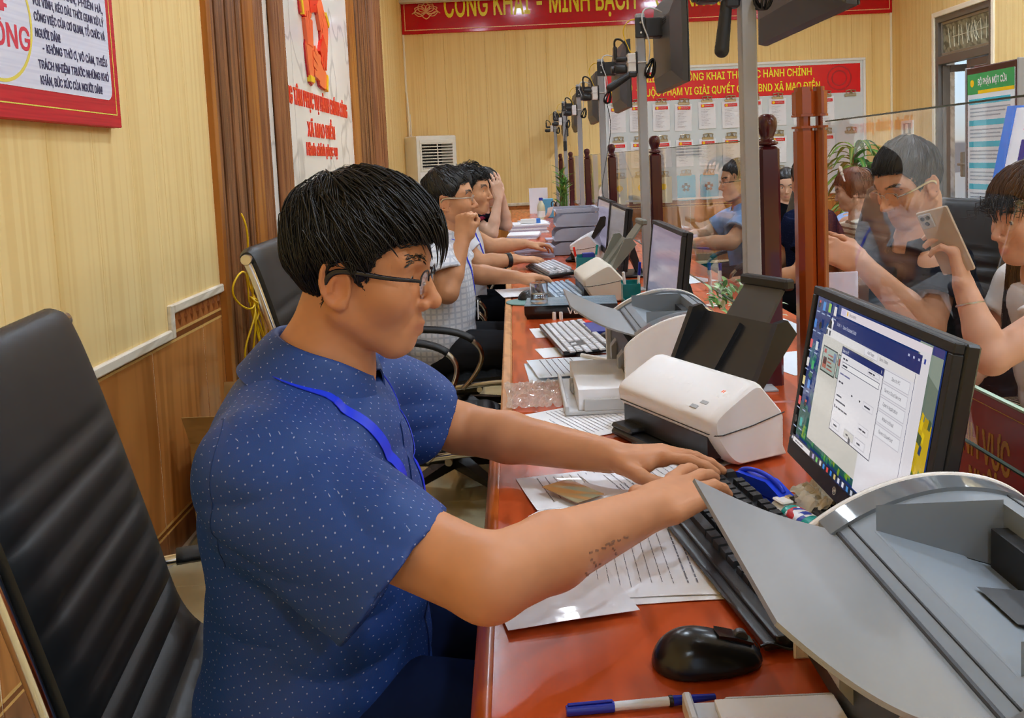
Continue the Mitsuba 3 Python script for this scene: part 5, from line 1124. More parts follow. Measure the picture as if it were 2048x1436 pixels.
# banner on the far wall
mat('banner_red', '#c20f22', .1, .5); mat('banner_yellow', '#efe01e', .3); mat('banner_line', '#eeb88a', .3)
onb = lambda x_, z_, q=0: frame3((x_, FY - .0305 - q, z_), (1, 0, 0), (0, 0, 1))
ba = thing('red_banner', 'long red banner with yellow capitals high on the far wall', 'banner')
put('board', bx(-1.168, 4.386, FY - .03, FY - .002, 2.752, 3.30, .003), 'mat_banner_red', ba)
bl_ = sbox(-1.135, 2.79, 4.36, 3.26); put('border_line', mv(prism(bl_.difference(bl_.buffer(-.009)), .0006), onb(0, 0)), 'mat_banner_line', ba)
t_ = text('CÔNG KHAI - MINH BẠCH - CHÍNH XÁC - ĐÚNG HẸN', .25, True, .001); w_ = t_.bounds[1, 0]
put('lettering', mv(mv(t_, M4(np.diag([4.47 / w_, 1, 1]))), onb(-.69, 2.928)), 'mat_banner_yellow', ba)
lo = []
for k in range(-3, 4):
    a_ = k * .5; L = .145 - .012 * abs(k)
    c0, tip = V(0, 0), V(math.sin(a_) * L * 1.25, math.cos(a_) * L * .8)
    s_ = V(math.cos(a_), -math.sin(a_)) * .045
    for sg2 in (-1, 1): lo.append(tube(np.column_stack([spline([c0, (c0 + tip) * .55 + s_ * sg2, tip], 12), np.zeros(12)]), .006, 5))
lo.append(tube(np.column_stack([spline([(-.16, -.01), (-.06, -.02), (0, -.07), (.06, -.02), (.16, -.01)], 16), np.zeros(16)]), .006, 5))
put('lotus', mv(cat(lo), onb(-.885, 2.985, .003)), 'mat_banner_line', ba)
# notice board with clipped sheets
nb = thing('notice_board', 'white framed notice board with red header on the far wall', 'notice board')
mat('board_grey', '#cfd6da', .35); mat('board_red', '#d8121a', .3); mat('board_yellow', '#f0dc22', .35)
BXx0, BXx1 = 1.10, 4.05
put('panel', bx(BXx0, BXx1, FY - .02, FY - .003, .75, 2.245, .002), 'mat_board_grey', nb)
for a0, a1, b0, b1 in ((BXx0 - .03, BXx1 + .03, 2.235, 2.265), (BXx0 - .03, BXx1 + .03, .735, .76), (BXx0 - .03, BXx0, .76, 2.235), (BXx1, BXx1 + .03, .76, 2.235)): put('frame', bx(a0, a1, FY - .034, FY - .003, b0, b1, .004), 'mat_white_plastic', nb)
put('red_header', bx(BXx0 + .02, BXx1 - .03, FY - .022, FY - .0195, 1.88, 2.205), 'mat_board_red', nb)
onn = lambda x_, z_, q=0: frame3((x_, FY - .0225 - q, z_), (1, 0, 0), (0, 0, 1))
fit_line('NIÊM YẾT CÔNG KHAI THỦ TỤC HÀNH CHÍNH', 1.545, 3.467, 2.093, .082, nb, 'mat_board_yellow', onn)
fit_line('THUỘC PHẠM VI GIẢI QUYẾT CỦA UBND XÃ MAO ĐIỀN', 1.46, 3.56, 1.935, .082, nb, 'mat_board_yellow', onn)
em = Point(0, 0).buffer(.13, 30); sun = Polygon([(.12 * (1 if k % 2 == 0 else .6) * math.sin(k * math.pi / 9), .12 * (1 if k % 2 == 0 else .6) * math.cos(k * math.pi / 9)) for k in range(18)])
put('emblem', mv(prism(em, .001), onn(1.29, 2.04)), 'mat_yellow_acrylic', nb)
mat('faint_red', '#a8161c', .35)
put('drum_print', mv(prism(Point(0, 0).buffer(.14, 30).difference(Point(0, 0).buffer(.125, 30)).union(Point(0, 0).buffer(.09, 30).difference(Point(0, 0).buffer(.075, 30))).intersection(sbox(-.2, -.15, .2, .14)), .0006), onn(3.78, 2.045)), 'mat_faint_red', nb)
mat('clip_steel', '#b5a88c', .25, .5, metallic=.8); mat('sheet_cream', '#e2d8b8', .7, 0); mat('folder_cyan', '#55b8d8', .3); mat('sheet_white', '#e9e9ee', .6, 0); mat('sheet_ink', '#b9b4bd', .8, 0)
cols = [1.138, 1.378, 1.642, 1.899, 2.163, 2.432, 2.70, 2.97, 3.24, 3.52, 3.80]
clipm = mv(cat([bx(-.05, .05, -.012, -.001, -.014, .006, .002), tube([(-.03, -.012, 0), (-.04, -.014, .03), (.0, -.014, .036), (.02, -.012, 0)], .005, 5), tube([(-.01, -.012, 0), (.01, -.014, .034), (.045, -.014, .03), (.035, -.012, 0)], .005, 5)]), M4(np.diag([1.3, 1.2, 1.4])))
clipd = mikit.ply(clipm, 'mat_clip_steel', False)
gs_ = np.stack(np.meshgrid(np.linspace(0, .195, 5), np.linspace(-.305, 0, 6), indexing='ij'), -1)
sheetd = []
for k in range(3):
    z_ = -.004 - .012 * meshkit.noise(np.concatenate([gs_ * 9, gs_[..., :1] * 0 + k], -1), k)
    sheetd.append((mikit.ply(grid_mesh(np.stack([gs_[..., 0], z_, gs_[..., 1]], -1), .0006, (0, -1, 0)), 'mat_sheet_white', False), z_))
hdr_d = mikit.ply(bx(.03, .175, -.0185, -.0175, -.062, -.028), 'mat_board_red', False)
star_d = mikit.ply(mv(lathe([(0, 0), (.016, 0)], 12), M4(RX(math.pi / 2), (.052, -.0192, -.045))), 'mat_yellow_acrylic', False)
ink_d = mikit.ply(cat([bx(.03, .13 - .02 * (k % 3), -.0182, -.0176, -.09 - k * .018, -.087 - k * .018) for k in range(11)] + [bx(.07, .165, -.0192, -.0186, -.05, -.047), bx(.07, .15, -.0192, -.0186, -.042, -.039)]), 'mat_sheet_ink', False)
rowz = [1.845, 1.425, 1.02]; rown = ['top', 'middle', 'bottom']; ordn = 'first second third fourth fifth sixth seventh eighth ninth tenth eleventh'.split()
for i, zr in enumerate(rowz):
    for j, xr in enumerate(cols):
        rr = np.random.default_rng(i * 20 + j)
        X_ = M4(RY(rr.normal(0, .018)), (xr, FY - .021, zr + rr.normal(0, .004)))
        blank = j >= 10 or (j == 9 and i == 0 and False) or (i == 2 and j >= 5)
        where = f'{ordn[j]} along the {rown[i]} row of the notice board'
        c_ = thing('bulldog_clip', f'steel clip, {where}', 'clip', 'clips on the notice board')
        put('clip', clipd, None, c_, xf=X_ @ M4(None, (.1, -.004, .012)))
        if blank: continue
        if i == 2 and j in (3, 4):
            f_ = thing('cyan_folder', f'bright cyan folder with dark star mark, {where}', 'folder', 'cyan folders on the notice board')
            put('cover', mv(prism(sbox(0, -.29, .21, 0).buffer(-.02).buffer(.02), .006), M4(RX(math.pi / 2), (xr, FY - .024, zr))), 'mat_folder_cyan', f_)
            put('star_mark', mv(cat([mv(prism(sbox(-.012, .02, .012, .045).buffer(.004), .001), M4(RZ(k * 2 * math.pi / 5))) for k in range(5)]), M4(RX(math.pi / 2), (xr + .10, FY - .0305, zr - .14))), 'mat_black_soft', f_)
            continue
        cream = i == 2
        s_ = thing('clipped_sheet', (f'cream certificate with gold crest, {where}' if cream else f'white sheet with red heading, {where}'), 'paper', 'sheets clipped on the notice board')
        d_ = sheetd[(i + j) % 3][0]
        if cream: d_ = {**d_, 'bsdf': {'type': 'ref', 'id': 'mat_sheet_cream'}}
        put('sheet', d_, None, s_, xf=X_)
        if cream: put('crest', mv(prism(Point(0, 0).buffer(.035, 12), .001), M4(RX(math.pi / 2), (xr + .1, FY - .0405, zr - .12))), 'mat_yellow_acrylic', s_)
        else:
            put('heading', hdr_d, None, s_, xf=X_); put('star', star_d, None, s_, xf=X_); put('print', ink_d, None, s_, xf=X_, kind='stuff')
# wall socket by the door, air conditioner in the far corner
sw = thing('wall_socket', 'white framed socket on the wall between the far corner and the door', 'socket')
put('frame', cat([bx(RX_ - .02, RX_, 9.73, 9.76, 1.34, 1.52), bx(RX_ - .02, RX_, 9.97, 10.0, 1.34, 1.52), bx(RX_ - .02, RX_, 9.76, 9.97, 1.34, 1.37), bx(RX_ - .02, RX_, 9.76, 9.97, 1.49, 1.52)]), 'mat_white_plastic', sw); put('plate', bx(RX_ - .010, RX_, 9.76, 9.97, 1.37, 1.49), 'mat_grey_plastic', sw); put('switch', bx(RX_ - .02, RX_ - .01, 9.84, 9.9, 1.38, 1.48, .002), 'mat_white_plastic', sw)
ac = thing('air_conditioner', 'tall white floor standing air conditioner in the far corner', 'air conditioner')
AX = M4(RZ(math.radians(33)), (-.885, 9.93, 0))
_mf = lambda m: manifold3d.Manifold(manifold3d.Mesh(m.vertices.astype(np.float32), m.faces.astype(np.uint32)))
_rc = (_mf(rbox(.50, .30, 1.585, .02, (0, 0, .795), 2)) - _mf(bx(-.19, .19, -.2, .11, 1.225, 1.505))).to_mesh()      # open air outlet with real depth
put('body', mv(TM(_rc.vert_properties[:, :3], _rc.tri_verts), AX), 'mat_ac_white', ac, smooth=35); mat('ac_white', '#e6e3d8', .35, .4)
put('front_panel', mv(rbox(.46, .014, 1.06, .006, (0, -.152, .66), 1), AX), 'mat_white_plastic', ac)
shade_back = put('outlet', mv(bx(-.19, .19, .10, .109, 1.225, 1.505), AX), 'mat_dev_dark', ac, label='flat back of the air outlet recess, coloured dark to deepen its shade')  # plain back plate; its dark colour stands in for shade in the recess
for k in range(9): put('louvre', mv(rbox(.38, .024, .012, .003, (0, -.150, 1.235 + k * .033), 1, RX(.35) if False else None), AX), 'mat_ac_white', shade_back)
put('louvre_bar', mv(bx(-.004, .004, -.165, -.155, 1.225, 1.505), AX), 'mat_ac_white', shade_back)
put('outlet_frame', mv(cat([bx(-.215, .215, -.160, -.148, 1.505, 1.545, .004), bx(-.215, -.19, -.160, -.148, 1.215, 1.505, .004), bx(.19, .215, -.160, -.148, 1.215, 1.505, .004), bx(-.215, .215, -.160, -.148, 1.195, 1.225, .004)]), AX), 'mat_ac_white', ac)
acp = one('air_conditioner_pipe', cat([tube([(-1.14, 10.2, 1.55), (-1.14, 10.2, 1.9), (-1.15, 10.2, 2.1)], .012, 8), tube([(-1.12, 10.22, 1.55), (-1.125, 10.22, 1.85)], .008, 8)]), 'mat_white_trim', 'white pipe rising from the air conditioner along the corner', 'pipe', smooth=True)
# ------------------------------------------------------------------ ribbed office chairs
mat('leather', '#15181a', .42, .45); mat('leather_grey', '#33383b', .45, .45)
CP = [(.262, .435), (.268, .460), (.245, .478), (.15, .482), (0, .468), (-.12, .462), (-.19, .478), (-.235, .53), (-.262, .62), (-.295, .75), (-.335, .90), (-.372, 1.02), (-.388, 1.045), (-.405, 1.035)]
def chair_meshes(hw=.235, ribs=True):
    c = spline([(x, 0, z) for x, z in CP], 150)
    L = np.concatenate([[0], np.cumsum(np.linalg.norm(np.diff(c, axis=0), axis=1))])
    t = np.gradient(c, axis=0); t /= np.linalg.norm(t, axis=1, keepdims=True); n = np.stack([t[:, 2], 0 * t[:, 0], -t[:, 0]], 1) * -1
    n = np.stack([-t[:, 2], 0 * t[:, 0], t[:, 0]], 1)
    if n[40, 2] < 0: n = -n
    u = L / .052
    puff = .012 * np.abs(np.sin(np.pi * u)) ** .5
    flat = np.clip((L - L[-1] + .20) / .05, 0, 1); puff = puff * (1 - flat) + .010 * flat
    ys = np.linspace(-hw, hw, 13); e = np.clip((hw - np.abs(ys)) / .03, 0, 1) ** .5
    top = np.array([[c[i] + n[i] * (.006 + puff[i] * e[j]) + (0, ys[j], 0) for j in range(13)] for i in range(150)])
    g = grid_mesh(top); v = np.array(g.vertices)
    m = grid_mesh(top, .028, np.repeat(n, 13, 0))
    if m.volume < 0: m = TM(m.vertices, m.faces[:, ::-1])
    return m, c, n
chair_sling, CC, CN = chair_meshes()
def chair(x, y, yaw, lab, m='mat_leather', arms=True, base=True, dz=0.0, az=.0):
    t = thing('office_chair', lab, 'chair', 'ribbed office chairs')
    X = M4(RZ(yaw), (x, y, dz))
    put('sling', mv(chair_sling, X), m, t, smooth=40)
    for s in (-1, 1):
        p = CC[4:-3] - CN[4:-3] * .014 + (0, s * .243, 0)
        put('side_rail', mv(tube(p, .008, 8, flat=(.011, .007)), X), 'mat_chrome', t, smooth=True)
        for q in (0, -1): put('rail_end', mv(cyl(p[q] + (0, -s * .012, 0), p[q] + (0, s * .012, 0), .015, 16), X), 'mat_chrome', t, smooth=40)
        if arms:
            a = spline([(-.285, s * .262, .68 - az), (-.18, s * .285, .68 - az), (.06, s * .29, .66 - az), (.135, s * .285, .59 - az * .6), (.10, s * .265, .50), (.06, s * .25, .455)], 40)
            k = put('arm', mv(tube(a, .0095, 8), X), 'mat_chrome', t, smooth=True)
            put('pad', mv(tube(a[4:23] + (0, 0, .004), .02, 10, flat=(.013, .022)), X), 'mat_black_soft', k, smooth=True)
    for px in (-.10, .12): put('cross_bar', mv(cyl((px, -.243, .446), (px, .243, .446), .011, 10), X), 'mat_chrome', t, smooth=40)
    if base:
        put('mechanism', mv(rbox(.24, .13, .05, .012, (0, 0, .405), 1), X), 'mat_black_plastic', t)
        put('column', mv(cat([cyl((0, 0, .10), (0, 0, .25), .028, 16), cyl((0, 0, .25), (0, 0, .39), .018, 16)]), X), 'mat_black_plastic', t, smooth=40)
        for k in range(5):
            a_ = k * 2 * math.pi / 5 + .3; d = V(math.cos(a_), math.sin(a_), 0)
            lg = put('base_arm', mv(hull([d * r_ + V(-d[1], d[0], 0) * w_ * s + (0, 0, z_ + h_) for r_, w_, z_, hh in ((.02, .03, .09, .045), (.29, .016, .068, .02)) for s in (-1, 1) for h_ in (0, hh)]), X), 'mat_black_plastic', t)
            c0 = d * .285
            put('caster', mv(cat([cyl(c0 + V(-d[1], d[0], 0) * .020 + (0, 0, .028), c0 + V(-d[1], d[0], 0) * .006 + (0, 0, .028), .028, 14), cyl(c0 - V(-d[1], d[0], 0) * .020 + (0, 0, .028), c0 - V(-d[1], d[0], 0) * .006 + (0, 0, .028), .028, 14), cyl(c0 + (0, 0, .03), c0 + (0, 0, .07), .008, 8)]), X), 'mat_black_soft', lg, smooth=40)
    return t
chair(-.330, 1.27, math.radians(9), 'black ribbed leather chair of the man in the navy shirt', az=.085)
chair(-.336, 2.62, math.radians(2), 'empty ribbed chair behind the head of the man in the navy shirt')
chair(-.27, 3.40, math.radians(0), 'black chair with chrome arms under the man in the checked shirt')
chair(-.28, 4.28, math.radians(0), 'black chair of the man with the wristwatch')
chair(-.26, 5.55, math.radians(0), 'black chair of the woman with raised hand')
chair(1.24, 2.62, math.radians(180), 'dark chair under the customer in the black polo shirt')
chair(1.23, 3.02, math.radians(197), 'dark chair standing behind the customer in the black polo shirt')
chair(1.27, 4.97, math.radians(180), 'dark chair of the customer in the light blue shirt')
chair(1.42, 4.26, math.radians(180), 'dark chair of the customer in the dotted navy shirt')
chair(2.06, 3.64, math.radians(185), 'dark chair of the woman in the red floral dress', dz=-.06)
mat('bench_white', '#d5d8da', .3, .5)
bn = thing('waiting_bench', 'long pale metal bench under the lady in stripes and the football shirt man', 'bench')
put('beam', bx(2.0, 2.06, 4.70, 6.10, .22, .28, .004), 'mat_pole_metal', bn)
for y0 in (4.74, 5.40):
    k = put('seat', bx(1.82, 2.22, y0, y0 + .62, .285, .31, .012), 'mat_bench_white', bn)
    put('backrest', mv(bx(-.012, .012, y0 + .03, y0 + .59, .02, .42, .008), M4(RY(.22), (2.24, 0, .31))), 'mat_bench_white', bn)
for y0 in (4.95, 5.85): put('leg', bx(1.85, 2.2, y0, y0 + .04, .0, .22, .006), 'mat_pole_metal', bn)
so = thing('stool', 'low dark stool under the woman in the black turtleneck', 'stool')
put('seat', rbox(.38, .36, .05, .02, (2.03, 6.60, .29), 2), 'mat_leather', so, smooth=40)
for u, v_ in ((-.15, -.14), (.15, -.14), (-.15, .14), (.15, .14)): put('leg', cyl((2.03 + u, 6.6 + v_, 0), (2.03 + u, 6.6 + v_, .265), .012, 10), 'mat_chrome', so, smooth=40)
# ------------------------------------------------------------------ people: implicit bodies
vmat('skin', .48, .35); mat('hair', '#0d0c0d', .38, .5); mat('hair_brown', '#3a1f14', .4, .5)
vmat('eye', .08, .6); mat('glass_frame', '#15161f', .25, .5)
def E_(s, c, r):
    q = (s - np.array(c)); k0 = ln(q / np.array(r)); k1 = ln(q / (np.array(r) ** 2))
    return k0 * (k0 - 1) / np.maximum(k1, 1e-9)
def K_(s, a, b, ra, rb):
    a, b = np.array(a), np.array(b); d = b - a; q = s - a; t = np.minimum(np.maximum(q @ d / (d @ d), 0), 1)
    return ln(q - t[:, None] * d) - (ra + (rb - ra) * t)
REAR = RZ(math.radians(-10)) @ RY(math.radians(-12))
def head_sdf(q, fem=0.0, smile=0.0, wide=1.0):
    s = np.column_stack([q[:, 0], np.abs(q[:, 1]) / wide, q[:, 2]])
    d = E_(s, (0, 0, .048), (.094, .074, .086))
    d = smin(d, E_(s, (.034, 0, 0), (.058, .060, .085)), .03)
    d = smin(d, K_(s, (-.004, .052 - .004 * fem, -.043), (.060, .020, -.087 + .004 * fem), .020 - .002 * fem, .018), .03)
    d = smin(d, E_(s, (.068, 0, -.087 + .003 * fem), (.021, .023 - .004 * fem, .017)), .02)
    d = smin(d, E_(s, (.057, .040, -.018), (.029, .026, .030)), .025)
    d = smin(d, K_(s, (.085, .010, .035), (.069, .048, .036), .0115 - .002 * fem, .011), .018)
    d = smin(d, E_(s, (.068, 0, -.055), (.028, .031, .030)), .02)
    d = smax(d, -E_(s, (.103, .032, .0125), (.024, .021, .0135)), .012)
    d = smin(d, ln(s - np.array((.0725, .032, .0115))) - .0147, .004)
    d = smax(d, -E_(s, (.0905, .0325, .0105), (.011, .0125, .0026 - .0002 * fem)), .002)
    nk = 1 - .12 * fem
    d = smin(d, K_(s, (.088, 0, .026), (.111 - .003 * fem, 0, -.020), .0072, .0098 * nk), .012)
    d = smin(d, ln(s - np.array((.1125 - .003 * fem, 0, -.0235))) - .0105 * nk, .006)
    d = smin(d, ln(s - np.array((.099, .0125 * nk, -.029))) - .0088 * nk, .006)
    d = smax(d, -(ln(s - np.array((.1045, .0062, -.0385))) - .0042), .003)
    d = smin(d, K_(s, (.0975, 0, -.0548), (.085, .021, -.0575 + smile), .0052, .003), .006)
    d = smin(d, K_(s, (.0950, 0, -.0665), (.084, .018, -.0632 + smile), .0060, .003), .006)
    d = smax(d, -K_(s, (.105, 0, -.0607), (.088, .025, -.0600 + smile * 1.4), .0015, .0012), .002)
    d = smax(d, -K_(s, (.100, .020, -.034), (.083, .032, -.060), .0016, .0012), .010)
    e = (s - np.array((-.010, .0755, .000))) @ REAR
    r = np.sqrt((e[:, 0] / .0185) ** 2 + (e[:, 2] / .0305) ** 2)
    ear = smin(E_(e, (0, -.002, 0), (.0175, .0052, .029)), np.sqrt(((r - 1) * .021) ** 2 + (e[:, 1] - .0025) ** 2) - .0036, .005)
    ear = smin(ear, np.linalg.norm(e - np.array((.004, .0, -.030)), axis=1) - .0068, .006)
    ear = smax(ear, -E_(e, (.004, .006, -.005), (.0085, .0075, .0115)), .003)
    ear = smax(ear, -E_(e, (-.002, .006, .014), (.009, .005, .007)), .003)
    ear = smin(ear, K_(e, (-.008, .003, -.010), (.000, .0035, .010), .0028, .0022), .003)
    return smin(d, ear, .006)
def finger_chain(base, dx, dz, L, bends, r0):
    p, pts = np.array(base, float), [np.array(base, float)]; x, z = dx, dz
    for f, b in zip((.46, .30, .24), bends):
        c, s = math.cos(b), math.sin(b); x, z = x * c - z * s, x * s + z * c
        p = p + x * L * f; pts.append(p)
    return pts
def hand(w, d, n, side, bends=(.35, .6, .4), spread=1.0, thumb=(.0, .0), size=1.0, each=None):
    """wrist w, direction d of the fingers, n = back of the hand, side = +1 when the thumb lies towards n x d"""
    x = norm(d); z = norm(np.asarray(n) - x * (np.asarray(n) @ x)); y = np.cross(z, x) * side
    R = np.stack([x, y, z], 1); P = lambda *q: np.asarray(w) + R @ (np.array(q) * size)
    fs = [(s_box(P(.048, -.001, -.001), np.array((.045, .036, .0125)) * size, R, .0115 * size), .012), (s_cone(w, P(.03, 0, 0), .026 * size, .022 * size, (z, .72)), .014),
          (s_cone(P(.02, .026, -.006), P(.055, .034, -.008), .015 * size, .012 * size), .012)]
    kn = [(.088, .029, .002), (.092, .0095, .004), (.088, -.0105, .003), (.079, -.029, 0)]; LL = (.074, .082, .076, .060); an = (.10, .02, -.06, -.16)
    pts = {}
    for k in range(4):
        a = an[k] * spread; dx = R @ np.array([math.cos(a), math.sin(a), 0]); b = bends if each is None else each[k]
        c = finger_chain(P(*kn[k]), dx, z, LL[k] * size, b, 0); rr = [.0092, .0084, .0076, .0066] if k < 3 else [.0082, .0074, .0066, .0058]
        for i in range(3): fs.append((s_cone(c[i], c[i + 1], rr[i] * size, rr[i + 1] * size), .0035 if i else .007))
        pts[k] = c
    tb = P(.020, .028, -.008); t1 = P(.052 + thumb[1] * .3, .050 + thumb[0], -.016); t2 = P(.082 + thumb[1], .055 + thumb[0] * .7, -.024); t3 = P(.102 + thumb[1], .052 + thumb[0] * .4, -.028)
    for a, b, ra, rb in ((tb, t1, .0135, .0108), (t1, t2, .0105, .0092), (t2, t3, .009, .0072)): fs.append((s_cone(a, b, ra * size, rb * size), .006))
    return fs, np.asarray(w) + R @ np.array((.06, 0, 0)) * size, pts
def masked(f, c, r, big=1.0):
    c = np.asarray(c, float)
    def g(p):
        dist = ln(p - c); out = dist - r + .03; m = dist < r
        if m.any(): out[m] = f(p[m])
        return out
    return g
def skin_colors(v, base, heads, flush=1.0, stubble=0.0):
    col = np.tile(np.array(C(base)), (len(v), 1)); k = .92 + .16 * meshkit.fbm(v * 45, 3)[:, None]; col = col * k
    for (o, R, fem) in heads:
        q = (v - o) @ R; near = (np.linalg.norm(q, axis=1) < .17)
        g = lambda c, s: np.exp(-(((q - np.array(c)) / np.array(s)) ** 2).sum(1))
        qa = q.copy(); qa[:, 1] = np.abs(qa[:, 1]); ga = lambda c, s: np.exp(-(((qa - np.array(c)) / np.array(s)) ** 2).sum(1))
        lip = np.clip(ga((.096, .006, -.0605), (.016, .017, .0075)) * 1.4, 0, 1) * near
        col = col * (1 - lip[:, None] * .5) + np.array(C('#9c5648' if not fem else '#b8464c')) * lip[:, None] * .5
        red = np.clip(ga((-.010, .078, 0), (.02, .02, .035)) + .8 * g((.113, 0, -.026), (.014, .016, .014)) + .5 * ga((.075, .042, -.018), (.03, .02, .022)), 0, 1) * near * .35 * flush
        col = col * (1 - red[:, None]) + col * np.array([1.12, .78, .74]) * red[:, None]
        if stubble:
            st = np.clip(ga((.06, .02, -.085), (.04, .045, .03)), 0, 1) * near * stubble
            col = col * (1 - st[:, None] * .28) + np.array(C('#6a5a50')) * st[:, None] * .28
    return np.clip(col, 0, 1)
HL = ([-.12, -.05, -.032, -.016, .010, .018, .032, .040, .062, .12], [-.068, -.060, -.025, .030, .032, -.004, -.002, .034, .072, .086])
def hair_cap(t=(0, 0, 0), line=HL, c=(-.010, 0, .052), r=(.104, .084, .100), lift=0.0, lump=.004):
    def f(q):
        d = E_(q, c, np.array(r) + np.array(t)) + lump * 2 * (meshkit.noise(q * np.array([28, 28, 20]), 5) - .5)
        return smax(d, np.interp(q[:, 0], *line) + lift - q[:, 2], .006)
    return f
def strands(f, n, seed, crown=(-.045, 0, .15), L=(.04, .07), w=.0011, off=.003, grav=.35, fwd=0.0, trim=None, pick=None, steps=7, wild=.25, free=None):
    """hair locks that follow the cap's surface from root to tip: thin three sided tapered tubes, in head coordinates"""
    r = np.random.default_rng(seed)
    p = r.normal(0, 1, (n * 6, 3)) * (.09, .075, .09) + (-.01, 0, .06)
    for _ in range(6):
        g = grad(f, p); d = f(p); p = p - g * d[:, None]
    ok = np.abs(f(p)) < .003
    if pick is not None: ok &= pick(p)
    p = p[ok][:n]; n = len(p); LL = L[0] + (L[1] - L[0]) * r.random(n); hgt = off * r.random(n)
    path = [p]; jit = r.normal(0, wild, (n, 3)); cur = p.copy()
    for k in range(steps):
        g = grad(f, cur)
        v = cur - np.array(crown); v = v / (np.linalg.norm(v, axis=1, keepdims=True) + 1e-9) + np.array([fwd, 0, -grav * (.4 + k / steps)]) + jit * .6
        v = v - g * (v * g).sum(1, keepdims=True); v /= np.linalg.norm(v, axis=1, keepdims=True) + 1e-9
        cur = cur + v * (LL / steps)[:, None]
        d = f(cur); g = grad(f, cur)
        if free is not None:
            fr = free(cur); k_ = np.where(fr, 0.0, 1.0)[:, None]
        else: k_ = 1.0
        cur = cur - g * np.clip(d - hgt * (1 - .3 * k / steps), -.01, .004 if free is None else .002)[:, None] * k_
        path.append(cur.copy())
    P = np.stack(path, 1)
    if trim is not None: P = P[P[:, -1, 2] > np.interp(P[:, -1, 0], *trim) - .010]
    n, m = P.shape[:2]
    t = np.gradient(P, axis=1); t /= np.linalg.norm(t, axis=2, keepdims=True) + 1e-9
    a = np.cross(t, np.array([.3, .9, .2])); a /= np.linalg.norm(a, axis=2, keepdims=True) + 1e-9; b = np.cross(t, a)
    tp = (np.sin(np.linspace(.55, math.pi, m)) ** .6 * w)[None, :, None] * (.6 + .8 * r.random((n, 1, 1)))
    ring = np.stack([P + tp * (math.cos(q) * a + math.sin(q) * b) for q in (0, 2.094, 4.189)], 2)
    idx = np.arange(n * m * 3).reshape(n, m, 3); A, B = idx[:, :-1], idx[:, 1:]
    F = [np.stack([A[..., i], A[..., (i + 1) % 3], B[..., (i + 1) % 3]], -1).reshape(-1, 3) for i in range(3)] + [np.stack([A[..., i], B[..., (i + 1) % 3], B[..., i]], -1).reshape(-1, 3) for i in range(3)]
    return TM(ring.reshape(-1, 3), np.vstack(F))
def grad(f, p, e=.0015):
    g = np.stack([f(p + np.eye(3)[k] * e) - f(p - np.eye(3)[k] * e) for k in range(3)], 1)
    return g / (np.linalg.norm(g, axis=1, keepdims=True) + 1e-9)
def snap(f, p, off=0.0, n=4):
    p = np.asarray(p, float).copy()
    for _ in range(n): p -= grad(f, p) * (f(p) - off)[:, None]
    return p
def ribbon(f, pts, w, off=.0015, th=.0012, n=40, up=None):
    """flat band laid on the surface f along pts"""
    c = snap(f, spline(pts, n), off); t = np.gradient(c, axis=0); t /= np.linalg.norm(t, axis=1, keepdims=True) + 1e-9
    g = grad(f, c); s = np.cross(t, g)
    G = np.stack([c - s * w / 2, c, c + s * w / 2], 1)
    m = grid_mesh(G, th, np.repeat(g, 3, 0))
    return m
def folds(amp, seed, fx=(9, 9, 16)):
    def g(p): return amp * (1 - np.abs(2 * meshkit.noise(p * np.array(fx) + 3, seed) - 1)) ** 2
    return g
def torso_fn(P, C_, N, face, w=1.0, belly=1.0, shoulders=None):
    """trunk: pelvis P, chest C_, neck base N, facing angle"""
    P, C_, N = map(lambda q: np.asarray(q, float), (P, C_, N)); f = V(math.cos(face), math.sin(face), 0)
    up = norm(C_ - P); l = norm(np.cross(up, f)); fr = np.cross(l, up); R = np.stack([fr, l, up], 1)
    Wc = (P + C_) / 2 + fr * .01
    fs = [s_ell(C_, (.128 * w, .172 * w, .165), R), (s_ell(Wc, (.132 * belly * w, .165 * w, .17), R), .05), (s_ell(P, (.145 * w, .178 * w, .13), R), .05)]
    if shoulders is not None: fs.append((s_cone(shoulders[0], shoulders[1], .066, .066), .06))
    fs.append((s_cone(C_ + up * .10, N, .075, .055), .05))
    return fs
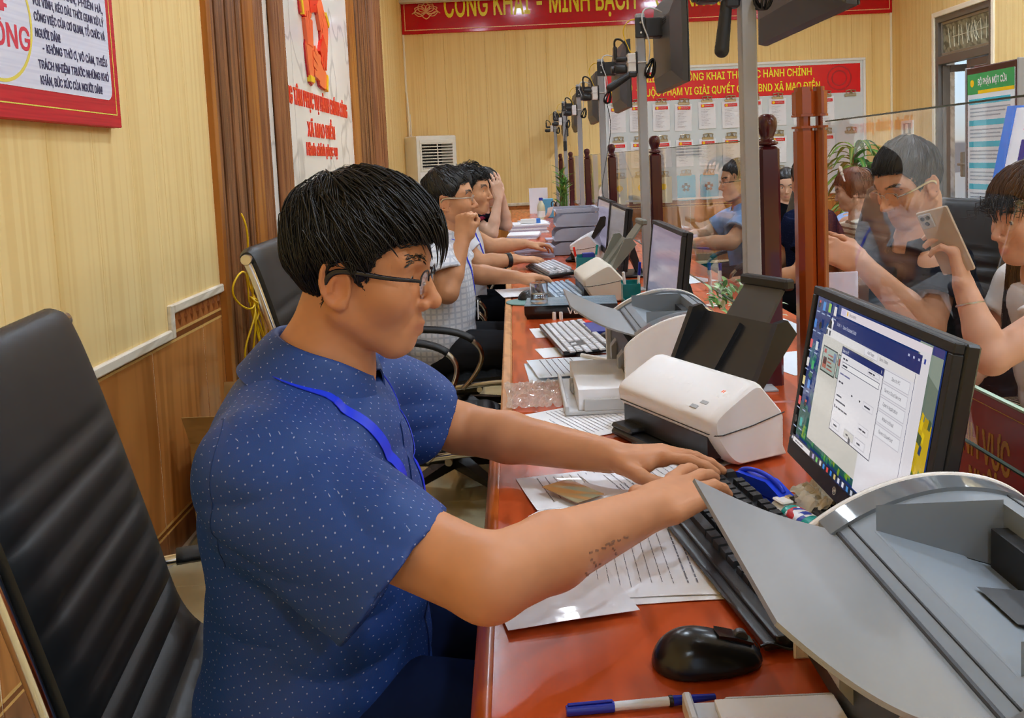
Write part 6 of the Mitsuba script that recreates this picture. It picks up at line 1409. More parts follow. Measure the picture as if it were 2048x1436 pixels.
def person(lab, head, yaw, pitch, torso, arms, legs, skin, shirt, pants, hair=None, roll=0.0, h=.006, fem=0.0, w=1.0, belly=1.0, glasses=None, sleeve=.62, sleeve_r=.064, wide=1.0, stubble=0.0, face=None, fold=.004, smile=0.0, size=1.0, arm_r=1.0, gaze=(0, -.25), brow=True):
    t = thing('person', lab, 'person'); o = np.asarray(head, float); R = RZ(yaw) @ RY(pitch) @ RX(roll)
    P, C_, N = torso; face = yaw if face is None else face
    sh = [np.asarray(a['s'], float) for a in arms]
    hs = masked(lambda p: head_sdf((p - o) @ R / size, fem, smile, wide) * size, o + R @ V(.01, 0, .02), .165)
    neck_top = o + R @ V(-.020, 0, -.045) * size
    core = [s_cone(neck_top, N, .053 - .008 * fem, .060 - .008 * fem), (s_cone(np.asarray(N, float), np.asarray(C_, float), .07, .09), .03)]
    lim, hands_, tips = [], [], []
    for a in arms:
        s, e, wr = (np.asarray(a[k], float) for k in ('s', 'e', 'w')); k = arm_r
        core += [(s_cone(np.asarray(C_, float) + (0, 0, .05), s, .06, .055), .03), (s_cone(s, e, .050 * k, .041 * k), .02), (s_cone(e, e + (wr - e) * .35, .041 * k, .040 * k), .012), (s_cone(e + (wr - e) * .35, wr, .040 * k, .026 * k), .012)]
        fs, hc, pts = hand(wr, a['d'], a['n'], a['side'], **a.get('hand', {}))
        core.append((masked(union(fs, .012), hc, .17), .010)); tips.append(pts)
    skinf0 = union(core, .02)
    skinf = lambda p: smin(skinf0(p), hs(p), .012)
    A = np.array([o, *sh] + [np.asarray(a[k], float) for a in arms for k in 'ew'] + [C_])
    m = nets(skinf, A.min(0) - .24, A.max(0) + .24, h)
    put('body', m, 'mat_skin', t, smooth=True, color=skin_colors(m.vertices, skin, [(o, R / size, fem)], 1.0, stubble))
    X = M4(R, o, size)
    # eyes and brows
    sph = trimesh.creation.icosphere(3, .0123)
    for s in (-1, 1):
        gz = norm(V(1, gaze[0], gaze[1])); dd = sph.vertices / .0123 @ gz
        col = np.where((dd > .955)[:, None], np.array(C('#080606')), np.where((dd > .86)[:, None], np.array(C('#2c170d')), np.array(C('#d9d4cc'))))
        put('eye', mv(TM(sph.vertices, sph.faces), X @ M4(None, (.0735, s * .032 * wide, .0115))), 'mat_eye', t, smooth=True, color=col)
    if brow:
        hf = lambda q: head_sdf(q, fem, smile, wide); r = np.random.default_rng(4)
        for s in (-1, 1):
            u = r.random(70); b0 = np.stack([np.full(70, .1), s * (.012 + .036 * u) * wide, .0335 + .009 * np.sin(u * 2.4) - .004 * u + r.normal(0, .0016, 70)], 1); b0[:, 0] = .093 - .022 * u ** 2
            b0 = snap(hf, b0, .0002); b1 = snap(hf, b0 + np.stack([-.004 * u, s * (.006 + 0 * u), .0035 - .005 * u], 1), .0012)
            put('eyebrow', mv(cat([tube([p, (p + q) / 2, q], .0006, 3, False) for p, q in zip(b0, b1)]), X), 'mat_hair', t)
    # shirt: trunk and sleeves, hollow at the cuffs
    tf = torso_fn(P, C_, N, face, w, belly, sh if len(sh) == 2 else None); tor = union(tf, .05); fd = folds(fold, 3); cuts = []
    sl = []
    for a in arms:
        s, e = np.asarray(a['s'], float), np.asarray(a['e'], float); ax = norm(e - s); L = np.linalg.norm(e - s); fr_ = a.get('sleeve', sleeve); hem = s + (e - s) * fr_; rr = a.get('sr', sleeve_r)
        end = np.asarray(a['hem'], float) if 'hem' in a else hem; ax = norm(end - s)
        sl.append((s, end, norm(a.get('hn', ax)), rr, a.get('sr1', rr)))
    def shirtf(p):
        d = tor(p)
        for s, end, ax, r0, r1 in sl:
            k = s_cone(s - norm(end - s) * .02, end + norm(end - s) * .05, r0, r1)(p); k = smax(k, (p - end) @ ax, .003)
            d = smin(d, k, .035) if True else d
        d = smax(d, (np.asarray(P)[2] - .02 - p[:, 2]) if shirt.get('hem') is None else shirt['hem'] - p[:, 2], .01)
        d = d - .006 - fold * .4; m_ = np.abs(d) < .03
        if m_.any(): d[m_] += fd(p[m_])
        nk = np.asarray(N, float); d = smax(d, .010 - np.maximum(np.linalg.norm((p - nk - (0, 0, .06)) * (1, 1, .55), axis=1) - .062, -.05), .006) if False else d
        for s, end, ax, r0, r1 in sl:
            c = s_cone(end - norm(end - s) * .03, end + norm(end - s) * .1, r1 - .014, r1 - .010)(p); d = smax(d, -c, .002)
        return d
    fN = V(math.cos(face), math.sin(face), 0); cp = np.asarray(N, float) + V(0, 0, shirt.get('open', .005)); cn = norm(V(0, 0, 1) - fN * -.0 + fN * shirt.get('vee', .35))
    full_f = lambda p: smax(shirtf(p), (p - cp) @ cn, .004)
    B = np.array([P, C_, N] + [q for s in sl for q in (s[0], s[1])])
    ms = nets(full_f, B.min(0) - .26, B.max(0) + .26, shirt.get('h', h * 1.1))
    sk = put('shirt', ms, shirt['m'], t, smooth=True)
    if shirt.get('collar'):
        cm = collar(np.asarray(N, float), np.asarray(neck_top, float), face, *shirt['collar']); put('collar', cm, shirt.get('cm', shirt['m']), sk, smooth=50)
    # trousers
    lf = []
    for k, (hp, kn, an) in enumerate(legs):
        lf += [(s_cone(hp, kn, .088 * w, .066), .03), (s_cone(kn, an, .062, .046), .03)]
    if lf:
        trf0 = union([s_ell(np.asarray(P, float) - (0, 0, .02), (.14 * w, .17 * w, .11), RZ(face))] + lf, .04); fd2 = folds(.005, 8, (7, 7, 12)); trf = lambda p: (lambda d: d + np.where(np.abs(d) < .03, fd2(p), 0))(trf0(p))
        Q = np.array([q for l in legs for q in l] + [P]); put('trousers', nets(trf, Q.min(0) - .2, Q.max(0) + .2, h * 2.3), pants, t, smooth=True)
        shoes = []
        for hp, kn, an in legs:
            an = np.asarray(an, float); shoes.append(hull(np.vstack([an + fN * u + np.cross([0, 0, 1.0], fN) * v_ + (0, 0, z_ - an[2] + .002) for u, v_, z_ in ((-.07, .03, 0), (-.07, -.03, 0), (.16, .04, 0), (.16, -.04, 0), (.19, 0, 0), (-.06, .025, .09), (-.06, -.025, .09), (.05, .03, .075), (.05, -.03, .075), (.17, .03, .03), (.17, -.03, .03))]).reshape(-1, 3)))
        for q in shoes: put('shoe', q, 'mat_black_soft', t)
    # hair
    if hair:
        cap = hair_cap(**hair.get('cap', {})); hm_ = hair.get('m', 'mat_hair')
        extra = hair.get('extra')
        cf = cap if extra is None else (lambda q: smin(cap(q), extra(q), .02))
        hk = put('hair', mv(nets(cf, hair.get('lo', (-.16, -.14, -.12)), hair.get('hi', (.16, .14, .2)), hair.get('h', .004)), X), hm_, t, smooth=True)
        for st in map(dict, hair.get('strands', ())): put('locks', mv(strands(st.pop('guide', cf), **st), X), hm_, hk, smooth=True, kind='stuff')
    if glasses is not None: spectacles(t, X, wide, **glasses)
    return t, dict(skin=skinf, shirt=full_f, X=X, R=R, o=o, tips=tips, shirt_key=sk)
def collar(N, top, face, drop=.045, spread=.030, point=.03, rise=.030, open_=.25, r=.063):
    ax = norm(top - N); f = V(math.cos(face), math.sin(face), 0); f = norm(f - ax * (f @ ax)); l = np.cross(ax, f)
    th = np.linspace(open_, 2 * math.pi - open_, 60); P = []
    for a in th:
        d = f * math.cos(a) + l * math.sin(a); fr = max(0, math.cos(a)) ** 3
        b0 = N + ax * (rise - .030 - .03 * fr) + d * (r + .001); b1 = N + ax * (rise - .016 * fr * 1.4) + d * (r + .003); b2 = N + ax * (rise + .001 - .02 * fr) + d * (r + .007)
        b3 = N + ax * (rise - drop * .5 - .03 * fr) + d * (r + .012 + spread * .5); b4 = N + ax * (rise - drop - (.02 + point) * fr) + d * (r + .013 + spread * (1 + .3 * fr))
        P.append([b0, b1, b2, b3, b4])
    G = np.array(P); G = np.array([[spline(G[i], 14)[j] for j in range(14)] for i in range(len(G))])
    return grid_mesh(G, .0024)
def spectacles(t, X, wide=1.0, m='mat_glass_frame', full=False, size=1.0, z=.006, round_=False, color=None):
    g = put('glasses', mv(tube(spline([(.104, -.010, z + .008), (.1075, 0, z + .012), (.104, .010, z + .008)], 10), .0013, 6), X), m, t, smooth=True)
    for s in (-1, 1):
        c = V(.1035, s * .034 * wide, z); a = np.linspace(0, 2 * math.pi, 33)[:-1]; p = 2.6 if not round_ else 2.0
        ex = np.sign(np.cos(a)) * np.abs(np.cos(a)) ** (2 / p) * .0255 * size; ez = np.sign(np.sin(a)) * np.abs(np.sin(a)) ** (2 / p) * .0175 * size
        rim = c + np.stack([-.10 * s * 0 - np.abs(ex) * .12 * (np.sign(ex * s) > 0), ex, ez], 1)
        sel = rim if full else rim[:17]
        put('rim', mv(tube(np.vstack([sel, sel[:1]]) if full else sel, .0012, 6), X), m, g, smooth=True)
        k = np.vstack([rim.mean(0)[None], rim]); n = len(rim); F = np.stack([np.zeros(n, int), 1 + np.arange(n), 1 + (np.arange(n) + 1) % n], 1)
        put('lens', mv(TM(k, F), X), 'mat_pane', g)
        put('temple', mv(tube(spline([c + (-.002, s * .0265, .006), (.085, s * .0725 * wide, z + .008), (.05, s * .0775 * wide, z + .009), (.0, s * .0815 * wide, z + .012), (-.016, s * .0810 * wide, z + .006), (-.026, s * .078 * wide, z - .012)], 24), .0015, 6, flat=(np.linspace(.0022, .0046, 24), np.full(24, .0014))), X), m, g, smooth=True)
        put('nose_pad', mv(trimesh.creation.icosphere(1, .003), X @ M4(None, (.098, s * .011, z - .004))), 'mat_chrome', g)
# ------------------------------------------------------------------ the man in the navy shirt
dots = lambda u, v: (lambda i, j: (lambda du, dv: smoothstep(.0011, .0007, dr.sqrt(du * du + dv * dv)))(u - (i + .5 + .25 * (_h(i, j) - .5)) * .0125, v - (j + .5 + .25 * (_h(j, i) - .5)) * .0125))(dr.floor(u / .0125), dr.floor(v / .0125))
def navy(p, n, uv):
    side = dr.abs(n.y) > .55; u = dr.select(side, p.x, p.y) + .5 * p.z; v = dr.select(dr.abs(n.z) > .8, p.x + p.y, p.z - .5 * dr.select(side, p.x, p.y))
    return mix(C('#203c7a'), C('#c9d6ee'), dots(u, v) * .4)
mat('navy_shirt', mikit.proc(navy), .55, .35, sheen=.3); mat('navy_trousers', '#131b33', .75, 0); mat('lanyard', '#1a35d8', .35, .4)
H1 = V(-.211, 1.17, 1.118)
HLM = [[-.12, -.06, -.045, -.030, -.016, .004, .016, .030, .038, .056, .075, .12], [-.046, -.062, -.056, -.030, .028, .036, .004, -.004, .036, .056, .064, .070]]
A1 = [dict(s=(-.285, 1.005, .900), e=(-.042, .858, .846), w=(.150, 1.050, .832), d=(.70, .71, .00), n=(-.05, -.25, 1), side=1, hem=(-.146, .914, .828), hn=(.139, -.030, -.112), sr=.080, sr1=.085,
           hand=dict(each=[(.02, .18, .15), (.06, .24, .2), (.14, .32, .25), (.20, .36, .25)], spread=1.6, thumb=(.004, -.012))),
      dict(s=(-.290, 1.345, .945), e=(-.105, 1.452, .822), w=(.128, 1.322, .808), d=(.93, -.12, .02), n=(-.05, .12, 1), side=-1, hem=(-.165, 1.435, .842), sr=.076, sr1=.080,
           hand=dict(each=[(.12, .22, .25), (.16, .25, .2), (.22, .35, .3), (.30, .4, .3)], spread=1.6, thumb=(.012, -.02)))]
main, MF = person('man in a navy short sleeved shirt and glasses typing at the red-brown desk', H1, math.radians(-4), math.radians(8), ((-.295, 1.17, .57), (-.288, 1.172, .845), (-.268, 1.172, .985)), A1,
    [((-.25, 1.09, .545), (.16, 1.06, .545), (.13, 1.06, .10)), ((-.25, 1.25, .545), (.16, 1.29, .545), (.13, 1.29, .10))], '#bd835c', dict(m='mat_navy_shirt', collar=(.058, .026, .030, .044, .30, .067), h=.0038, open=.012, vee=.30, hem=.50), 'mat_navy_trousers',
    hair=dict(cap=dict(t=(.004, .004, .0), r=(.100, .083, .098), c=(-.004, 0, .052), line=HLM), h=.003, strands=(
        dict(n=2600, seed=1, L=(.045, .08), off=.004, wild=.22, trim=HLM), dict(n=900, seed=2, L=(.06, .10), off=.010, wild=.35, fwd=.5, trim=HLM, pick=lambda p: (p[:, 2] > .07)),
        dict(n=300, seed=3, L=(.04, .080), off=.010, wild=.16, fwd=.8, grav=.5, w=.0014, steps=9, guide=lambda q: E_(q, (-.004, 0, .052), (.121, .090, .101)), pick=lambda p: (p[:, 0] > .025) & (p[:, 2] > .085)))),
    h=.0032, size=.94, w=1.04, belly=1.02, glasses=dict(), stubble=.5, fold=.0085, wide=1.02)
sf = MF['shirt']; SK = MF['shirt_key']
put('lanyard', ribbon(sf, [(-.315, 1.105, .995), (-.270, 1.075, .98), (-.220, 1.075, .955), (-.180, 1.095, .91), (-.155, 1.125, .85), (-.145, 1.14, .78), (-.14, 1.15, .70)], .017, .002, n=60), 'mat_lanyard', main, smooth=40)
put('lanyard', ribbon(sf, [(-.265, 1.26, .985), (-.215, 1.255, .955), (-.180, 1.24, .91), (-.155, 1.215, .85), (-.145, 1.20, .78), (-.14, 1.19, .70)], .017, .002, n=60), 'mat_lanyard', main, smooth=40)
mat('navy_plain', '#1c3468', .6, .3)
put('seam', ribbon(sf, [(-.36, 1.02, .985), (-.335, .965, .955), (-.345, .935, .90), (-.36, .955, .84), (-.365, .99, .80)], .0012, .0006, .0006, 40), 'mat_navy_plain', SK)
put('pocket', ribbon(sf, [(-.165, 1.30, .885), (-.150, 1.30, .84), (-.140, 1.30, .79)], .09, .0015, .0015, 14), 'mat_navy_shirt', SK)
put('placket', ribbon(sf, [(-.165, 1.17, .92), (-.150, 1.17, .84), (-.14, 1.17, .72), (-.15, 1.17, .60)], .03, .0012, .0012, 40), 'mat_navy_shirt', SK)
# faded tattoo on the forearm: thin strokes laid on the skin
mat('tattoo', '#8d6650', .6, .2)
r = np.random.default_rng(3); tk = []
for k in range(5):                                        # five short dashed lines
    a0, a1 = [((.052, .912, .845), (.095, .948, .838)), ((.066, .905, .838), (.088, .928, .812)), ((.085, .93, .842), (.112, .968, .838)), ((.098, .936, .834), (.112, .948, .808)), ((.060, .900, .826), (.078, .912, .802))][k]
    for j in range(4):
        q0 = V(*a0) + (V(*a1) - V(*a0)) * (j / 4 + .02); q1 = q0 + (V(*a1) - V(*a0)) * .16 + r.normal(0, .0015, 3)
        tk.append((q0, (q0 + q1) / 2 + r.normal(0, .001, 3), q1))
put('tattoo', cat([ribbon(MF['skin'], q, .0022, .0004, .0003, 6) for q in tk]), 'mat_tattoo', main, kind='stuff')
# ------------------------------------------------------------------ colleagues along the counter
def check(base, line, s=.022, w=.10):
    b, l = C(base), C(line)
    def fn(p, n, uv):
        u = dr.select(dr.abs(n.y) > .5, p.x, p.y) / s; v = p.z / s
        k = dr.maximum(smoothstep(w + .12, w, dr.abs(u - dr.floor(u) - .5) * 1.0), smoothstep(w + .12, w, dr.abs(v - dr.floor(v) - .5)))
        return mix(b, l, k * .6)
    return mikit.proc(fn)
mat('checked_shirt', check('#dfe3ea', '#a9b3c2'), .8, 0); mat('grey_trousers', '#2c2d30', .8, 0); mat('black_trousers', '#141519', .8, 0)
mat('white_shirt', '#d8dbe2', .8, 0); mat('floral_black', mikit.proc(lambda p, n, uv: mix(mix(C('#16141a'), C('#7a2a40'), smoothstep(.66, .72, n2(p.x * 28, p.z * 28 + p.y * 20))), C('#8a8f86'), smoothstep(.74, .8, n2(p.x * 40 + 9, p.z * 36)))), .8, 0)
short = lambda n=500, seed=1, **k: dict(cap=dict(r=(.098, .080, .097), c=(-.006, 0, .052)), strands=(dict(n=n, seed=seed, L=(.03, .05), w=.0016, off=.004, trim=HL, steps=4, **k),))
seat = lambda x, y, d, z=.56: [((x, y - .09, z), (x + d * .42, y - .10, z), (x + d * .40, y - .10, .10)), ((x, y + .09, z), (x + d * .42, y + .10, z), (x + d * .40, y + .10, .10))]
fist = dict(bends=(1.35, 1.5, .8), thumb=(-.02, -.02), spread=.4)
typing = dict(each=[(.2, .5, .35), (.25, .5, .35), (.3, .55, .35), (.3, .5, .3)], spread=1.1)
p2, F2 = person('man in a white checked shirt and rimless glasses with a fist at his chin', (-.248, 3.40, 1.118), 0, math.radians(-2), ((-.315, 3.40, .585), (-.300, 3.40, .845), (-.280, 3.40, .985)),
    [dict(s=(-.305, 3.225, .935), e=(-.250, 3.165, .805), w=(-.188, 3.240, .985), d=(.12, .12, 1), n=(-.4, -.9, .1), side=-1, hand=fist, sleeve=.55, sr=.078, sr1=.085),
     dict(s=(-.305, 3.575, .935), e=(-.200, 3.600, .815), w=(.000, 3.475, .808), d=(.92, .30, -.06), n=(0, -.1, 1), side=-1, hand=typing, sleeve=.75, sr=.075, sr1=.075)],
    seat(-.30, 3.40, 1), '#c48e68', dict(m='mat_checked_shirt', collar=(.045, .018, .022, .035, .35, .062), hem=.50, open=.012), 'mat_grey_trousers', hair=short(700, 2, fwd=.3), h=.0058, size=.95, glasses=dict(m='mat_chrome', size=.95), stubble=.2)
put('lanyard', ribbon(F2['shirt'], [(-.30, 3.33, .985), (-.245, 3.33, .955), (-.205, 3.345, .90), (-.18, 3.37, .83), (-.175, 3.39, .76)], .012, .002, n=40), 'mat_lanyard', p2, smooth=40)
put('badge', rbox(.004, .05, .07, .001, (-.152, 3.39, .70)), 'mat_white_plastic', p2)
mat('watch_black', '#15161a', .4)
p3, F3 = person('man with spiky black hair and a black wristwatch at the third desk', (-.205, 4.26, 1.118), math.radians(-14), 0, ((-.30, 4.28, .58), (-.285, 4.28, .84), (-.25, 4.27, .985)),
    [dict(s=(-.28, 4.11, .925), e=(-.17, 4.10, .800), w=(.000, 4.19, .800), d=(.98, .12, -.05), n=(0, -.1, 1), side=1, hand=typing, sleeve=.6), dict(s=(-.28, 4.45, .935), e=(-.12, 4.40, .845), w=(.050, 4.56, .838), d=(.9, .3, -.1), n=(0, 0, 1), side=-1, hand=typing, sleeve=.4)],
    seat(-.28, 4.28, 1), '#c8946e', dict(m='mat_white_shirt', hem=.50, collar=(.045, .018, .022, .035, .35, .062)), 'mat_black_trousers', hair=dict(cap=dict(r=(.098, .080, .098), c=(-.006, 0, .054)), strands=(dict(n=900, seed=5, L=(.03, .05), w=.0018, off=.022, wild=.7, grav=-.2, steps=4, trim=HL),)), h=.0068, size=.95)
wc_, wd_ = V(-.035, 4.17, .800), norm(V(.17, .09, 0)); wx_ = norm(np.cross(wd_, [0, 0, 1.0]))
put('wristwatch', mv(lathe([(.033, -.011), (.0355, -.010), (.0355, .010), (.033, .011)], 22), frame3(wc_, wx_, np.cross(wd_, wx_))), 'mat_watch_black', p3, smooth=40)
put('lanyard', ribbon(F3['shirt'], [(-.255, 4.21, .985), (-.195, 4.21, .92), (-.17, 4.23, .86), (-.15, 4.26, .79)], .012, .002, n=30), 'mat_lanyard', p3, smooth=40)
p4, F4 = person('woman in a dark floral blouse raising both hands beside her face', (-.175, 5.46, 1.10), math.radians(-5), math.radians(10), ((-.28, 5.46, .58), (-.25, 5.46, .83), (-.215, 5.46, .97)),
    [dict(s=(-.24, 5.31, .92), e=(-.13, 5.24, .845), w=(-.085, 5.30, 1.045), d=(-.1, .1, 1), n=(.5, -.8, 0), side=-1, hand=dict(bends=(.2, .3, .2)), sleeve=.4), dict(s=(-.24, 5.60, .92), e=(-.045, 5.52, .870), w=(-.065, 5.50, 1.050), d=(-.15, -.1, 1), n=(.9, .2, 0), side=1, hand=dict(bends=(.15, .25, .2)), sleeve=.4)],
    seat(-.27, 5.46, 1), '#d8b096', dict(m='mat_floral_black', hem=.50), 'mat_black_trousers', hair=dict(cap=dict(r=(.102, .084, .100), c=(-.008, 0, .050), lift=-.03), strands=(dict(n=300, seed=6, L=(.05, .08), w=.0018, steps=4),)), h=.007, size=.93, fem=1.0, w=.9, arm_r=.85)

# ------------------------------------------------------------------ customers on the public side
PI = math.pi
mat('black_polo', mikit.proc(lambda p, n, uv: mix(C('#15171f'), C('#20242e'), smoothstep(.3, .5, dr.abs(p.z / .045 - dr.floor(p.z / .045) - .5)))), .8, 0)
mat('white_tee', '#d9d6d3', .8, 0); mat('stripe_trousers', mikit.proc(lambda p, n, uv: mix(C('#e4e2de'), C('#1a1a1c'), smoothstep(-.15, .15, dr.sin((p.x * 1.3 + p.y + .4 * p.z + .02 * n2(p.x * 20, p.y * 20)) * 420)))), .8, 0)
mat('sky_shirt', mikit.proc(lambda p, n, uv: mix(C('#86aede'), C('#a5c4ea'), n2(p.x * 60, p.z * 60))), .7, 0); mat('blue_shirt', '#86a8d6', .8, 0); mat('stripe_cream', mikit.proc(lambda p, n, uv: mix(C('#dcd2ba'), C('#7a6a58'), smoothstep(.28, .36, dr.abs(p.z / .03 - dr.floor(p.z / .03) - .5)))), .8, 0)
mat('black_knit', '#101114', .85, 0); mat('navy_dotted', mikit.proc(navy if False else (lambda p, n, uv: mix(C('#141a30'), C('#8a93b0'), dots(p.x + p.y, p.z) * .6))), .8, 0); mat('red_floral', mikit.proc(lambda p, n, uv: mix(C('#7a1620'), C('#e2c9c4'), smoothstep(.60, .66, n2((p.x + p.y) * 50, p.z * 50)))), .8, 0); mat('jeans_light', '#8fb0dc', .8, 0)
q1, G1 = person('customer in a black polo shirt and thin glasses looking down at his phone', (1.120, 2.50, 1.140), math.radians(196), math.radians(20), ((1.255, 2.54, .58), (1.155, 2.53, .840), (1.150, 2.515, .975)),
    [dict(s=(1.125, 2.345, .920), e=(1.035, 2.225, .795), w=(.900, 2.295, .955), d=(-.75, .45, .40), n=(-.3, -.75, .5), side=-1, hand=dict(bends=(.5, .6, .3)), sleeve=.62, sr=.075, sr1=.078), dict(s=(1.20, 2.70, .925), e=(1.060, 2.66, .780), w=(.905, 2.46, .930), d=(-.7, -.1, .55), n=(-.2, .8, .3), side=1, hand=dict(bends=(.6, .7, .4)), sleeve=.6)],
    seat(1.26, 2.53, -1), '#c4906e', dict(m='mat_black_polo', collar=(.04, .016, .02, .03, .4, .062), hem=.5), 'mat_black_trousers', hair=dict(cap=dict(r=(.100, .081, .100), c=(-.006, 0, .052)), strands=(dict(n=900, seed=9, L=(.03, .06), w=.0015, off=.004, trim=HL, fwd=.3, steps=5),)), h=.0056, size=.95, glasses=dict(m='mat_chrome', size=1.0), stubble=.3)
ph1 = thing('mobile_phone', 'dark phone in the hands of the customer in the black polo shirt', 'phone')
put('slab', mv(rbox(.072, .15, .009, .004, (0, 0, 0), 2), frame3((.835, 2.375, .985), (.35, .2, .1), (-.55, .15, .55))), 'mat_black_gloss', ph1, smooth=40)
q2, G2 = person('girl with long dark hair in a white tee holding up a phone', (1.215, 2.07, 1.070), math.radians(184), math.radians(8), ((1.36, 2.08, .56), (1.315, 2.08, .80), (1.265, 2.075, .935)),
    [dict(s=(1.225, 1.935, .885), e=(1.010, 1.880, .795), w=(.985, 1.945, .945), d=(-.18, .05, 1), n=(.75, -.55, .1), side=-1, hand=dict(each=[(.55, .7, .4), (.7, .8, .5), (.8, .9, .5), (.9, 1.0, .5)], thumb=(.0, .01)), sleeve=.36, sr=.062, sr1=.066), dict(s=(1.29, 2.23, .885), e=(1.16, 2.22, .70), w=(1.02, 2.1, .66), d=(-.9, -.3, 0), n=(0, 0, 1), side=1, sleeve=.4)],
    [((1.33, 1.98, .545), (.98, 1.96, .555), (1.0, 1.96, .1)), ((1.33, 2.17, .545), (.98, 2.19, .555), (1.0, 2.19, .1))], '#d0a084', dict(m='mat_white_tee', hem=.50), 'mat_stripe_trousers',
    hair=dict(m='mat_hair_dark', cap=dict(r=(.104, .084, .100), c=(-.008, 0, .050), line=([-.12, -.02, .0, .02, .045, .065, .09, .12], [-.20, -.20, -.16, -.03, .052, .072, .080, .085])), lo=(-.2, -.16, -.36), h=.0045, extra=lambda q: np.minimum(K_(np.column_stack([q[:, 0], np.abs(q[:, 1]), q[:, 2]]), (-.01, .060, -.02), (.050, .090, -.33), .030, .026), E_(q, (-.07, 0, -.12), (.045, .085, .22))),
        strands=(dict(n=700, seed=12, L=(.10, .2), w=.0016, off=.003, grav=1.2, steps=8), dict(n=170, seed=13, L=(.06, .11), w=.0016, off=.006, grav=.7, steps=7, fwd=.3, wild=.15, guide=lambda q: E_(q, (-.004, 0, .048), (.108, .090, .102)), pick=lambda p: (p[:, 0] > .02) & (p[:, 2] > .09)))), h=.0055, size=.93, fem=1.0, w=.88, arm_r=.88)
mat('hair_dark', '#171213', .35, .5)
ph2 = thing('mobile_phone', 'phone in a clear beige case held up by the long haired girl', 'phone'); mat('phone_beige', '#b9a894', .2, .5)
PX_ = frame3((.945, 1.945, 1.045), (.55, -.75, .25), (-.42, .02, .95))
put('slab', mv(rbox(.074, .155, .010, .008, (0, 0, 0), 2), PX_), 'mat_phone_beige', ph2, smooth=40); put('camera_bump', mv(rbox(.03, .034, .004, .002, (-.017, .055, .006)), PX_), 'mat_grey_plastic', ph2)
for u, v_ in ((-.023, .062), (-.011, .062), (-.017, .049)): put('lens', mv(lathe([(0, .0085), (.005, .0085), (.0055, .006)], 14), PX_ @ M4(None, (u, v_, 0))), 'mat_black_gloss', ph2)
put('bracelet', mv(lathe([(.029, -.002), (.0305, 0), (.029, .002)], 24), frame3((.990, 1.928, .905), (1, 0, .1), (0, 1, -.3))), 'mat_chrome', q2, smooth=True)
q3, G3 = person('man in a sky blue football shirt looking down beside the plant', (2.245, 5.66, .985), math.radians(196), math.radians(22), ((2.40, 5.66, .42), (2.34, 5.65, .68), (2.29, 5.65, .84)),
    [dict(s=(2.20, 5.47, .77), e=(2.30, 5.32, .61), w=(2.08, 5.24, .585), d=(-.9, .3, 0), n=(0, 0, 1), side=-1, sleeve=.72, sr=.075, sr1=.08), dict(s=(2.19, 5.82, .77), e=(2.02, 5.62, .64), w=(2.02, 5.40, .60), d=(-.3, -.8, -.1), n=(0, 0, 1), side=1, sleeve=.5)],
    [((2.36, 5.56, .43), (1.93, 5.5, .46), (1.95, 5.5, .1)), ((2.36, 5.76, .43), (1.93, 5.75, .46), (1.95, 5.75, .1))], '#d3a686', dict(m='mat_sky_shirt', hem=.38), 'mat_jeans_light', hair=short(250, 21), h=.0085, size=.95)
onG = lambda f, c, x_: (lambda q: frame3(q, x_, np.cross(grad(f, q[None])[0], x_)))(snap(f, np.array([c], float), .004)[0])
BX3 = onG(G3['shirt'], (2.215, 5.5, .76), norm(V(.75, -.6, .1)))
put('crest', mv(lathe([(.020, 0), (.020, .002), (.026, .002), (.026, 0)], 20), BX3), 'mat_white_plastic', q3); put('crest_field', mv(lathe([(0, .0015), (.020, .0015)], 20), BX3), 'mat_sky_shirt', q3); put('crest_ship', mv(rbox(.018, .012, .002, 0, (0, 0, .002)), BX3), 'mat_yellow_acrylic', q3)
put('chest_lettering', mv(text('ETIHAD', .034, True, .001, .8, 'c'), onG(G3['shirt'], (2.13, 5.5, .68), norm(V(.6, -.78, .05)))), 'mat_blue_pen', q3)
put('sleeve_lettering', mv(cat([mv(text('NEXEN', .026, True, .001, .8, 'c'), (0, .018, 0)), mv(text('TIRE', .026, True, .001, .8, 'c'), (0, -.018, 0))]), onG(G3['shirt'], (2.27, 5.28, .71), norm(V(.95, .1, .1)))), 'mat_blue_pen', q3)
q4, G4 = person('lady with short reddish hair and a pearl headband in a striped cream top', (1.925, 5.02, 1.005), math.radians(158), math.radians(12), ((2.0, 5.02, .42), (1.985, 5.02, .70), (1.965, 5.02, .86)),
    [dict(s=(1.93, 4.87, .80), e=(1.93, 4.80, .58), w=(1.76, 4.84, .56), d=(-1, .1, 0), n=(0, 0, 1), side=-1, sleeve=.4), dict(s=(1.95, 5.18, .80), e=(1.9, 5.22, .6), w=(1.75, 5.1, .56), d=(-1, -.2, 0), n=(0, 0, 1), side=1, sleeve=.4)],
    seat(2.0, 5.02, -1, .42), '#cfa083', dict(m='mat_stripe_cream', hem=.38), 'mat_black_trousers', hair=dict(m='mat_hair_red', cap=dict(r=(.108, .094, .104), c=(-.012, 0, .044), line=([-.13, -.02, .01, .03, .05, .07, .12], [-.075, -.07, -.055, -.01, .05, .07, .085])), strands=(dict(n=400, seed=31, L=(.05, .08), w=.002, steps=4, grav=.8),)), h=.007, size=.95, fem=1.0, w=.95, belly=1.1)
mat('hair_red', '#4a2413', .4, .5)
hb = [(.038 * math.cos(a_) * .3 + .03, .098 * math.sin(a_), .047 + .108 * math.cos(a_)) for a_ in np.linspace(-1.3, 1.3, 13)]
put('headband', mv(tube(spline(hb, 30), .005, 6), G4['X']), 'mat_white_plastic', q4, smooth=True)
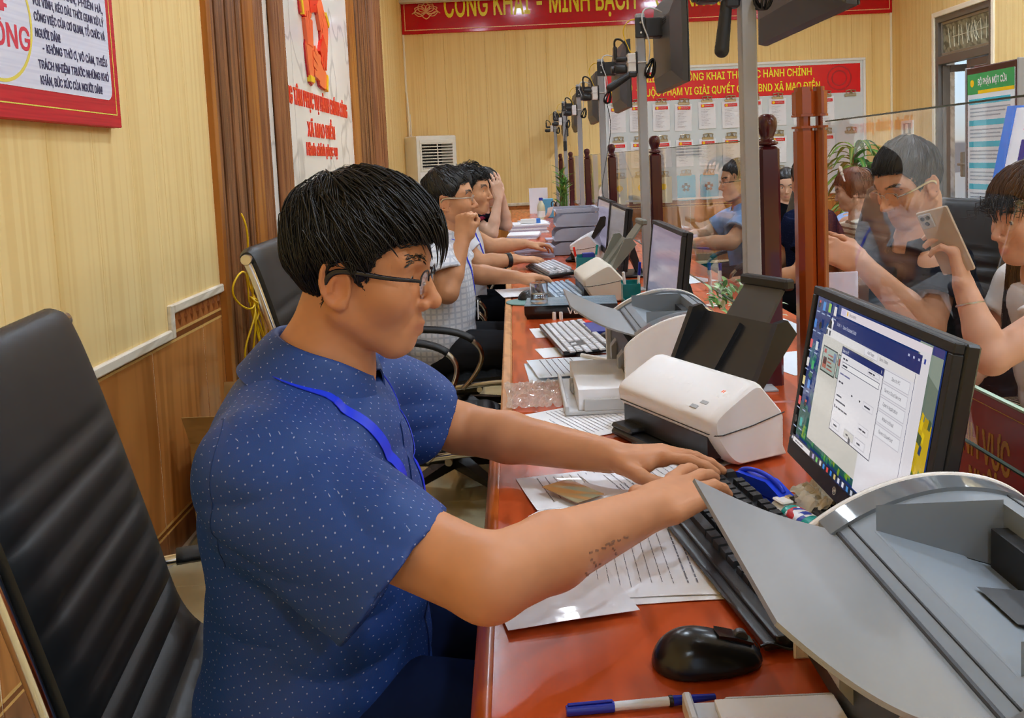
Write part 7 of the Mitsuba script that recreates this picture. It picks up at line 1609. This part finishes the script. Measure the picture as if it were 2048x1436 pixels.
for k in range(9): put('pearl', mv(trimesh.creation.icosphere(1, .010), G4['X'] @ M4(None, np.array(hb[2 + k]) * 1.04)), 'mat_dev_warm', q4, smooth=True)
q5, G5 = person('woman in a black turtleneck with tied back hair, seated near the notice board', (2.02, 6.56, .995), math.radians(-108), math.radians(16), ((2.03, 6.62, .42), (2.03, 6.60, .68), (2.025, 6.585, .84)),
    [dict(s=(1.88, 6.58, .78), e=(1.85, 6.45, .6), w=(1.98, 6.3, .66), d=(.6, -.3, .4), n=(0, -1, 0), side=1, sleeve=.98), dict(s=(2.18, 6.56, .78), e=(2.2, 6.42, .6), w=(2.06, 6.3, .66), d=(-.6, -.3, .4), n=(0, -1, 0), side=-1, sleeve=.98)],
    [((1.95, 6.60, .42), (1.92, 6.22, .42), (1.92, 6.25, .10)), ((2.12, 6.60, .42), (2.12, 6.22, .42), (2.12, 6.25, .10))], '#d2a88c', dict(m='mat_black_knit', hem=.38, open=.05, vee=0.0), 'mat_black_trousers', hair=dict(cap=dict(r=(.098, .080, .096), c=(-.008, 0, .052), line=([-.12, -.03, 0, .03, .06, .08, .12], [-.06, -.04, .02, .03, .06, .082, .09]))), h=.008, size=.93, fem=1.0, w=.92)
tk5 = thing('paper_ticket', 'small white paper held by the woman in the black turtleneck', 'paper'); put('sheet', mv(bx(-.03, .03, -.001, .001, -.05, .05), M4(RY(-.6), (2.03, 6.22, .72))), 'mat_paper', tk5)
q6, G6 = person('customer in a light blue shirt and glasses seen through the second glass pane', (1.265, 4.97, 1.085), math.radians(178), math.radians(2), ((1.37, 4.98, .56), (1.335, 4.98, .80), (1.30, 4.975, .95)),
    [dict(s=(1.275, 4.80, .885), e=(1.140, 4.68, .785), w=(.92, 4.74, .785), d=(-1, .1, 0), n=(0, 0, 1), side=-1, sleeve=.62, sr=.075, sr1=.08), dict(s=(1.275, 5.15, .885), e=(1.12, 5.2, .785), w=(.93, 5.05, .785), d=(-1, -.2, 0), n=(0, 0, 1), side=1, sleeve=.62)],
    seat(1.36, 4.98, -1), '#c8946e', dict(m='mat_blue_shirt', hem=.5, collar=(.045, .018, .022, .035, .35, .062)), 'mat_black_trousers', hair=dict(cap=dict(r=(.096, .078, .094), c=(-.004, 0, .052), lift=.004), strands=(dict(n=400, seed=41, L=(.02, .035), w=.0018, off=.003, trim=HL, steps=3),)), h=.0072, size=.95, glasses=dict(size=.95))
q7, G7 = person('customer in a dark navy dotted shirt mostly behind the brown posts', (1.418, 4.27, 1.10), math.radians(100), math.radians(10), ((1.49, 4.26, .56), (1.44, 4.26, .82), (1.425, 4.265, .96)),
    [dict(s=(1.40, 4.09, .90), e=(1.30, 4.03, .70), w=(1.14, 4.13, .64), d=(-.9, .3, 0), n=(0, 0, 1), side=-1, sleeve=.60, sr=.075, sr1=.08), dict(s=(1.42, 4.43, .90), e=(1.34, 4.46, .70), w=(1.15, 4.34, .64), d=(-.9, -.3, 0), n=(0, 0, 1), side=1, sleeve=.6)],
    seat(1.50, 4.26, -1), '#b98560', dict(m='mat_navy_dotted', hem=.5), 'mat_black_trousers', hair=short(200, 51), h=.011, size=.88, face=PI)
q8, G8 = person('woman in a red floral dress seated behind the long haired girl', (2.10, 3.64, 1.04), math.radians(185), math.radians(15), ((2.12, 3.64, .50), (2.09, 3.64, .74), (2.08, 3.64, .89)),
    [dict(s=(2.04, 3.47, .84), e=(1.92, 3.38, .70), w=(1.76, 3.42, .78), d=(-.9, .2, .3), n=(0, 0, 1), side=-1, sleeve=.4), dict(s=(2.05, 3.81, .84), e=(1.95, 3.8, .68), w=(1.78, 3.66, .72), d=(-.9, -.2, .2), n=(0, 0, 1), side=1, sleeve=.4)],
    [((2.08, 3.55, .50), (1.72, 3.52, .58), (1.7, 3.5, .1)), ((2.08, 3.75, .5), (1.72, 3.75, .58), (1.7, 3.75, .1))], '#cf9f82', dict(m='mat_red_floral', hem=.44), 'mat_red_floral', hair=dict(cap=dict(r=(.104, .086, .1), c=(-.01, 0, .046), lift=-.05)), h=.011, size=.93, fem=1.0, w=.95)
tk8 = thing('paper_ticket', 'white paper in the hand of the woman in the red floral dress', 'paper'); put('sheet', mv(bx(-.05, .05, -.001, .001, -.04, .04), M4(RY(-.4), (1.66, 3.43, .83))), 'mat_paper', tk8)
# ------------------------------------------------------------------ waiting side: standing board, kiosk, big plant
sd = thing('standing_board', 'tall lit up notice stand with green header and cyan bars by the door', 'notice stand')
mat('stand_white', '#dfe6e8', .25, .5); mat('stand_green', '#2f9a55', .25); mat('stand_cyan', '#35b8cc', .25); mat('stand_dark', '#3a1418', .3); mat('stand_text', '#9aa6b0', .4)
SDX, s0, s1 = 2.76, 4.88, 5.42
put('frame', bx(SDX + .004, SDX + .05, s0, s1, .18, 1.695, .006), 'mat_stand_dark', sd); put('edge', [bx(SDX, SDX + .054, s0 - .014, s0, .17, 1.70, .003), bx(SDX, SDX + .054, s1, s1 + .014, .17, 1.70, .003)], 'mat_pole_metal', sd)
put('panel', bx(SDX, SDX + .004, s0 + .02, s1 - .02, .22, 1.655), 'mat_stand_white', sd)
ons = lambda y_, z_, q=0: frame3((SDX - .0006 - q, y_, z_), (0, -1, 0), (0, 0, 1))
put('green_header', bx(SDX - .001, SDX, s0 + .02, s1 - .02, 1.535, 1.655), 'mat_stand_green', sd); put('yellow_strip', bx(SDX - .0012, SDX, s0 + .02, s0 + .40, 1.535, 1.555), 'mat_yellow_acrylic', sd); put('crest', mv(lathe([(0, .001), (.022, .001)], 16), ons(s1 - .075, 1.60)), 'mat_yellow_acrylic', sd)
fit_line('BỘ PHẬN MỘT CỬA', 0, .31, 0, .036, sd, 'mat_white_plastic', lambda a, b, q=0: ons(s1 - .14 - a, 1.585 + b, .0015))
for k in range(9):
    z_ = 1.475 - k * .125
    put('cyan_bar', bx(SDX - .0012, SDX, s0 + .06 + .04 * (k % 2), s1 - .04, z_, z_ + .032), 'mat_stand_cyan', sd)
    put('text_lines', [bx(SDX - .0011, SDX, s0 + .06 + .05 * ((j + k) % 3), s1 - .05, z_ - .028 - j * .022, z_ - .020 - j * .022) for j in range(3)], 'mat_stand_text', sd, kind='stuff')
put('green_footer', bx(SDX - .001, SDX, s0 + .02, s1 - .02, .22, .30), 'mat_stand_green', sd); put('foot', bx(SDX - .12, SDX + .20, s0 + .05, s1 - .05, .0, .02, .004), 'mat_pole_metal', sd); put('post', bx(SDX + .006, SDX + .048, 5.11, 5.19, .02, .18), 'mat_pole_metal', sd)
ki = thing('information_kiosk', 'white kiosk with blue side and slanted front carrying a red and white header', 'kiosk')
mat('kiosk_blue', '#1f74d8', .3, .5); mat('kiosk_white', '#eef1f5', .25, .5); mat('kiosk_navy', '#2a2f8a', .2, .5); mat('kiosk_red', '#e0244a', .3)
KX_ = M4(RZ(math.radians(-62)), (2.44, 4.12, 0))      # faces the waiting people; x to its right as seen from the front
prof = [(0.0, 0), (0.0, .75), (-.045, .80), (.16, 1.425), (.26, 1.425), (.36, .8), (.36, 0)]
sidep = lambda x0, x1, q=0.0: mv(prism(Polygon(prof).buffer(-q) if q else prof, x1 - x0), KX_ @ np.array([[0, 0, 1, x0], [1, 0, 0, 0], [0, 1, 0, 0], [0, 0, 0, 1.0]]))
put('body', sidep(-.22, .26, .012), 'mat_kiosk_white', ki); put('blue_side', sidep(-.262, -.221), 'mat_kiosk_blue', ki); put('blue_side', sidep(.261, .30), 'mat_kiosk_blue', ki)
KF = KX_ @ frame3((0, -.045 + .012, .80), (1, 0, 0), (0, .205, .625))
put('red_header', mv(bx(-.16, .24, .53, .615, 0, .003), KF), 'mat_kiosk_red', ki); put('crest_disc', mv(lathe([(0, .0045), (.034, .0045)], 20), KF @ M4(None, (-.10, .572, 0))), 'mat_white_plastic', ki); put('crest', mv(lathe([(0, .0055), (.02, .0055)], 16), KF @ M4(None, (-.10, .572, 0))), 'mat_orange_acrylic', ki)
put('header_text', mv(text('DỊCH VỤ CÔNG', .03, True, .001), KF @ M4(None, (-.045, .557, .0035))), 'mat_white_plastic', ki)
put('screen', mv(bx(-.16, .24, .12, .48, 0, .003), KF), 'mat_kiosk_navy', ki); put('screen_crest', mv(lathe([(0, .0045), (.028, .0045)], 16), KF @ M4(None, (-.09, .44, 0))), 'mat_red_acrylic', ki)
mat('kiosk_photo', mikit.proc(lambda p, n, uv: mix(mix(C('#c8505a'), C('#e6dcd8'), smoothstep(.5, .7, n2(p.x * 40 + p.y * 30, p.z * 40))), C('#4a8a4a'), smoothstep(1.24, 1.22, p.z))), .3)
put('screen_photo', mv(bx(-.13, .22, .30, .40, .003, .005), KF), 'mat_kiosk_photo', ki)
put('screen_text', [mv(bx(-.12, .10 - .02 * (j % 2), .26 - j * .028, .272 - j * .028, .003, .0042), KF) for j in range(5)], 'mat_white_plastic', ki, kind='stuff')
dp = thing('potted_dracaena', 'big green potted plant with long drooping leaves beside the notice board', 'plant')
put('pot', lathe([(0, 0), (.13, 0), (.17, .30), (.175, .33), (.16, .33), (.15, .28), (0, .28)], 24, (3.36, 8.6, .001)), 'mat_white_plastic', dp, smooth=40)
mat('trunk_brown', '#7a6a4a', .8, 0)
r = np.random.default_rng(8); lc_ = ['#3f7a34', '#5a9a48', '#2f6428', '#7ab060', '#4a8a3e']
for k, (dx, dy, H) in enumerate(((-.03, 0, 1.26), (.06, .03, 1.02), (-.02, -.06, .78))):
    put('stem', tube(spline([(3.36 + dx, 8.6 + dy, .28), (3.36 + dx * 1.3, 8.6 + dy, H * .6), (3.36 + dx * 1.6, 8.6 + dy, H)], 10), .022, 8), 'mat_trunk_brown', dp, smooth=True)
    for j in range(30):
        a_ = j * 2.4 + k; z_ = H - .02 - .30 * (j / 30); e_ = 1.3 - 1.0 * j / 30
        lm, lc = leaf((3.36 + dx * 1.6, 8.6 + dy, z_), (math.cos(a_), math.sin(a_), e_), (0, 0, 1), .42 + .14 * r.random(), .034, .75 + .3 * r.random(), lc_, j + 31 * k, 9)
        put('leaf', lm, 'mat_leaf', dp, smooth=True, color=lc)
